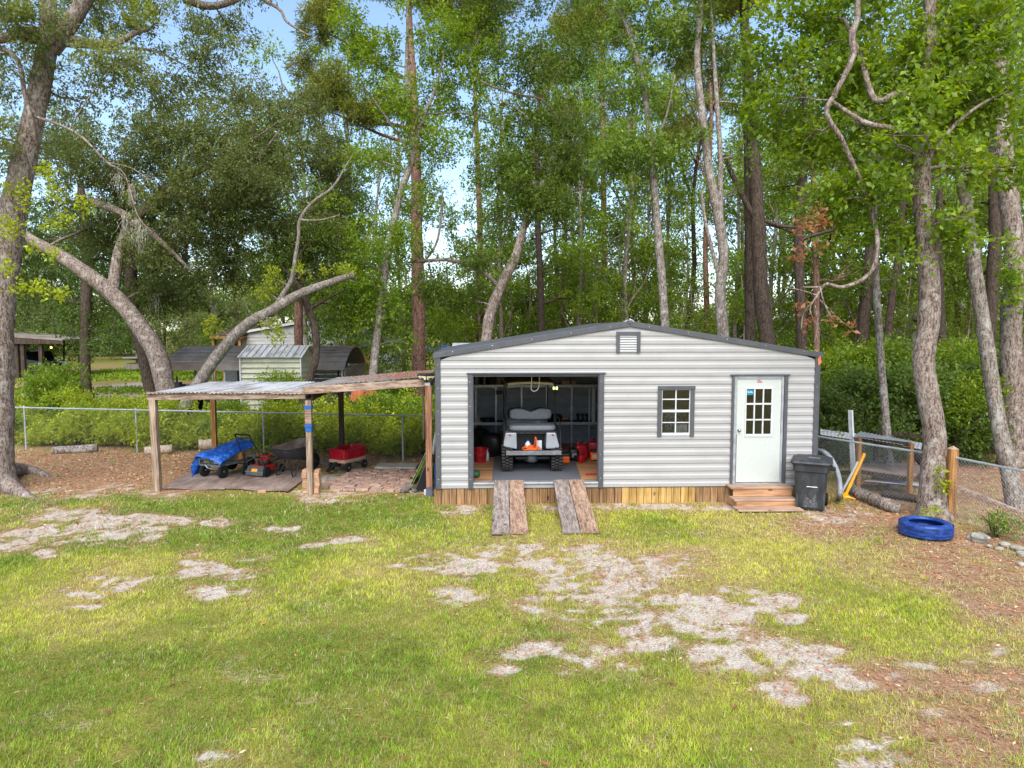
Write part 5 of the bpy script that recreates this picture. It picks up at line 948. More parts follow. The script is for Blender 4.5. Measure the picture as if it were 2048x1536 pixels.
# ---- chain link fences
def fence(pts, label, posts, h=1.2, step=.057, wire=.0008):
    t = thing('chain_link_fence', label, 'fence', (pts[0][0], pts[0][1], 0)); P_ = [Vector((p[0], p[1], 0)) for p in pts]; up = Vector((0, 0, 1)); mb = MB()
    for a, b in zip(P_, P_[1:]):
        Ln = (b - a).length; d = (b - a) / Ln; MB().tube([a + up * h, b + up * h], .021, 8).build('top_rail', 'galv_pole', t); sx = d.cross(up)
        n_ = int((Ln + h) / (step * 1.25)) + 1
        for k in range(n_):
            s = k * step * 1.25
            for sg in (0, 1):
                s0 = s - h; z0 = 0; s1 = s; z1 = h - .02
                if sg: s0, s1 = s1, s0
                # clip to [0, Ln]
                def cl(sa, za, sb, zb):
                    if sa < 0: u = (0 - sa) / (sb - sa) if sb != sa else 0; return 0, za + (zb - za) * u
                    if sa > Ln: u = (Ln - sa) / (sb - sa) if sb != sa else 0; return Ln, za + (zb - za) * u
                    return sa, za
                if (s0 < 0 and s1 < 0) or (s0 > Ln and s1 > Ln): continue
                A0, Z0_ = cl(s0, z0, s1, z1); A1, Z1_ = cl(s1, z1, s0, z0)
                if abs(A0 - A1) < .02: continue
                o_ = sx * (.02 + (.004 if sg else 0)); mb.tube([a + d * A0 + up * (Z0_ + .02) + o_, a + d * A1 + up * (Z1_ + .02) + o_], wire, 3, cap=False)
    mb.build('wire_mesh', 'galv_pole', t, kind='stuff')
    for x, y, r, hh in posts: 
        pp = MB().tube([(x, y, -.05), (x, y, hh)], r, 10).build('post', 'galv_pole', t); MB().lathe([(r * 1.15, hh - .02), (r * 1.15, hh + .02), (r * .5, hh + .05), (.001, hh + .055)], 10, (x, y, 0)).build('cap', 'galv_pole', pp)
fa, fb = Vector((-9.73, 20.07)), Vector((-2.15, 18.5)); fd = (fb - fa)
fl_ = [tuple(fa + fd * t) for t in (-1.3, -.92, -.46, 0, .494, 1.0, 1.18)]
fence([fl_[0], fl_[-1]], 'long chain link fence behind the shelter at the edge of the undergrowth', [(x, y, .024, 1.21) for x, y in fl_])
wp = G(1899, 1040); r0 = G(2048, 1084); r1 = Vector((r0.x + 2.2, r0.y - 2.4, 0)); far = Vector((6.9, 15.3, 0)); back = Vector((6.75, 18.8, 0))
fence([(back.x, back.y), (far.x, far.y), (wp.x, wp.y + .05), (r0.x, r0.y), (r1.x, r1.y)], 'chain link fence turning the corner by the wooden post beside the wood', [(far.x, far.y, .024, 1.42), (r1.x, r1.y, .024, 1.2)], 1.15, wire=.0014)
cp = thing('corner_post', 'weathered square wooden fence post with pointed top next to the big trunk', 'post', (wp.x, wp.y, 0)); MB().bb(wp.x - .07, wp.x + .07, wp.y - .07, wp.y + .07, -.05, 1.30).build('shaft', 'wood_orange', cp, bevel=.006); MB().add([(wp.x - .07, wp.y - .07, 1.301), (wp.x + .07, wp.y - .07, 1.301), (wp.x + .07, wp.y + .07, 1.301), (wp.x - .07, wp.y + .07, 1.301), (wp.x, wp.y, 1.36)], [(0, 1, 4), (1, 2, 4), (2, 3, 4), (3, 0, 4)]).build('cap', 'wood_post', cp)
a = Vp(1905, 970, wp.y + .15); b = G(2048, 1046, .1) ; b2 = b + (b - a) * .6; b2.z = max(.05, b2.z)
MB().beam(a, b2, .09, .06).build('landscape_timber', 'wood_beam', label='long pale timber sloping down along the corner fence', cat='timber', bevel=.006)
# ---- wood rack under loose corrugated sheets
rk = thing('wood_rack', 'low wood rack roofed with loose corrugated sheets behind the fence', 'rack', (7.6, 14.3, 0))
RP = [Vp(1718, 900, 14.62), Vp(1822, 900, 13.8), Vp(1752, 900, 15.6), Vp(1850, 900, 14.8)]
for k, p in enumerate(RP): MB().bb(p.x - .04, p.x + .04, p.y - .04, p.y + .04, -.05, 1.16).build('post', 'wood_orange' if k < 2 else 'wood_dark', rk)
for za, zb_ in ((1.13, 1.13), (.42, .42)): MB().beam((RP[0].x, RP[0].y + .06, za), (RP[1].x, RP[1].y + .06, zb_), .04, .08).build('rail', 'wood_dark', rk); MB().beam((RP[2].x, RP[2].y, za), (RP[3].x, RP[3].y, zb_), .04, .08).build('rail', 'wood_dark', rk)
MB().prism([(RP[0].x, RP[0].y, .47), (RP[1].x + .1, RP[1].y, .47), (RP[3].x, RP[3].y, .47), (RP[2].x, RP[2].y, .47)], (0, 0, .02)).build('shelf', 'ply_old', rk)
def csheet(p, label, mt, lift=0):
    q = [Vp(*v) for v in p]
    for v in q: v.z += lift
    mb = MB(); corrugated(mb, q[0], q[1], q[2], q[3], 14, .006, 4); mb.build('corrugated_sheet', mt, label=label, cat='metal sheet', group='loose roofing sheets')
csheet(((1640, 869, 15.25), (1742, 884, 14.50), (1758, 873, 15.45), (1640, 858, 16.15)), 'grey corrugated sheet on the rack next to the shed corner', 'tin')
csheet(((1735, 884, 14.50), (1842, 901, 13.65), (1845, 889, 14.65), (1752, 874, 15.45)), 'grey corrugated sheet on the rack beside the big trunk', 'tin', .03)
csheet(((1706, 879, 14.70), (1806, 896, 13.85), (1828, 888, 14.55), (1720, 868, 15.45)), 'pale corrugated sheet lying on top across the other two', 'galv', .06)
rs = random.Random(9)
for k, (px, py, y, w, rz, mt, lb) in enumerate(((1755, 940, 15.0, .9, -.45, 'wood_dark', 'dark board lying crooked inside the wood rack'), (1735, 930, 15.2, .8, .35, 'wood_beam', 'pale board leaning up inside the wood rack'), (1740, 965, 14.6, .6, -.4, 'wood_orange', 'orange brown board on the rack shelf'), (1790, 966, 14.4, .9, -.42, 'wood_beam', 'weathered grey board on the rack shelf'), (1700, 945, 15.5, .7, .2, 'wood_dark', 'dark plank in the left end of the rack'))):
    c_ = Vp(px, py, y); MB().box(c_, (w, .12, .04), (.1 * k, .12 * (k % 2), rz)).build('rack_board', mt, label=lb, cat='board')
MB().prism([Vp(1728, 962, 14.5), Vp(1838, 972, 13.75), Vp(1842, 966, 14.2), Vp(1752, 955, 15.0)], (0, 0, .012)).build('tin_scrap', 'tin', label='flat grey scrap of tin on the lower rack shelf', cat='metal sheet')
# ================================================================== NEIGHBOURS
# ---- small tan shed with metal roof
d = 24.5; y0 = Vp(485, 740, 24.3).y
x0, x1 = VX(485, 24.3), VX(603, 24.3); ze = VZ(714, 24.3, 560); zr = VZ(700, 25.2, 560)
ns = thing('garden_shed', 'small tan sided garden shed with ribbed metal roof', 'shed', ((x0 + x1) / 2, 25.2, 0))
x2 = VX(632, 26.0); n = 14; hgt = ze / n
for k in range(n):
    z = k * hgt; mb = MB(); mb.add([(x0, 24.30, z), (x1, 24.30, z), (x1, 24.37, z + hgt), (x0, 24.37, z + hgt), (x0, 24.38, z), (x1, 24.38, z)], [(0, 1, 2, 3), (0, 4, 5, 1)]).build('siding_board', nmat('tan_siding', [srgb(170, 168, 142), srgb(190, 188, 164)], 4, .6, bump=.05) if k == 0 else 'tan_siding', ns)
    mb = MB(); mb.add([(x1 + .025, 24.33, z), (x1 + .025, 26.2, z), (x1, 26.2, z + hgt), (x1, 24.33, z + hgt), (x1 - .02, 24.33, z), (x1 - .02, 26.2, z)], [(0, 1, 2, 3), (0, 4, 5, 1)]).build('siding_board', 'tan_siding', ns)
MB().prism([(x1 + .01, 24.33, ze), (x1 + .01, 26.2, ze), (x1 + .01, 25.25, zr + .12)], (-.03, 0, 0)).build('gable', 'tan_siding', ns)
MB().bb(x0 - .04, x0, 24.27, 24.33, 0, ze).build('corner_trim', 'white', ns); MB().bb(x1, x1 + .04, 24.27, 24.326, 0, ze).build('corner_trim', 'white', ns)
MB().bb(x0 + .05, x1 - .05, 24.45, 26.15, 0, ze - .05).build('core', 'wood_dark', ns)
for y_a, y_b in ((24.2, 25.25), (26.3, 25.25)):
    rf = MB().prism([(x0 - .08, y_a, ze - .01), (x1 + .1, y_a, ze - .01), (x1 + .1, y_b, zr + .14), (x0 - .08, y_b, zr + .14)], (0, 0, .02)).build('roof', 'tin', ns)
    for k in range(10): xx = x0 + (x1 - x0) * k / 9; MB().beam((xx, y_a, ze + .02), (xx, y_b, zr + .17), .03, .025).build('roof_rib', 'galv', rf)
# ---- long metal carport behind it
cpz0, cpz1 = VZ(737, 27.0, 500), VZ(693, 29.5, 500)
cp_ = thing('metal_carport', 'long brown streaked metal carport with junk underneath', 'carport', (VX(500, 28), 29.5, 0)); xa, xb = VX(326, 27.0), VX(690, 27)
rows = []
for i in range(13):
    t = i / 12; y = 27.0 + 5.0 * t; z = cpz0 - .05 + (cpz1 - cpz0 + .05) * math.sin(math.pi * t) ** .8; rows.append([(xa + (xb - xa) * j / 16, y, z) for j in range(17)])
MB().grid(rows, .02).build('roof', 'tin_old', cp_)
for k in range(9): 
    z = cpz0 + .02 + k * .0; 
for i in range(1, 7): p = rows[i]; MB().beam((xa, p[0][1], p[0][2] + .015), (xb, p[0][1], p[0][2] + .015), .05, .03).build('roof_rib', 'tin_old', cp_)
for k in range(7):
    xx = xa + .1 + (xb - xa - .2) * k / 6
    for yy in (27.15, 31.8): MB().box((xx, yy, cpz0 / 2 - .03), (.06, .06, cpz0 - .1)).build('post', 'black_steel' if k % 2 else 'galv_pole', cp_)
x3 = VX(440, 31)
for k in range(9): MB().bb(VX(452, 31.7), xb - .1, 31.9, 31.93, .05 + k * .2, .05 + k * .2 + .185).build('back_panel', 'siding', cp_)
MB().bb(xb - .02, xb + .02, 27.1, 31.8, .3, cpz0).build('end_panel', 'tin_old', cp_)
rs = random.Random(77)
for k, (px, lb, mt, nm) in enumerate(((357, 'dark rusty barrel grill under the carport', 'black_steel', 'barrel_grill'), (385, 'heap of dark scrap under the carport left of the leaning trunk', 'black_rubber', 'scrap_heap'), (435, 'dark covered machine under the carport', 'black_plastic', 'covered_machine'), (455, 'grey bin under the carport beside the tan shed', 'steel_grey', 'storage_bin'), (474, 'dark crate under the carport beside the tan shed wall', 'wood_dark', 'crate'))):
    t = thing(nm, lb, 'junk', (VX(px, 29), 29, 0)); h = 1.2 - .1 * k; MB().sell((0, 0, h / 2), (.8, .8, h), .5, 14, 8, fn=lambda v: v * (1 + .1 * math.sin(7 * v.x + k))).build('body', mt, t, local=True); MB().box((0, 0, h + .06), (.3, .3, .12)).build('top', 'black_steel', t, local=True); MB().tube([(0, 0, h + .1), (0, 0, h + .35)], .04, 8).build('stack', 'black_steel', t, local=True) if k == 0 else None
# ---- grey house
hs_ = thing('grey_house', 'pale grey sided house with white eaves behind the carport', 'house', (VX(590, 42), 45, 0)); hx0, hx1 = VX(492, 42), VX(700, 42); hz = VZ(668, 42, 590)
n = 16
for k in range(n):
    z = k * hz / n; MB().add([(hx0, 42, z), (hx1, 42, z), (hx1, 42.03, z + hz / n), (hx0, 42.03, z + hz / n), (hx0, 42.05, z), (hx1, 42.05, z)], [(0, 1, 2, 3), (0, 4, 5, 1)]).build('siding_board', nmat('house_siding', [srgb(164, 162, 162), srgb(182, 180, 180)], 3, .6, bump=.04) if k == 0 else 'house_siding', hs_)
hp_ = VZ(648, 42, 605)
MB().prism([(hx0, 42.02, hz), (hx1, 42.02, hz), (VX(610, 42), 42.02, hp_)], (0, .1, 0)).build('gable', 'house_siding', hs_)
MB().bb(hx0 + .05, hx1 - .05, 42.12, 48, 0, hz).build('core', 'house_siding', hs_)
for xa_, xb_ in ((VX(610, 42), hx0 - .3), (VX(610, 42), hx1 + .3)):
    MB().prism([(xa_, 41.8, hp_ + .05), (xb_, 41.8, hz - .02), (xb_, 41.8, hz + .12), (xa_, 41.8, hp_ + .2)], (0, .06, 0)).build('fascia', 'white', hs_); MB().prism([(xa_, 41.87, hp_ + .12), (xb_, 41.87, hz + .05), (xb_, 41.87, hz + .1), (xa_, 41.87, hp_ + .17)], (0, 6.3, 0)).build('roof', 'steel_grey', hs_)
MB().bb(hx0 - .06, hx0, 41.97, 42.05, 0, hz).build('corner_trim', 'white', hs_)
po = thing('porch', 'orange stained wooden porch with dark roof left of the grey house', 'porch', (VX(455, 41), 42.5, 0)); px0, px1 = VX(424, 41), VX(488, 41)
MB().bb(px0, px1, 41, 44.2, VZ(677, 41), VZ(672, 41)).build('roof_edge', 'wood_orange', po); MB().prism([(px0, 41.05, VZ(672, 41) + .001), (px1, 41.05, VZ(672, 41) + .001), (px1, 44, VZ(655, 44)), (px0 + .6, 44, VZ(655, 44))], (0, 0, .04)).build('roof', 'wood_dark', po)
for p in (432, 452, 472, 484): MB().bb(VX(p, 41.2) - .07, VX(p, 41.2) + .07, 41.15, 41.3, 0, VZ(677, 41) - .005).build('post', 'wood_orange', po)
MB().bb(px0 + .3, px1, 43.8, 43.9, 0, VZ(678, 43.9)).build('back_wall', 'wood_dark', po)
# ---- far left carport and pickup
yc = 50.0; fc = thing('open_carport', 'dark flat roofed carport at the far left with a parked pickup', 'carport', (VX(70, yc), yc + 3, 0)); ca, cb_ = VX(-60, yc), VX(133, yc)
mb = MB(); mb.prism([(ca, yc, VZ(664, yc)), (cb_, yc, VZ(678, yc)), (cb_, yc, VZ(680.5, yc)), (ca, yc, VZ(668, yc))], (0, 6, 0)); mb.build('roof', 'tin_old', fc); MB().prism([(ca, yc + .02, VZ(668.2, yc)), (cb_, yc + .02, VZ(680.7, yc)), (cb_, yc + .02, VZ(687, yc)), (ca, yc + .02, VZ(687, yc))], (0, .1, 0)).build('fascia', 'wood_dark', fc)
for p in (-40, 36, 48, 84): MB().bb(VX(p, yc) - .12, VX(p, yc) + .12, yc + .2, yc + .44, 0, VZ(687.5, yc)).build('post', 'wood_dark', fc)
lt = thing('porch_lamp', 'small glowing yellow lamp under the far carport eave', 'lamp', (VX(112, yc), yc - .1, VZ(697, yc))); MB().sell((0, 0, .1), (.14, .14, .16), 1.0).build('globe', emis('lamp_glow', (1, .6, .15), 1.2), lt, local=True, smooth=True); MB().tube([(0, 0, .2), (0, 0, .42)], .03, 6).build('stem', 'black_steel', lt, local=True)
# pickup: local x = forwards (to the right), seen on its front right quarter
pk = thing('pickup_truck', 'dark pickup truck with chrome grille parked under the far carport', 'truck', (VX(72, 52), 52.5, 0), rad(-32)); plain('truck_paint', srgb(30, 36, 44), .25)
body = MB().prism([(-3.2, -.95, .55), (2.0, -.95, .55), (2.08, -.95, 1.05), (1.95, -.95, 1.22), (.6, -.95, 1.3), (.1, -.95, 1.85), (-1.3, -.95, 1.9), (-1.5, -.95, 1.3), (-3.2, -.95, 1.28)], (0, 1.9, 0)).build('body', 'truck_paint', pk, local=True, bevel=.06)
MB().box((2.09, 0, .95), (.06, 1.25, .42)).build('grille', 'chrome', body, local=True, bevel=.02); MB().box((2.12, 0, .98), (.03, 1.1, .3)).build('grille_mesh', 'black_plastic', body, local=True); MB().box((2.15, 0, .6), (.18, 1.95, .26)).build('bumper', 'chrome', pk, local=True, bevel=.04)
for sy in (-1, 1): MB().box((2.06, sy * .78, 1.0), (.08, .3, .28)).build('headlight', 'clear_plastic', body, local=True, bevel=.02); MB().box((-.55, sy * .956, 1.55), (1.3, .02, .4)).build('side_window', 'dark_glass', body, local=True)
MB().add([(.62, -.85, 1.32), (.62, .85, 1.32), (.14, .8, 1.84), (.14, -.8, 1.84)], [(0, 1, 2, 3)]).build('windscreen', 'dark_glass', body, local=True)
for x in (1.3, -2.2):
    for sy in (-1, 1): wheel(pk, (x, sy * .9, .4), .4, .26, rad(90))
# ---- garden fountain, parasol, white outbuilding
q = G(277, 738); fo = thing('garden_fountain', 'small stone tiered fountain in the far yard', 'fountain', tuple(q)); MB().lathe([(1.0, 0), (1.0, .5), (.85, .5), (.8, .35), (.2, .35), (.2, .75), (1.25, .95), (1.25, 1.02), (.2, .95), (.15, 1.4), (.4, 1.5), (.1, 1.55), (.2, 1.8), (.001, 1.95)], 20).build('basin', 'concrete', fo, local=True); MB().sell((0, 0, 2.05), (.35, .35, .4), .9).build('finial', 'stone', fo, local=True)
q = Vp(884, 720, 46); um = thing('parasol', 'open blue parasol above the left eave of the shed', 'parasol', (q.x, 46, 0)); zt_ = VZ(687, 46, 880); mb = MB(); n = 8
for k in range(n): a = 2 * math.pi * k / n; a2 = 2 * math.pi * (k + 1) / n; MB().add([(0, 0, zt_), (1.35 * math.cos(a), 1.35 * math.sin(a), zt_ - .42), (1.35 * math.cos(a2), 1.35 * math.sin(a2), zt_ - .42)], [(0, 1, 2)]).build('canopy_panel', nmat('parasol_blue', [srgb(60, 96, 170), srgb(96, 130, 200)], 4, .8, bump=.05) if k == 0 else 'parasol_blue', um, local=True)
MB().tube([(0, 0, 0), (0, 0, zt_ + .15)], .03, 8).build('pole', 'black_steel', um, local=True)
ob = thing('white_outbuilding', 'white outbuilding with tan door seen through the trees', 'building', (VX(740, 44), 46, 0)); ox0, ox1 = VX(672, 44), VX(792, 44)
n = 9; oz = VZ(694, 44, 740)
for k in range(n): z = k * oz / n; MB().add([(ox0, 44, z), (ox1, 44, z), (ox1, 44.03, z + oz / n), (ox0, 44.03, z + oz / n), (ox0, 44.06, z), (ox1, 44.06, z)], [(0, 1, 2, 3), (0, 4, 5, 1)]).build('siding_board', 'white', ob)
MB().bb(ox0 + .05, ox1 - .05, 44.08, 48, 0, oz).build('core', 'white', ob); MB().prism([(ox0 - .2, 43.7, oz), (ox1 + .2, 43.7, oz), (ox1 + .2, 46, oz + .7), (ox0 - .2, 46, oz + .7)], (0, 0, .05)).build('roof', 'steel_grey', ob)
dr = MB().bb(VX(721, 44), VX(742, 44), 43.95, 43.99, .2, VZ(706, 44)).build('door', plain('door_tan', srgb(206, 162, 80), .6), ob); MB().bb(VX(751, 44), VX(759, 44), 43.95, 43.99, .2, VZ(712, 44)).build('door', 'wagon_tan', ob)
# rusty sheet pile behind the fence
q = Vp(735, 790, 22.5); rp_ = thing('rusty_sheets', 'rust orange metal sheets leaning behind the fence', 'metal sheets', (q.x, 22.5, 0))
nmat('rust', [srgb(110, 52, 30), srgb(160, 86, 50), srgb(186, 116, 76)], 3, .85, bump=.2)
zz1 = VZ(779, 22.5); zz0 = VZ(800, 22.3); mb = MB(); corrugated(mb, Vector((VX(702, 22.3), 22.2, zz0)), Vector((VX(752, 22.3), 22.2, zz0)), Vector((VX(748, 22.8), 23.2, zz1 + .1)), Vector((VX(702, 22.8), 23.2, zz1 + .1)), 6, .02); mb.build('top_sheet', 'rust', rp_)
mb = MB(); mb.prism([Vp(748, 778, 22.4), Vp(764, 803, 22.4), Vp(758, 812, 22.4), Vp(742, 812, 22.4)], (0, .05, 0)); mb.build('side_sheet', 'rust', rp_)
for p in (704, 750): MB().bb(VX(p, 22.3) - .05, VX(p, 22.3) + .05, 22.25, 22.35, 0, zz0 - .03).build('post', 'wood_dark', rp_)
# ================================================================== TREES
PAL = dict(
    live=[(.095, .128, .034), (.140, .176, .044), (.195, .228, .064), (.28, .30, .11)],
    mid=[(.075, .135, .020), (.110, .182, .024), (.155, .226, .032), (.23, .28, .05)],
    bright=[(.095, .168, .015), (.140, .228, .018), (.195, .278, .024), (.29, .34, .035)],
    yellow=[(.20, .27, .02), (.28, .35, .025), (.37, .39, .03), (.16, .25, .02)],
    pine=[(.150, .190, .030), (.220, .260, .038), (.300, .320, .050), (.36, .34, .08)],
    dark=[(.058, .106, .020), (.082, .140, .025), (.115, .176, .032), (.17, .22, .045)],
    dry=[(.30, .13, .06), (.36, .18, .09), (.24, .10, .045), (.42, .24, .12)])
def unit(a): return a / np.maximum(np.linalg.norm(a, axis=-1, keepdims=True), 1e-9)
def leaf_arrays(base, out, L, wid, pal, rs, droop=.15, spread=.9, tint=None):
    n = len(base); d = unit(out * .55 + rs.randn(n, 3) * spread + np.array([0, 0, -droop])); up = unit(rs.randn(n, 3) * .6 + np.array([0, 0, 1.0])); w = unit(np.cross(d, up)); nn = np.cross(w, d)
    L = L[:, None]; W = L * wid
    a = base; b = base + d * L * .5 + w * W / 2 + nn * L * .06; c = base + d * L - nn * L * .08; e = base + d * L * .5 - w * W / 2 + nn * L * .06
    V = np.stack([a, b, c, e], 1).reshape(-1, 3); i = np.arange(n)[:, None] * 4; F = np.concatenate([i + np.array([[0, 1, 2]]), i + np.array([[0, 2, 3]])], 0)
    P = np.array(pal); k = np.clip(rs.rand(n) * .75 + (tint if tint is not None else .125), 0, .999) * (len(P) - 1); k0 = k.astype(int); f = (k - k0)[:, None]; col = (P[k0] * (1 - f) + P[np.minimum(k0 + 1, len(P) - 1)] * f) * (.72 + .56 * rs.rand(n, 1))
    return V, F, np.repeat(col, 4, 0)
def crown_mesh(name, blobs, leaf, pal, seed, k=7, wid=.5, droop=.15, dens=1.0, gap=.40, gscale=1.5, mat='leaf', spread=.9, sprig=1.0):
    """blobs: (centre, radii, sprigs). Sprigs of k leaves spread through each blob, thinned by noise so that gaps open"""
    rs = np.random.RandomState(seed); B = []; O = []; T = []
    for c, r, n in blobs:
        n = max(4, int(n * dens)); u = unit(rs.randn(n, 3)); q = rs.rand(n, 1) ** .45; p = u * q * np.array(r)[None]
        P = p + np.array(c)[None]; keep = noise3(P * gscale + 11.0 + seed) + .22 * (noise3(P * gscale * 2.7) - .5) > gap
        o = unit(u / np.array(r)[None] * np.mean(r) + np.array([0, 0, .35])); B.append(P[keep]); O.append(o[keep]); T.append((.10 * u[:, 2] + .06 + .30 * (noise3(P * .9 + 5) - .35))[keep])
    B = np.concatenate(B); O = np.concatenate(O); T = np.concatenate(T); n = len(B)
    base = np.repeat(B, k, 0) + rs.randn(n * k, 3) * leaf * .55 * sprig; O = np.repeat(O, k, 0); L = leaf * (.6 + .8 * rs.rand(n * k))
    V, F, C = leaf_arrays(base, O, L, wid, pal, rs, droop, spread, np.repeat(T, k))
    return npmesh(name, V, F, C, mat)
def limb_pts(a, b, rnd, sag=.12, n=5):
    a = Vector(a); b = Vector(b); Ln = (b - a).length; s = Vector((rnd.uniform(-1, 1), rnd.uniform(-1, 1), rnd.uniform(-.2, 1))) * Ln * sag
    return [a.lerp(b, t) + s * math.sin(math.pi * t) + Vector((rnd.uniform(-1, 1), rnd.uniform(-1, 1), rnd.uniform(-1, 1))) * Ln * .03 * (0 < t < 1) for t in [i / n for i in range(n + 1)]]
def put(name, me, parent): o = bpy.data.objects.new(name, me); link(o); o.parent = parent; return o
LEAFTOT = [0]
def tree(label, cat, depth, trunk, blobs=(), branches=(), leaf=.10, pal='mid', barkm='bark_grey', seed=1, name='oak_tree', dens=1.0, gap=.40, k=7, wid=.5, droop=.15, foliage='leaf', twigs=6, sides=12, base_to_ground=True, flare=1.5, extra=(), autolimb=True, moss=(), gscale=1.5, group=None, spread=.9, sprig=1.0):
    """everything in photo pixels at the tree's own depth; a point may carry its own depth offset as 4th value"""
    rnd = random.Random(seed); d0 = depth
    def pt(p):
        if p[0] == 'g': g = G(p[1], p[2]); g.z = p[4] if len(p) > 4 else .02; return g, p[3] / 2 / FPX * d0
        dd = d0 + (p[3] if len(p) > 3 else 0); return D(p[0], p[1], dd), p[2] / 2 / FPX * dd
    T = [pt(p) for p in trunk]
    if base_to_ground and T[0][0].z > -.05:
        b = T[0][0].copy(); dirv = (T[0][0] - T[1][0]); s = b.z / max(1e-3, -dirv.z) if dirv.z < -1e-3 else 0; s = min(s, 3.0)
        g = b + dirv * s * .5; g.z = -.06; T.insert(0, (g, T[0][1] * (1.15 if b.z < 1 else 1.2)))
    root = thing(name, label, cat, (T[0][0].x, T[0][0].y, 0), 0, group)
    mb = MB(); P = catmull([np.array([*p, r]) for p, r in T], 6); pts = [Vector(q[:3]) for q in P]; rr = [max(.006, q[3]) for q in P]
    for i, p in enumerate(pts):
        if base_to_ground and p.z < .55: rr[i] *= 1 + (flare - 1) * (1 - max(0, p.z) / .55) ** 2
    mb.tube(pts, [r * rnd.uniform(.96, 1.05) for r in rr], sides, wob=.06, rnd=rnd)
    nodes = [(p, r) for p, r in zip(pts, rr) if p.z > 2.0] or [(pts[-1], rr[-1])]
    for br in branches:
        Bp = [pt(p) for p in br]; P = catmull([np.array([*p, r]) for p, r in Bp], 5); bp = [Vector(q[:3]) for q in P]; r_ = [max(.004, q[3]) for q in P]; mb.tube(bp, r_, 7 if r_[0] > .03 else 5); nodes += list(zip(bp[2:], r_[2:]))
    WB = []
    for bl in blobs:
        x, y, rx, ry = bl[:4]; dz = bl[4] if len(bl) > 4 else 0; mul = bl[5] if len(bl) > 5 else 1; dd = d0 + dz; c = D(x, y, dd); sx = rx / FPX * dd; sz = ry / FPX * dd; sy = (sx + sz) / 2 * 1.15
        area = sx * sz * math.pi; n = area * 125 * (.10 / leaf) ** 1.6 * mul; WB.append((c, (sx, sy, sz), n))
        if autolimb:
            near = min(nodes, key=lambda q: (q[0] - c).length + max(0, (q[0].z - c.z)) * .8); r0 = min(near[1] * .6, .012 + .02 * (near[0] - c).length); L_ = limb_pts(near[0], c, rnd); mb.tube(L_, np.linspace(r0, max(.008, r0 * .45), len(L_)), 5, cap=False)
            for t in range(twigs):
                u = Vector((rnd.gauss(0, 1), rnd.gauss(0, 1), rnd.gauss(.2, .8))).normalized(); e = Vector((c.x + u.x * sx * .85, c.y + u.y * sy * .85, c.z + u.z * sz * .85)); st_ = L_[rnd.randint(3, 5)]; tp = limb_pts(st_, e, rnd, .15, 4); mb.tube(tp, np.linspace(max(.007, r0 * .4), .003, len(tp)), 4, cap=False)
    mb.build('trunk', barkm, root, smooth=True)
    if WB:
        me = crown_mesh('crown', [((c.x - root.location.x, c.y - root.location.y, c.z), r, n) for c, r, n in WB], leaf, PAL[pal], seed, k, wid, droop, dens, gap, gscale, foliage, spread, sprig); put('crown', me, root); LEAFTOT[0] += len(me.polygons)
    for nm, ebl, epal, elf, emul, ek in extra:
        W2 = []
        for x, y, rx, ry, dz in ebl: dd = d0 + dz; c = D(x, y, dd); sx = rx / FPX * dd; sz = ry / FPX * dd; W2.append(((c.x - root.location.x, c.y - root.location.y, c.z), (sx, (sx + sz) / 2, sz), sx * sz * math.pi * 110 * emul))
        me = crown_mesh(nm, W2, elf, PAL[epal], seed + 50, ek, .55, .1, 1, .2, 2.0, 'leaf', .9); put(nm, me, root); LEAFTOT[0] += len(me.polygons)
    if moss:
        rs = np.random.RandomState(seed); Vv = []; Cc = []
        for x, y, ln, dz in moss:
            for q in range(16):
                c = np.array(D(x + rs.randn() * 6, y + rs.randn() * 3, d0 + dz)) - np.array(root.location); l = ln / FPX * d0 * (.4 + .8 * rs.rand()); p = c
                for s in range(5):
                    e = p + np.array([rs.randn() * .03, rs.randn() * .03, -l / 5]); w = .012 * (1 - s / 6); Vv += [p + [w, 0, 0], p - [w, 0, 0], e]; Cc += [np.array(srgb(128, 124, 108)[:3]) * (.6 + .6 * rs.rand())] * 3; p = e
        put('spanish_moss', npmesh('spanish_moss', np.array(Vv), np.arange(len(Vv)).reshape(-1, 3), np.array(Cc), 'litter'), root)['kind'] = 'stuff'
    return root
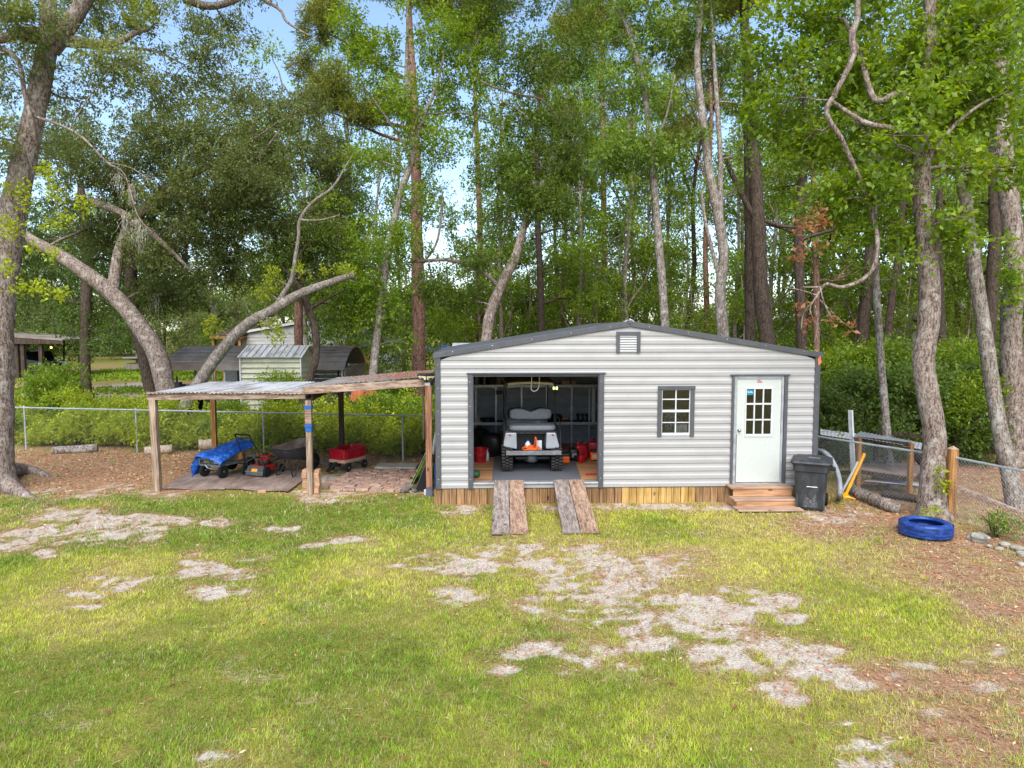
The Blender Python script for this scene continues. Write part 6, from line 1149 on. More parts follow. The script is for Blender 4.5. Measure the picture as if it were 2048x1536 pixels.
# ---------------- left: big oak at the frame edge
tree('thick forked oak trunk with knotted roots left of the shelter', 'tree', 15.3, [(-8, 980, 64), (-4, 860, 56), (-3, 720, 52), (2, 600, 52), (20, 460, 52), (44, 340, 44), (68, 230, 40), (90, 120, 37), (98, 50, 32), (92, -40, 28), (80, -200, 20), (70, -330, 10)],
  [(20, 20, 110, 70, -1), (200, 20, 90, 60, 1), (310, 50, 110, 70, .5), (400, 110, 90, 70, 1), (330, 175, 110, 60, 1), (225, 130, 90, 60, -.5), (40, 150, 90, 60, 0), (150, 200, 70, 50, 1), (460, 60, 60, 50, 1.5, .7), (60, 300, 90, 60, 1.5, .7), (-60, 60, 120, 120, 0), (100, -90, 160, 60, 0, .5), (300, -80, 160, 60, 0, .5), (480, -60, 110, 60, 1, .6), (-60, 260, 80, 100, -1)],
  [[(100, 100, 36), (122, 70, 36), (150, 30, 32), (180, -20, 28), (240, -140, 18), (300, -260, 8)], [(84, 66, 22, -.1), (45, 62, 20, -.4), (0, 78, 18, -.6), (-60, 70, 12, -.8)], [(85, 82, 14), (55, 78, 16, -.3), (40, 70, 10, -.5)], [(125, 72, 18), (180, 85, 15, .2), (235, 84, 13, .4), (270, 66, 10, .5), (300, 58, 6, .6)], [(130, 90, 9), (200, 95, 7, .3), (300, 100, 5, .8), (370, 130, 3, 1)], [(-5, 92, 8, -.5), (35, 120, 9, -.5), (50, 190, 9, -.5), (66, 250, 10, -.4), (72, 290, 9, -.2)], [(66, 232, 6, -.3), (120, 250, 5, -.6), (165, 275, 4, -.8), (215, 325, 3.5, -1), (250, 350, 2.8, -1.1), (275, 430, 2, -1.2), (305, 465, 1.4, -1.3)], [(215, 325, 3, -1), (260, 335, 2, -1.2), (300, 360, 1.4, -1.3)], [(230, 335, 2.2, -1), (262, 372, 1.8, -1.1), (272, 400, 1.4, -1.1)],
   [('g', 5, 965, 40, .25), ('g', 35, 950, 34, .12), ('g', 62, 946, 26, .04), ('g', 86, 950, 16, 0), ('g', 110, 956, 8, -.06)], [('g', 5, 975, 40, .2), ('g', 30, 985, 30, .05), ('g', 55, 992, 18, -.02), ('g', 80, 997, 8, -.06)], [(370, 0, 16, 1.0), (420, 12, 15, 1), (470, 0, 12, 1), (520, -30, 9, 1)], [(520, -5, 8, 1), (560, 20, 6, 1), (575, 45, 5, 1), (620, 72, 3, 1)]],
  leaf=.085, pal='live', barkm='bark_oak', seed=11, foliage='leaf_glossy', dens=1.5, gap=.45, k=9, wid=.42, twigs=9, sides=16, flare=1.45, gscale=1.9,
  extra=[('sprig_foliage', [(25, 375, 32, 14, -.6), (90, 340, 16, 18, -.7), (110, 382, 14, 26, -.7), (50, 405, 16, 12, -.7), (170, 410, 14, 22, -.7), (20, 455, 22, 26, -.8), (95, 450, 18, 10, -.8), (130, 440, 14, 14, -.8), (65, 495, 16, 10, -.8), (110, 505, 18, 12, -.8), (35, 580, 18, 8, -.8), (70, 572, 30, 10, -.9), (120, 588, 30, 12, -.9), (18, 540, 14, 20, -.8), (50, 20, 30, 20, -1), (290, 30, 40, 30, .5)], 'yellow', .085, 1.6, 6)], moss=[(270, 440, 60, -1.2), (250, 430, 40, -1.2), (262, 370, 50, -1.1), (235, 350, 40, -1), (285, 460, 40, -1.2)])
# ---------------- leaning live oak and its companions behind the fence
tree('leaning oak with long curved grey trunk behind the left shelter post', 'tree', 24, [(345, 850, 42), (330, 770, 39), (312, 705, 37), (270, 640, 33), (225, 588, 31), (170, 545, 29), (110, 505, 25), (60, 478, 20), (20, 440, 16), (-10, 390, 12), (-40, 330, 6)],
  [(420, 290, 140, 90, 0), (565, 290, 120, 100, 1), (300, 280, 110, 70, 0), (255, 400, 120, 70, 1), (400, 420, 140, 80, 0), (550, 420, 120, 90, 1), (630, 480, 90, 70, 1), (450, 530, 130, 60, 1), (180, 330, 90, 80, 0), (655, 350, 70, 90, 2), (110, 280, 90, 80, 1), (350, 500, 110, 60, 0), (600, 560, 80, 50, 1), (470, 350, 120, 70, -1), (330, 590, 90, 40, 2), (190, 460, 90, 50, 2), (480, 200, 110, 60, 1.5, .8), (610, 220, 60, 50, 2, .8)],
  [[(225, 588, 24), (240, 500, 22, .3), (270, 440, 20, .4), (330, 380, 18, .4), (420, 330, 12, .3), (520, 270, 5, .2), (560, 240, 2, .2)], [(330, 380, 14, .4), (420, 400, 12, .2), (520, 400, 8, 0), (600, 380, 3, 0)], [(180, 400, 15), (270, 440, 15, -.4), (350, 510, 9, -.6), (380, 540, 5, -.6)], [(300, 545, 18, .5), (330, 470, 16, .5), (400, 430, 11, .4), (480, 360, 7, .2), (560, 260, 2, 0)]],
  leaf=.105, pal='live', barkm='bark_oak', seed=23, foliage='leaf_glossy', dens=1.7, gap=.445, k=9, wid=.45, twigs=8, moss=[(310, 590, 50, 1), (200, 560, 50, 1), (430, 610, 40, 1)])
tree('dark straight oak trunk beside the curved leaning oak', 'tree', 26, [(312, 830, 28), (298, 760, 26), (285, 700, 25), (270, 640, 24), (262, 560, 22), (280, 470, 18), (330, 400, 12)], [(260, 520, 100, 60, 2), (330, 450, 100, 60, 2), (180, 520, 80, 50, 2)], leaf=.09, pal='dark', barkm='bark_dark', seed=31, dens=.9, gap=.4)
tree('dark upright oak trunk standing on the neighbour lawn', 'tree', 35.5, [(172, 803, 26), (172, 770, 20), (170, 690, 19), (172, 620, 20), (174, 540, 20), (170, 450, 18), (160, 360, 12)], [(170, 640, 110, 40, 1), (230, 600, 110, 50, 2), (80, 600, 100, 60, 2), (170, 520, 160, 60, 2), (60, 500, 120, 70, 2), (215, 690, 50, 26, -1), (250, 665, 50, 30, 0), (300, 560, 100, 60, 3), (100, 420, 120, 60, 2)], leaf=.13, pal='dark', barkm='bark_dark', seed=37, dens=.9, gap=.40, moss=[(110, 640, 40, 1), (80, 620, 50, 1), (140, 650, 40, 1)])
tree('broken trunk leaning over the carport with a forked grey limb', 'tree', 22.8, [(345, 850, 26), (372, 808, 24), (398, 765, 24), (440, 705, 23), (490, 652, 22), (545, 620, 20), (600, 588, 18), (655, 567, 15), (708, 549, 12)], [(545, 555, 20, 26, 0, .8), (530, 585, 26, 16, 0, .7), (620, 540, 36, 16, 0, .8), (690, 540, 26, 12, 0, .8), (425, 650, 16, 26, -.3, .9), (545, 650, 24, 16, -.2, .7), (560, 672, 26, 20, -.2, .6)],
  [[(548, 620, 13), (565, 590, 10), (583, 560, 9), (590, 520, 8), (597, 475, 7), (600, 440, 7), (625, 405, 6), (665, 375, 5), (690, 335, 3), (705, 310, 1.5)], [(600, 440, 5), (640, 440, 3), (680, 430, 2)]], leaf=.09, pal='yellow', barkm='bark_grey', seed=41, dens=1.2, gap=.3, twigs=2, flare=1.1, autolimb=True)
tree('dark trunk with torn reddish base behind the tan shed', 'tree', 23.4, [(612, 812, 18), (618, 765, 15), (632, 715, 14), (630, 660, 15), (618, 620, 14), (600, 580, 12), (585, 555, 8)], [(560, 520, 80, 40, 1), (640, 470, 70, 50, 1), (690, 620, 50, 50, 1), (650, 640, 30, 30, .5)], leaf=.09, pal='mid', barkm='bark_dark', seed=43, gap=.42, branches=[[(618, 620, 8), (650, 600, 6), (690, 580, 4)]])
tree('pale thick tree trunk beyond the carport', 'tree', 33, [(600, 760, 18), (598, 690, 17), (597, 640, 17), (600, 560, 15), (610, 480, 12)], [(600, 480, 90, 60, 1), (680, 500, 70, 60, 1), (540, 600, 60, 40, 2), (700, 430, 60, 50, 1)], leaf=.12, pal='mid', barkm='bark_pine', seed=47)
# ---------------- centre
tree('tall slender oak with leafy crown left of the shed', 'tree', 24.5, [(738, 830, 17), (745, 760, 17), (752, 690, 16), (768, 560, 15), (782, 480, 14), (800, 390, 13), (826, 310, 12), (818, 240, 10), (813, 150, 8), (815, 50, 6), (812, -60, 3)],
  [(705, 60, 50, 60, 0), (760, 130, 70, 70, 0), (850, 70, 80, 70, 0), (900, 170, 80, 70, 1), (820, 210, 80, 60, 0), (740, 320, 70, 40, 0, .8), (860, 290, 70, 50, 0), (950, 90, 60, 70, 1), (970, 240, 60, 50, 1, .8), (750, 480, 60, 50, -.5), (690, 560, 80, 50, 0), (770, 590, 60, 60, 0), (690, 640, 70, 40, 0), (800, 480, 50, 50, 0, .7), (790, -60, 150, 60, 0), (660, 430, 50, 50, .5, .8), (830, 400, 40, 40, 0, .6), (790, 680, 50, 30, .5, .5)],
  [[(826, 310, 9), (845, 240, 8), (870, 180, 6), (890, 100, 4)], [(826, 320, 8), (790, 260, 6), (740, 190, 5), (690, 140, 3)], [(770, 545, 7), (720, 520, 6), (680, 500, 4)]], leaf=.115, pal='bright', barkm='bark_grey', seed=53, gap=.42, dens=1.5, twigs=8)
tree('tall pine with flaky reddish bark behind the left corner of the shed', 'tree', 31, [(838, 720, 27), (838, 640, 26), (836, 540, 25), (833, 440, 22), (832, 330, 20), (828, 200, 16), (820, 60, 12), (815, -80, 8)],
  [(640, 45, 42, 40, -1), (625, 75, 30, 30, -1), (660, 170, 44, 50, -1), (640, 200, 36, 26, -1), (720, 225, 60, 26, -1), (690, 195, 40, 24, -1), (605, 135, 30, 26, 0), (770, 215, 40, 24, 0), (660, 20, 40, 30, 0), (900, -10, 80, 40, 0), (780, -60, 120, 50, 0), (720, 100, 30, 30, 0)],
  [[(829, 260, 10), (790, 250, 8), (740, 245, 7), (690, 225, 5), (650, 190, 3)], [(826, 160, 9), (770, 140, 7), (700, 90, 5), (640, 60, 3)], [(830, 290, 8), (760, 268, 6), (700, 240, 4), (640, 215, 3)]], leaf=.26, pal='pine', barkm='bark_pine', seed=59, name='pine_tree', k=16, wid=.055, foliage='needle', gap=.36, dens=3.4, gscale=1.6, twigs=7, spread=1.4, sprig=.45)
tree('thin reddish pine trunk left of the curved oak', 'tree', 40, [(958, 720, 14), (959, 600, 13), (960, 480, 12), (956, 340, 10), (950, 180, 8), (948, 20, 5)], [(940, 60, 60, 50, 0), (980, -20, 70, 50, 0), (900, 10, 60, 40, 0)], leaf=.30, pal='pine', barkm='bark_pine', seed=61, name='pine_tree', k=16, wid=.055, foliage='needle', gap=.36, dens=3.2, gscale=.9, spread=1.2, sprig=.35)
tree('oak with curved mottled trunk sweeping right behind the shed roof', 'tree', 25, [(966, 740, 24), (972, 690, 23), (980, 630, 22), (1003, 570, 21), (1030, 515, 19), (1046, 460, 15), (1060, 410, 12), (1082, 370, 9), (1120, 330, 6), (1150, 285, 5)],
  [(1080, 330, 80, 55, 0), (1000, 330, 70, 50, .5), (1130, 245, 70, 60, 0), (1045, 250, 60, 50, .5), (960, 520, 70, 35, -.5), (900, 505, 60, 35, 0, .8), (1110, 415, 80, 40, -.5, 1.3), (1010, 440, 50, 40, .5), (1060, 370, 60, 40, -.6, 1.3), (1060, 120, 90, 70, 0), (980, 50, 70, 60, 1), (1150, 90, 70, 70, 1), (940, 600, 60, 40, 1), (870, 570, 50, 40, 0), (1150, 330, 50, 50, 0, .8), (1060, -40, 150, 60, 0), (890, 440, 30, 30, 0, .5)],
  [[(1046, 460, 10), (1070, 430, 9), (1110, 400, 8), (1145, 382, 6), (1180, 378, 2)], [(1120, 330, 6), (1150, 285, 5), (1125, 250, 5), (1085, 200, 4), (1040, 190, 5), (990, 175, 4), (940, 150, 3)], [(1000, 575, 9), (960, 540, 9), (900, 520, 8), (850, 522, 7), (815, 525, 4)], [(850, 522, 5), (875, 480, 5), (885, 400, 4), (880, 370, 2)], [(1120, 330, 6), (1060, 240, 5), (1000, 200, 3)]], leaf=.11, pal='mid', barkm='bark_oak', seed=67, gap=.42, dens=1.5, twigs=8)
tree('dark thin trunk right of the curved oak', 'tree', 33, [(1085, 720, 15), (1083, 640, 14), (1080, 540, 13), (1076, 450, 12), (1075, 300, 9), (1080, 150, 6)], [(1120, 540, 60, 50, 1), (1180, 600, 60, 40, 1), (1060, 480, 50, 40, 1, .7), (1160, 470, 60, 40, 1), (1170, 160, 80, 70, 1), (1080, 200, 60, 50, 1, .6)], leaf=.11, pal='mid', barkm='bark_dark', seed=71)
tree('thin straight pine trunk behind the middle of the shed roof', 'tree', 40, [(1208, 720, 13), (1208, 600, 12), (1208, 450, 11), (1206, 300, 10), (1205, 120, 8), (1206, -60, 4)], [(1190, 20, 80, 60, 0), (1230, 90, 60, 40, 0), (1150, 60, 60, 40, 0), (1110, 130, 50, 30, 0)], leaf=.30, pal='pine', barkm='bark_pine', seed=73, name='pine_tree', k=16, wid=.055, foliage='needle', gap=.36, dens=3.2, gscale=.9, spread=1.2, sprig=.35)
tree('pale leaning slender trunk above the gable vent', 'tree', 20.5, [(1338, 740, 18), (1331, 660, 17), (1324, 560, 16), (1314, 440, 15), (1302, 300, 13), (1288, 180, 11), (1262, 80, 9), (1235, 0, 7), (1210, -80, 4)],
  [(1265, 70, 60, 80, 0), (1290, 190, 60, 50, 0), (1265, 290, 70, 50, -.4), (1225, 320, 50, 40, 0), (1325, 320, 55, 50, .3), (1330, 60, 50, 60, .5), (1220, 180, 50, 50, .5), (1250, -40, 130, 50, 0), (1340, 210, 36, 36, .4, .7), (1270, 400, 40, 30, .4, .7)], [[(1300, 290, 6), (1330, 240, 5), (1350, 150, 3)], [(1305, 320, 6), (1260, 300, 4), (1220, 300, 3)]], leaf=.115, pal='mid', barkm='bark_grey', seed=79, gap=.40, dens=1.4, foliage='leaf_glossy', twigs=8)
tree('crooked grey trunk with s shaped bend behind the right half of the shed', 'tree', 21, [(1452, 740, 24), (1447, 670, 23), (1440, 590, 22), (1447, 510, 20), (1436, 430, 19), (1418, 340, 17), (1406, 240, 15), (1394, 120, 13), (1402, 20, 10), (1410, -80, 6)],
  [(1400, 60, 60, 70, .5, .8), (1450, 110, 50, 60, 1, .8), (1395, 290, 40, 36, 0, .8), (1470, 320, 40, 50, .5, .7), (1360, 110, 40, 40, .5, .6), (1450, 400, 40, 40, .5, .5), (1420, -50, 110, 50, 0), (1490, 210, 40, 40, .5)],
  [[(1442, 480, 11), (1441, 380, 11), (1440, 300, 10), (1432, 180, 9), (1425, 60, 6), (1420, -20, 4)], [(1440, 560, 9), (1424, 500, 8), (1410, 440, 7), (1402, 380, 5)]], leaf=.11, pal='mid', barkm='bark_grey', seed=83, gap=.42, dens=1.3, twigs=7)
pn = dict(leaf=.26, pal='pine', name='pine_tree', k=16, wid=.055, foliage='needle', gap=.36, dens=3.4, gscale=.9, spread=1.2, sprig=.35)
tree('dark scaly pine trunk behind the door end of the shed roof', 'tree', 22, [(1540, 740, 32), (1534, 680, 31), (1522, 580, 29), (1517, 460, 28), (1510, 340, 25), (1500, 200, 22), (1490, 60, 18), (1484, -80, 12)], [(1470, -40, 90, 50, 0), (1540, -70, 80, 40, 0)], [[(1516, 445, 14), (1492, 405, 11), (1465, 350, 10), (1448, 310, 7)], [(1524, 440, 9), (1560, 452, 7), (1600, 455, 5)]], barkm='bark_dark', seed=89, **pn)
tree('second dark pine trunk close behind the scaly one', 'tree', 24, [(1500, 740, 21), (1500, 650, 20), (1499, 540, 19), (1498, 440, 18), (1495, 300, 15), (1490, 120, 12), (1488, -60, 8)], [(1500, -30, 80, 40, 0), (1440, 10, 60, 30, 0)], barkm='bark_dark', seed=90, **pn)
tree('dark trunk rising behind the right eave of the shed', 'tree', 22.5, [(1606, 760, 22), (1604, 690, 21), (1600, 580, 20), (1597, 460, 19), (1606, 350, 16), (1615, 260, 12), (1600, 140, 8)], [(1590, 300, 80, 60, 0), (1640, 220, 70, 60, 0), (1560, 380, 60, 50, 1, .7), (1660, 480, 60, 50, 2, .7), (1570, 180, 70, 60, .5)], [[(1608, 345, 10), (1630, 300, 8), (1640, 250, 5)], [(1600, 470, 6), (1560, 455, 5), (1520, 448, 4)]], leaf=.105, pal='bright', barkm='bark_dark', seed=97, gap=.40)
tree('thin brown trunk just right of the shed eave', 'tree', 25, [(1634, 760, 13), (1633, 650, 12), (1632, 540, 12), (1628, 400, 10), (1620, 240, 7)], [(1640, 380, 70, 60, 1), (1690, 560, 50, 50, 2, .7)], leaf=.11, pal='mid', barkm='bark_pine', seed=101)
# ---------------- right
tree('big oak trunk with rough grey bark behind the blue tyre', 'tree', 12.95, [(1866, 1030, 54), (1864, 960, 45), (1870, 880, 43), (1856, 790, 40), (1847, 720, 40), (1857, 650, 39), (1858, 560, 38), (1851, 460, 37), (1842, 360, 34), (1848, 240, 30), (1856, 120, 26), (1860, 0, 22), (1850, -120, 14)],
  [(1560, 60, 90, 70, 1.5), (1680, 40, 100, 60, 1), (1640, 150, 110, 70, 1), (1560, 230, 90, 65, 1.8), (1760, 150, 100, 80, .6), (1900, 100, 100, 90, 0), (1990, 50, 80, 80, -.4), (1990, 220, 60, 80, 0), (1720, 255, 100, 55, .8), (1790, 290, 110, 40, -.6), (1620, 290, 70, 50, 1.2), (1700, 380, 80, 50, .3), (1800, 370, 70, 50, -.5), (1885, 300, 80, 50, -.4), (1760, 465, 80, 36, .3), (1640, 410, 60, 50, .8, .8), (1920, 480, 60, 28, -.4, .8), (1900, 440, 50, 26, -.5, .8), (1930, 210, 70, 60, .3), (1840, 210, 80, 60, -.4), (1700, -60, 180, 50, 0, .6), (1950, -60, 150, 50, 0, .6), (1500, 150, 40, 50, 2, .7), (1830, 520, 50, 26, -.3, .6), (2040, 330, 50, 50, -.4, .7), (1960, 345, 60, 30, -.5, .7)],
  [[(1850, 250, 16), (1800, 190, 15, -.2), (1750, 200, 13, -.1), (1720, 110, 10, .2), (1690, 40, 7, .4)], [(1852, 300, 14), (1790, 260, 12, -.4), (1730, 245, 10, -.3), (1660, 200, 7, 0)], [(1852, 330, 10), (1900, 260, 8, -.2), (1960, 210, 6, -.3), (2020, 180, 4, -.3)],
   [(1725, -60, 12, 0), (1716, 5, 11, -.3), (1714, 40, 12, -.3), (1704, 70, 13, -.3), (1706, 110, 13, -.3), (1690, 150, 11, -.3), (1668, 190, 10, -.3), (1653, 220, 10, -.3), (1662, 245, 9, -.3), (1682, 275, 9, -.3), (1700, 315, 9, -.2), (1725, 370, 9, -.1), (1745, 430, 9, 0), (1755, 480, 9, -.2), (1752, 520, 9, -.2), (1738, 548, 8, -.2), (1710, 567, 8, -.2), (1680, 574, 7, -.2), (1655, 568, 6, -.2), (1640, 574, 4, -.2), (1605, 574, 2, -.2)],
   [(1650, 568, 5, -.2), (1635, 590, 4, -.2), (1620, 620, 3, -.2), (1640, 660, 2, -.2)], [(1640, 575, 4, -.2), (1650, 610, 3, -.2), (1665, 640, 2, -.2)], [(1632, 590, 3, -.2), (1600, 580, 2.4, -.2), (1570, 575, 2, -.2)], [(1628, 600, 3, -.2), (1608, 625, 2.4, -.2), (1602, 660, 2, -.2)], [(1640, 600, 2.5, -.2), (1680, 640, 2, -.2), (1700, 655, 1.6, -.2)], [(1630, 610, 2.5, -.2), (1635, 650, 2, -.2), (1628, 685, 1.6, -.2)]],
  leaf=.115, pal='bright', barkm='bark_oak', seed=103, gap=.39, k=6, wid=.62, dens=1.6, twigs=7, sides=18, flare=1.35, gscale=1.7,
  extra=[('dry_foliage', [(1640, 430, 12, 20, -.3), (1625, 455, 16, 12, -.3), (1605, 450, 7, 16, -.3), (1650, 445, 12, 8, -.3), (1602, 500, 7, 14, -.3), (1640, 490, 8, 12, -.3), (1595, 512, 6, 8, -.3), (1600, 620, 8, 8, -.2), (1665, 640, 4, 4, -.2), (1610, 645, 7, 6, -.2), (1700, 655, 4, 5, -.2)], 'dry', .11, 1.1, 5), ('vine_leaves', [(1880, 960, 8, 26, -.3), (1896, 965, 10, 12, -.35), (1880, 940, 8, 8, -.3), (1868, 1022, 18, 7, -.5), (1850, 1028, 9, 6, -.5)], 'yellow', .08, 2.2, 5)])
tree('slender mottled oak leaning left beyond the corner fence', 'tree', 13.7, [(2034, 1015, 36), (2022, 960, 32), (2006, 890, 30), (1988, 790, 28), (1968, 660, 27), (1948, 530, 25), (1930, 400, 22), (1912, 290, 19), (1895, 220, 16), (1884, 170, 13), (1868, 90, 9)], [(1900, 30, 110, 60, .6), (1970, 130, 70, 50, 1), (1840, 60, 80, 60, 1), (2000, -40, 120, 60, .4)], leaf=.10, pal='bright', barkm='bark_grey', seed=107, wid=.6, k=6, gap=.42, flare=1.2)
tree('stout oak trunk wrapped in creeper beyond the leaning oak', 'tree', 18, [(2032, 935, 46), (2030, 850, 42), (2025, 760, 40), (2022, 640, 38), (2030, 520, 36), (2020, 420, 36), (2008, 320, 34), (2000, 200, 30), (2004, 80, 24), (2010, -60, 16)], [(2040, 60, 90, 80, 1), (1960, 150, 70, 70, 1), (2080, 300, 60, 80, 1), (2080, 160, 80, 80, 0), (1960, 300, 50, 60, 1.5, .7)], [[(2014, 180, 12), (2035, 235, 10), (2070, 255, 7)]], leaf=.11, pal='bright', barkm='bark_oak', seed=109, wid=.6, k=6, gap=.42, extra=[('creeper', [(2018, 540, 14, 50, -.5), (2022, 610, 14, 30, -.5), (2030, 570, 14, 40, -.5), (2016, 480, 10, 20, -.5)], 'bright', .11, 1.6, 5)])
tree('thin mottled trunk rising from the wood rack', 'tree', 15.6, [(1780, 960, 22), (1776, 900, 17), (1770, 820, 15), (1762, 720, 14), (1757, 640, 14), (1752, 560, 13), (1750, 450, 12), (1740, 330, 10), (1735, 240, 7)], [(1740, 300, 70, 50, .5), (1790, 560, 30, 20, 0, .8), (1700, 330, 60, 50, .6)], leaf=.10, pal='bright', barkm='bark_grey', seed=113, flare=1.2)
tree('dark leaning trunk deep in the wood right of the shed', 'tree', 27, [(1716, 800, 26), (1722, 740, 24), (1728, 640, 23), (1735, 560, 21), (1745, 440, 17), (1760, 300, 12)], [(1720, 560, 60, 40, 2, .7), (1790, 440, 80, 60, 2), (1700, 420, 70, 60, 2)], leaf=.12, pal='bright', barkm='bark_dark', seed=127)
tree('black slim trunk tilting right in the wood', 'tree', 26, [(1766, 800, 17), (1774, 690, 16), (1785, 590, 15), (1797, 510, 14), (1806, 400, 11), (1815, 280, 8)], [(1830, 420, 70, 60, 2), (1800, 320, 80, 60, 2), (1850, 560, 40, 40, 2, .6)], leaf=.12, pal='bright', barkm='bark_dark', seed=131)
tree('dark upright trunk between the leaning oak and the creeper oak', 'tree', 24, [(1972, 800, 26), (1976, 700, 25), (1984, 580, 24), (1990, 480, 23), (1988, 380, 20), (1985, 260, 15)], [(1960, 420, 70, 60, 2), (2030, 420, 70, 60, 2), (1930, 560, 60, 50, 3, .7)], leaf=.12, pal='bright', barkm='bark_dark', seed=137)
tree('grey trunk in shade right of the big oak', 'tree', 23, [(1882, 800, 18), (1884, 700, 17), (1880, 600, 17), (1876, 500, 15), (1880, 380, 11)], [(1900, 420, 70, 60, 2), (1880, 560, 50, 40, 2, .6), (1830, 640, 40, 40, 3, .6)], leaf=.12, pal='mid', barkm='bark_dark', seed=139)
# ---------------- the wood behind: shared prototypes copied about
def proto(name, seed, h, crown_lo, rad_, leaf, pal, barkm, tr, needle=False, nb=9, dens=1.0, gap=.4):
    rnd = random.Random(seed); mb = MB(); lean_ = rnd.uniform(-.05, .05) * h; pts = [Vector((lean_ * (z / h) ** 1.5 + .12 * math.sin(z * .8 + seed), .1 * math.cos(z * .7 + seed), z)) for z in np.linspace(-.05, h * .93, 12)]; mb.tube(pts, [tr * (1.25 if i == 0 else 1 - .75 * i / 11) for i in range(12)], 8); WB = []
    for k in range(nb):
        z = crown_lo + (h - crown_lo) * (k + .5) / nb; t = (z - crown_lo) / (h - crown_lo); R_ = rad_ * (1 - .5 * abs(t - .35) * 1.3); a = rnd.uniform(0, 6.28) + k * 2.4; c = Vector((math.cos(a) * R_ * .6, math.sin(a) * R_ * .6, z)); i = min(11, int(z / h * 11)); lp = limb_pts(pts[max(1, i - 1)], c, rnd); mb.tube(lp, np.linspace(tr * .35, tr * .12, len(lp)), 4, cap=False)
        sx = R_ * rnd.uniform(.55, .75); sz = max(.35, (h - crown_lo) / nb * rnd.uniform(.75, 1.2)) * (.6 if needle else 1); WB.append(((c.x, c.y, c.z), (sx, sx, sz), sx * sz * 3.14 * 90 * (.10 / leaf) ** 1.6 * (3.0 if needle else 1)))
        for q in range(4): e = c + Vector((rnd.uniform(-1, 1) * sx, rnd.uniform(-1, 1) * sx, rnd.uniform(-.6, .8) * sz)); lp2 = limb_pts(c, e, rnd, .15, 3); mb.tube(lp2, np.linspace(tr * .12, .006, len(lp2)), 3, cap=False)
    tm = mb.mesh('trunk', barkm, True)
    cm = crown_mesh('crown', WB, leaf, PAL[pal], seed, 14 if needle else 6, .06 if needle else .55, .15, dens, gap, 1.0, 'needle' if needle else 'leaf', 1.2 if needle else .9, .35 if needle else 1.0); LEAFTOT[0] += len(cm.polygons)
    return name, tm, cm
PR_ = dict(u1=proto('understory_tree', 201, 7.0, 1.4, 2.4, .15, 'bright', 'bark_grey', .09), u2=proto('understory_tree', 202, 6.0, .9, 2.2, .15, 'mid', 'bark_dark', .08), u3=proto('understory_tree', 203, 8.5, 2.2, 2.6, .16, 'bright', 'bark_pale', .10), u4=proto('understory_tree', 204, 7.5, 1.5, 2.8, .15, 'live', 'bark_dark', .14),
  p1=proto('pine_tree', 205, 19, 12, 2.6, .32, 'pine', 'bark_pine', .17, True, 8), p2=proto('pine_tree', 206, 22, 14, 2.4, .32, 'pine', 'bark_dark', .19, True, 8), o1=proto('oak_tree', 207, 16, 7.5, 3.4, .17, 'mid', 'bark_grey', .17, nb=12, gap=.46), o2=proto('oak_tree', 208, 15, 5.5, 3.6, .17, 'live', 'bark_dark', .22, nb=13, gap=.42), o3=proto('oak_tree', 210, 18, 5.0, 3.3, .15, 'bright', 'bark_grey', .15, nb=15, gap=.45), s1=proto('sapling', 209, 5.5, 2.5, .9, .12, 'bright', 'bark_pale', .035, nb=5))
LB = dict(u1='leafy bright green understory tree in the wood behind the shed', u2='bushy mid green understory tree in the wood', u3='pale barked green understory tree in the wood', u4='dark live oak thicket tree beyond the neighbour carports', p1='tall reddish pine standing in the wood behind', p2='tall dark pine standing in the wood behind', o1='tall grey oak in the wood behind', o2='dark spreading oak beyond the neighbour yard', o3='', s1='thin pale sapling in the wood behind the shed')
def where(px, d):
    s = 'beyond the far carport' if px < 300 else 'beyond the grey house' if px < 660 else 'beside the white outbuilding' if px < 870 else 'behind the left shed roof slope' if px < 1258 else 'behind the right shed roof slope' if px < 1630 else 'in the wood right of the shed'
    return s + (', deeper in the wood' if d > 46 else '')
KD = dict(u1='leafy bright green understory tree', u2='bushy mid green understory tree', u3='pale barked green understory tree', u4='dark live oak thicket tree', p1='tall reddish pine', p2='tall dark pine', o1='tall grey oak', o2='dark spreading oak', o3='tall fresh green oak', s1='thin pale sapling')
def place_tree(kind, x, y, s, rz, px=0, d=0):
    nm, tm, cm = PR_[kind]; r = thing(nm, KD[kind] + ' ' + where(px, d), 'tree', (x, y, 0), rz, KD[kind] + 's ' + where(px, d)); r.scale = (s, s, s)
    put('trunk', tm, r); put('crown', cm, r)
rnd = random.Random(99)
# (photo column, depth, kind)
spots = []
for px in range(700, 2120, 62): spots.append((px + rnd.uniform(-25, 25), rnd.uniform(34, 44), rnd.choice(['u1', 'u2', 'u3', 'u1'])))
for px in range(640, 2200, 70): spots.append((px + rnd.uniform(-30, 30), rnd.uniform(50, 66), rnd.choice(['u1', 'u3', 'u2'])))
for px in range(-60, 760, 75): spots.append((px + rnd.uniform(-30, 30), rnd.uniform(66, 82), rnd.choice(['u4', 'u2', 'o2'])))
for px in (20, 130, 330, 430, 520, 650, 720): spots.append((px, rnd.uniform(46, 56), 'u4' if px not in (130,) else 'u2'))
for px in (60, 230, 380, 480, 570, 660): spots.append((px, rnd.uniform(54, 66), 'o2'))
for px in (1110, 1126, 1150, 1265, 1375, 1408, 1560, 1660, 1692, 1830, 1910, 1945, 2005): spots.append((px, rnd.uniform(34, 60), rnd.choice(['p1', 'p2'])))
for px in (1245, 1290, 1365, 1480, 1580, 1650, 1700, 1810, 1835, 1900, 1930, 1955, 690, 880): spots.append((px, rnd.uniform(27, 40), 's1'))
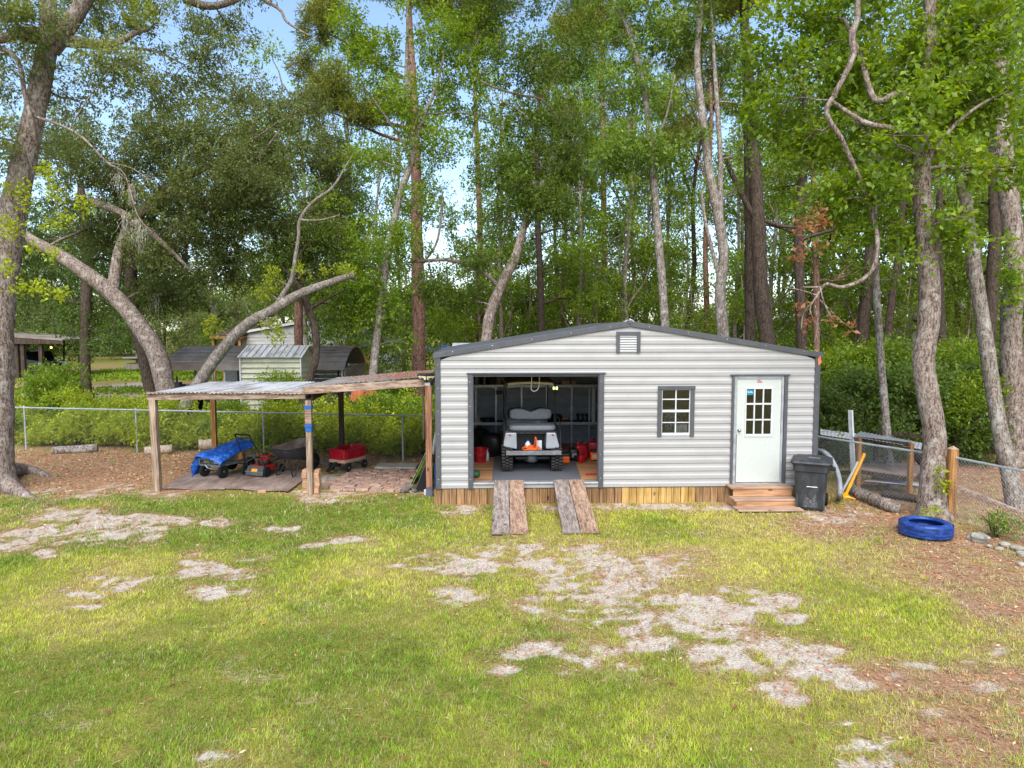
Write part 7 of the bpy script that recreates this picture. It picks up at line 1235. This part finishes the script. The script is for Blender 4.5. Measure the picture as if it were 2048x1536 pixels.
for px, d_ in ((1165, 46), (1290, 40), (1370, 55), (1240, 60), (1480, 42), (1560, 48), (1680, 38), (1790, 44), (1870, 36), (1950, 40), (2060, 30), (760, 52), (680, 46), (1020, 58)): spots.append((px, d_, 'o1'))
for px, d_ in ((610, 40), (700, 36), (800, 42), (1000, 38), (1075, 44), (1160, 34), (1250, 36), (1330, 44), (1470, 36), (1540, 34), (1640, 32), (1720, 30), (1820, 30), (1930, 32), (2030, 28), (540, 46)): spots.append((px, d_, 'o3'))
for px, d_, kd in spots:
    g_ = D(px, 760, d_); place_tree(kd, g_.x, g_.y, rnd.uniform(.85, 1.12), rnd.uniform(0, 6.28), px, d_)
# ================================================================== SHRUBS, GRASS, LITTER
def bush_mesh(seed, w, h, leaf, pal, n=1.0):
    rs = random.Random(seed); bl = []
    for k in range(9): a = rs.uniform(0, 6.28); r = rs.uniform(0, .6) * w / 2; z = rs.uniform(.25, .8) * h; sx = w * rs.uniform(.22, .34); sz = h * rs.uniform(.2, .32); bl.append(((math.cos(a) * r, math.sin(a) * r, z), (sx, sx, sz), sx * sz * 3.14 * 150 * (.10 / leaf) ** 1.6 * n))
    me = crown_mesh('foliage', bl, leaf, PAL[pal], seed, 6, .5, .1, 1.0, .34, 2.2, 'leaf'); LEAFTOT[0] += len(me.polygons)
    mb = MB()
    for k in range(7): a = rs.uniform(0, 6.28); e = Vector((math.cos(a) * w * .35, math.sin(a) * w * .35, h * rs.uniform(.6, .95))); p = limb_pts(Vector((e.x * .12, e.y * .12, -.02)), e, rs, .12, 4); mb.tube(p, np.linspace(.015, .004, len(p)), 4, cap=False)
    return me, mb.mesh('stem', 'bark_dark')
BU = dict(a=bush_mesh(301, 1.9, 1.4, .085, 'yellow'), b=bush_mesh(302, 1.7, 1.3, .08, 'bright'), c=bush_mesh(303, 2.0, 1.45, .08, 'bright'), d=bush_mesh(304, 2.8, 2.6, .10, 'dark'), e=bush_mesh(305, 2.8, 2.5, .10, 'bright'), f=bush_mesh(306, .8, .42, .055, 'mid', .35))
BLB = dict(a='yellow green shrub in the undergrowth behind the long fence', b='fresh green shrub in the undergrowth behind the long fence', c='mid green shrub in the undergrowth behind the long fence', d='tall dark green shrub at the edge of the wood', e='tall green shrub at the edge of the wood', f='low bright green plant at the foot of the corner fence')
BK = dict(a='yellow green shrub', b='fresh green shrub', c='leafy green shrub', d='tall dark green shrub', e='tall green shrub')
def bush(kd, x, y, s=1, sz=1, rz=0, label=None):
    px, _ = project(np.array([[x, y, .6]])); px = px[0]; fy = fa.y + (x - fa.x) * fd.y / fd.x - y
    if not label:
        w = ('left of the shelter' if px < 300 else 'behind the tarped cart' if px < 430 else 'behind the mower' if px < 545 else 'behind the wheelbarrow' if px < 640 else 'behind the red wagon' if px < 760 else 'behind the leaning boards' if px < 900 else 'behind the shed' if px < 1635 else 'behind the wood rack' if px < 1760 else 'behind the big oak trunk' if px < 1890 else 'beyond the corner fence')
        label = BK[kd] + ' ' + w + (', close to the long fence' if -1.7 < fy < 0 and px < 900 else ', set back from the fence' if px < 900 else ', deeper in the wood' if y > 20 else '')
    r = thing('shrub' if kd != 'f' else 'low_plant', label, 'shrub' if kd != 'f' else 'plant', (x, y, 0), rz, label + 's'); r.scale = (s, s, s * sz); put('foliage', BU[kd][0], r); put('stem', BU[kd][1], r)
rnd = random.Random(55)
for k in range(24):
    t = -1.15 + k * .1; p = fa + fd * t; bush(rnd.choice('abaa'), p.x + rnd.uniform(-.2, .2), p.y + rnd.uniform(.8, 1.3), rnd.uniform(.75, 1.1), rnd.uniform(.62, 1.15), rnd.uniform(0, 6.3))
for k in range(18):
    t = -1.2 + k * .13; p = fa + fd * t; bush(rnd.choice('abac'), p.x + rnd.uniform(-.3, .3), p.y + rnd.uniform(2.2, 3.6), rnd.uniform(.8, 1.2), rnd.uniform(.7, 1.2), rnd.uniform(0, 6.3))
for px, py, kd, s in ((50, 790, 'c', 1.15), (95, 800, 'b', .95), (60, 770, 'c', 1.3), (200, 815, 'a', .6), (120, 790, 'a', .75)): q = G(px, py + 60); bush(kd, q.x, q.y + 1.5, s, 1.1, rnd.uniform(0, 6))
for px, d_, kd, s in ((1660, 17.5, 'd', .8), (1700, 18, 'd', .95), (1745, 18.5, 'e', .95), (1790, 18, 'd', 1.0), (1840, 18.5, 'd', 1.0), (1900, 18, 'e', .9), (1945, 18.5, 'd', 1.0), (1990, 19.5, 'd', .95), (1720, 22, 'e', 1.2), (1800, 22.5, 'd', 1.2), (1880, 22, 'e', 1.2), (1960, 23, 'd', 1.2), (2040, 23, 'e', 1.1), (2090, 20, 'd', .9), (1650, 22, 'e', 1.1), (870, 20.5, 'c', 1.1), (820, 21, 'b', 1.1), (760, 22, 'c', 1.0), (1620, 28, 'e', 1.2), (1570, 30, 'd', 1.3)):
    q = D(px, 800, d_); bush(kd, q.x, q.y, s, 1, rnd.uniform(0, 6.3))
q = G(2000, 1075); bush('f', q.x, q.y, 1.0, 1.1, 0, 'low spreading shrub growing through the corner fence above the stones'); q = Vp(1652, 866, 15); 
q = G(1775, 770); 
q = D(562, 770, 23.4); bush('e', q.x, q.y, .72, 1.1, 0, 'leafy shrub growing in front of the tan garden shed')
# sprig reaching over the rack by the shed corner
sp = thing('overhanging_sprig', 'bright green sprig hanging over the rack sheet at the shed corner', 'plant', tuple(Vp(1645, 866, 14.9))); me = crown_mesh('foliage', [((0, 0, .05), (.28, .2, .07), 60), ((.2, -.1, .03), (.2, .15, .05), 40)], .08, PAL['bright'], 5, 5, .5); put('foliage', me, sp); MB().tube([(-.4, .3, -.1), (0, 0, .03), (.35, -.1, .02)], .006, 5).build('stem', 'bark_grey', sp, local=True)
sp = thing('hanging_sprig', 'yellow green sprig hanging beside the big trunk above the rack', 'plant', tuple(Vp(1825, 905, 12.9))); me = crown_mesh('foliage', [((0, 0, .0), (.16, .12, .06), 60), ((-.06, 0, -.05), (.1, .1, .05), 30)], .08, PAL['yellow'], 6, 5, .55); put('foliage', me, sp); MB().tube([(.25, .0, .05), (.1, 0, .03), (-.1, 0, -.04)], .005, 5).build('stem', 'bark_grey', sp, local=True)
# ---- far wood that closes the horizon
rs = np.random.RandomState(71); bl = []
for k in range(260):
    px = rs.uniform(-300, 2400); d_ = rs.uniform(84, 105); g_ = D(px, 700, d_); h = rs.uniform(1.0, 8.5 if px < 1100 else 12.0); bl.append(((g_.x, g_.y, h), (rs.uniform(2, 4), 2.5, rs.uniform(1.2, 2.4)), 170))
me = crown_mesh('far_wood', bl, .42, PAL['mid'], 9, 5, .6, .1, 1, .25, .5); o = bpy.data.objects.new('far_wood', me); link(o); tag(o, 'distant green wood closing the view behind the trees', 'wood', kind='stuff'); LEAFTOT[0] += len(me.polygons)
# ---- grass blades
def scatter_grass():
    rs = np.random.RandomState(3); bands = [(3.2, 4.8, 4500, .009), (4.8, 7.0, 6500, .009), (7.0, 9.0, 4600, .011), (9.0, 11.5, 3000, .013), (11.5, 15.2, 1700, .017), (15.2, 21, 300, .024)]; XS_ = []; YS = []; WS = []
    for y0, y1, dn, w in bands:
        hw = .74 * y1 + 3.0; n = int(dn * (y1 - y0) * 2 * hw); y = rs.uniform(y0, y1, n); x = rs.uniform(-hw, hw, n) + y * math.tan(YAW); keep = np.abs(x - y * math.tan(YAW)) < .74 * y + 2.6; XS_.append(x[keep]); YS.append(y[keep]); WS.append(np.full(keep.sum(), w))
    x = np.concatenate(XS_); y = np.concatenate(YS); w = np.concatenate(WS)
    sand, straw, dry = ground_masks(x, y); tuft = noise2(x * 5.1, y * 5.1) * .6 + noise2(x * 12.3 + 7, y * 12.3) * .4; clump = fbm2(x * 1.6 + 80, y * 1.6, 3)
    p = np.clip(1.25 - 1.35 * sand - .8 * straw, .12, 1) * np.clip(.25 + 1.3 * tuft, 0, 1); p = p * np.clip(.45 + 1.25 * (fbm2(x * 3.3 + 50, y * 3.3, 3)), .4, 1.1); thin = np.clip(np.maximum(sand * 1.1, straw * .9), 0, 1); p = p * np.clip((tuft - (.12 + .42 * thin)) * 6, .03, 1)
    inshed = (x > XL - .1) & (x < XR + .1) & (y > YF - .12); ramp = ((x > G(978, 1070).x) & (x < G(1060, 1070).x) | (x > G(1104, 1000).x) & (x < G(1200, 1070).x)) & (y > 11.75); steps_ = (x > 4.95) & (x < 6.15) & (y > 12.95); under = (y > 14.6) & (x < XL) & (x > -7.2); p = np.where(inshed | steps_, 0, p); p = np.where(under, p * .25, p)
    keep = rs.rand(len(x)) < p; x, y, w, sand, straw, dry, clump, tuft = (a[keep] for a in (x, y, w, sand, straw, dry, clump, tuft)); n = len(x)
    h = (.013 + .019 * rs.rand(n)) * (.55 + .9 * clump) * np.where(rs.rand(n) < .06, 1.5, 1) * (1 - .4 * sand); h *= np.clip(w / .012, .9, 1.5); a = rs.rand(n) * 6.283; ln = rs.rand(n) * 2.2 + .5
    B = np.stack([x, y, np.full(n, -.022)], -1); wd = np.stack([-np.sin(a), np.cos(a), np.zeros(n)], -1) * (w * (.5 + .7 * rs.rand(n)))[:, None] / 2; T = B + np.stack([np.cos(a) * ln * h, np.sin(a) * ln * h, h + .022], -1); 
    V = np.stack([B - wd, B + wd, T], 1).reshape(-1, 3)
    green = np.array([.245, .355, .024]); lime = np.array([.455, .455, .052]); tan_ = np.array([.42, .36, .20]); deep = np.array([.105, .195, .020])
    f = np.clip(dry + .35 * (rs.rand(n) - .5), 0, 1)[:, None]; c = green * (1 - f) + lime * f; g = np.clip(.45 - dry, 0, .45)[:, None] * 1.6; c = c * (1 - g) + deep * g; tt = (rs.rand(n) < (.08 + .28 * dry * dry + .65 * straw + .25 * sand + .5 * np.clip(fbm2(x * .9 + 11, y * .9, 4) - .5, 0, 1)))[:, None]; c = np.where(tt, tan_ * (.7 + .5 * rs.rand(n, 1)), c) * (.80 + .38 * rs.rand(n, 1)) * (.52 + .58 * noise2(x * 11 + 3, y * 11) + .42 * noise2(x * 26, y * 26 + 9))[:, None]
    return npmesh('grass', V, np.arange(3 * n).reshape(-1, 3), np.repeat(c, 3, 0), 'grass_blade'), n
me, ng = scatter_grass(); o = bpy.data.objects.new('grass', me); link(o); tag(o, 'short patchy yellow green lawn grass', 'grass', kind='stuff')
def far_grass():
    rs = np.random.RandomState(44); n = 70000; y = 21.5 + 45 * rs.rand(n) ** 1.4; x = -32 + 32 * rs.rand(n); sand, straw, dry = ground_masks(x, y); keep = (rs.rand(n) > np.maximum(sand, straw) * 1.3) & (x < -3); x, y = x[keep], y[keep]; n = len(x); w = .05 * y / 30; h = (.05 + .05 * rs.rand(n)) * y / 30; a = rs.rand(n) * 6.283
    B = np.stack([x, y, np.full(n, -.03)], -1); wd = np.stack([-np.sin(a), np.cos(a), np.zeros(n)], -1) * w[:, None]; T = B + np.stack([np.cos(a) * h, np.sin(a) * h, h + .03], -1); V = np.stack([B - wd, B + wd, T], 1).reshape(-1, 3); c = np.array([.22, .32, .025]) * (.55 + .8 * rs.rand(n, 1)) * (.6 + .8 * fbm2(x * .4, y * .4, 3))[:, None]
    return npmesh('far_grass', V, np.arange(3 * n).reshape(-1, 3), np.repeat(c, 3, 0), 'grass_blade')
o = bpy.data.objects.new('far_grass', far_grass()); link(o); tag(o, 'rough green grass of the neighbour plot behind the long fence', 'grass', kind='stuff')
# ---- litter: pine straw and small dry leaves
def scatter_litter():
    rs = np.random.RandomState(8); n = 330000; y = 3.4 + 17 * rs.rand(n) ** .8; x = (rs.rand(n) * 2 - 1) * (.76 * y + 2.8) + y * math.tan(YAW); sand, straw, dry = ground_masks(x, y); keep = rs.rand(n) < np.clip(straw * .8 + sand * .015 + .012, 0, 1); keep &= ~((x > XL - .08) & (x < XR + .08) & (y > YF - .1)); x, y = x[keep], y[keep]; n = len(x); a = rs.rand(n) * 6.283; lf = rs.rand(n) < .22
    L = np.where(lf, .03 + .04 * rs.rand(n), .06 + .10 * rs.rand(n)); W = np.where(lf, L * .45, .004 + .003 * rs.rand(n)) * np.clip(y / 11, .8, 1.6); z = rs.rand(n) * .02 - .006; d = np.stack([np.cos(a), np.sin(a), rs.randn(n) * .12], -1) * L[:, None] / 2; w = np.stack([-np.sin(a), np.cos(a), rs.randn(n) * .4], -1) * W[:, None] / 2; c = np.stack([x, y, z], -1)
    V = np.stack([c - d, c + w, c + d, c - w], 1).reshape(-1, 3); i = np.arange(n)[:, None] * 4; base = np.array([srgb(180, 142, 108)[:3], srgb(150, 112, 84)[:3], srgb(200, 170, 138)[:3], srgb(182, 116, 82)[:3]])[rs.randint(0, 4, n)] * (.55 + .7 * rs.rand(n, 1))
    return npmesh('leaf_litter', V, np.concatenate([i + np.array([[0, 1, 2, 3]])], 0), np.repeat(base, 4, 0), 'litter')
o = bpy.data.objects.new('leaf_litter', scatter_litter()); link(o); tag(o, 'brown pine straw and small dry leaves scattered over the bare ground', 'leaf litter', kind='stuff')
# ---- single dry leaves on the lawn
nmat('leaf_red', [srgb(116, 64, 46), srgb(150, 88, 64)], 14, .8, bump=.1, rand=.2)
rr = random.Random(14); lv = [(1718, 1205), (1674, 1223), (1830, 1472), (1866, 1484), (1607, 1437), (1584, 1487), (1630, 1497), (1955, 1438), (1672, 1243), (1730, 1280), (1015, 1368), (1085, 1424), (1041, 1441), (808, 1520), (1089, 1534), (1342, 1370), (345, 1371), (219, 1428), (298, 1405), (1510, 1388), (1818, 1512), (1340, 1268), (1100, 1260), (2000, 1188), (1920, 1195), (770, 1480), (1470, 1420), (1880, 1395)]
for k, (px, py) in enumerate(lv):
    q = G(px, py); s = rr.uniform(.025, .05); a = rr.uniform(0, 6.28); mb = MB(); pts = []
    for (u, v, z) in ((-1, 0, 0), (-.45, .33, .10), (.2, .36, .14), (1, .02, .05), (.25, -.36, .16), (-.4, -.32, .08)): pts.append((q.x + s * (u * math.cos(a) - v * math.sin(a)), q.y + s * (u * math.sin(a) + v * math.cos(a)), .026 + s * z))
    mb.add(pts + [(q.x, q.y, .026)], [(6, i, (i + 1) % 6) for i in range(6)]); mb.build('fallen_leaf', 'leaf_red', label='single reddish brown dry leaf lying on the lawn', cat='leaf', group='dry leaves on the lawn')
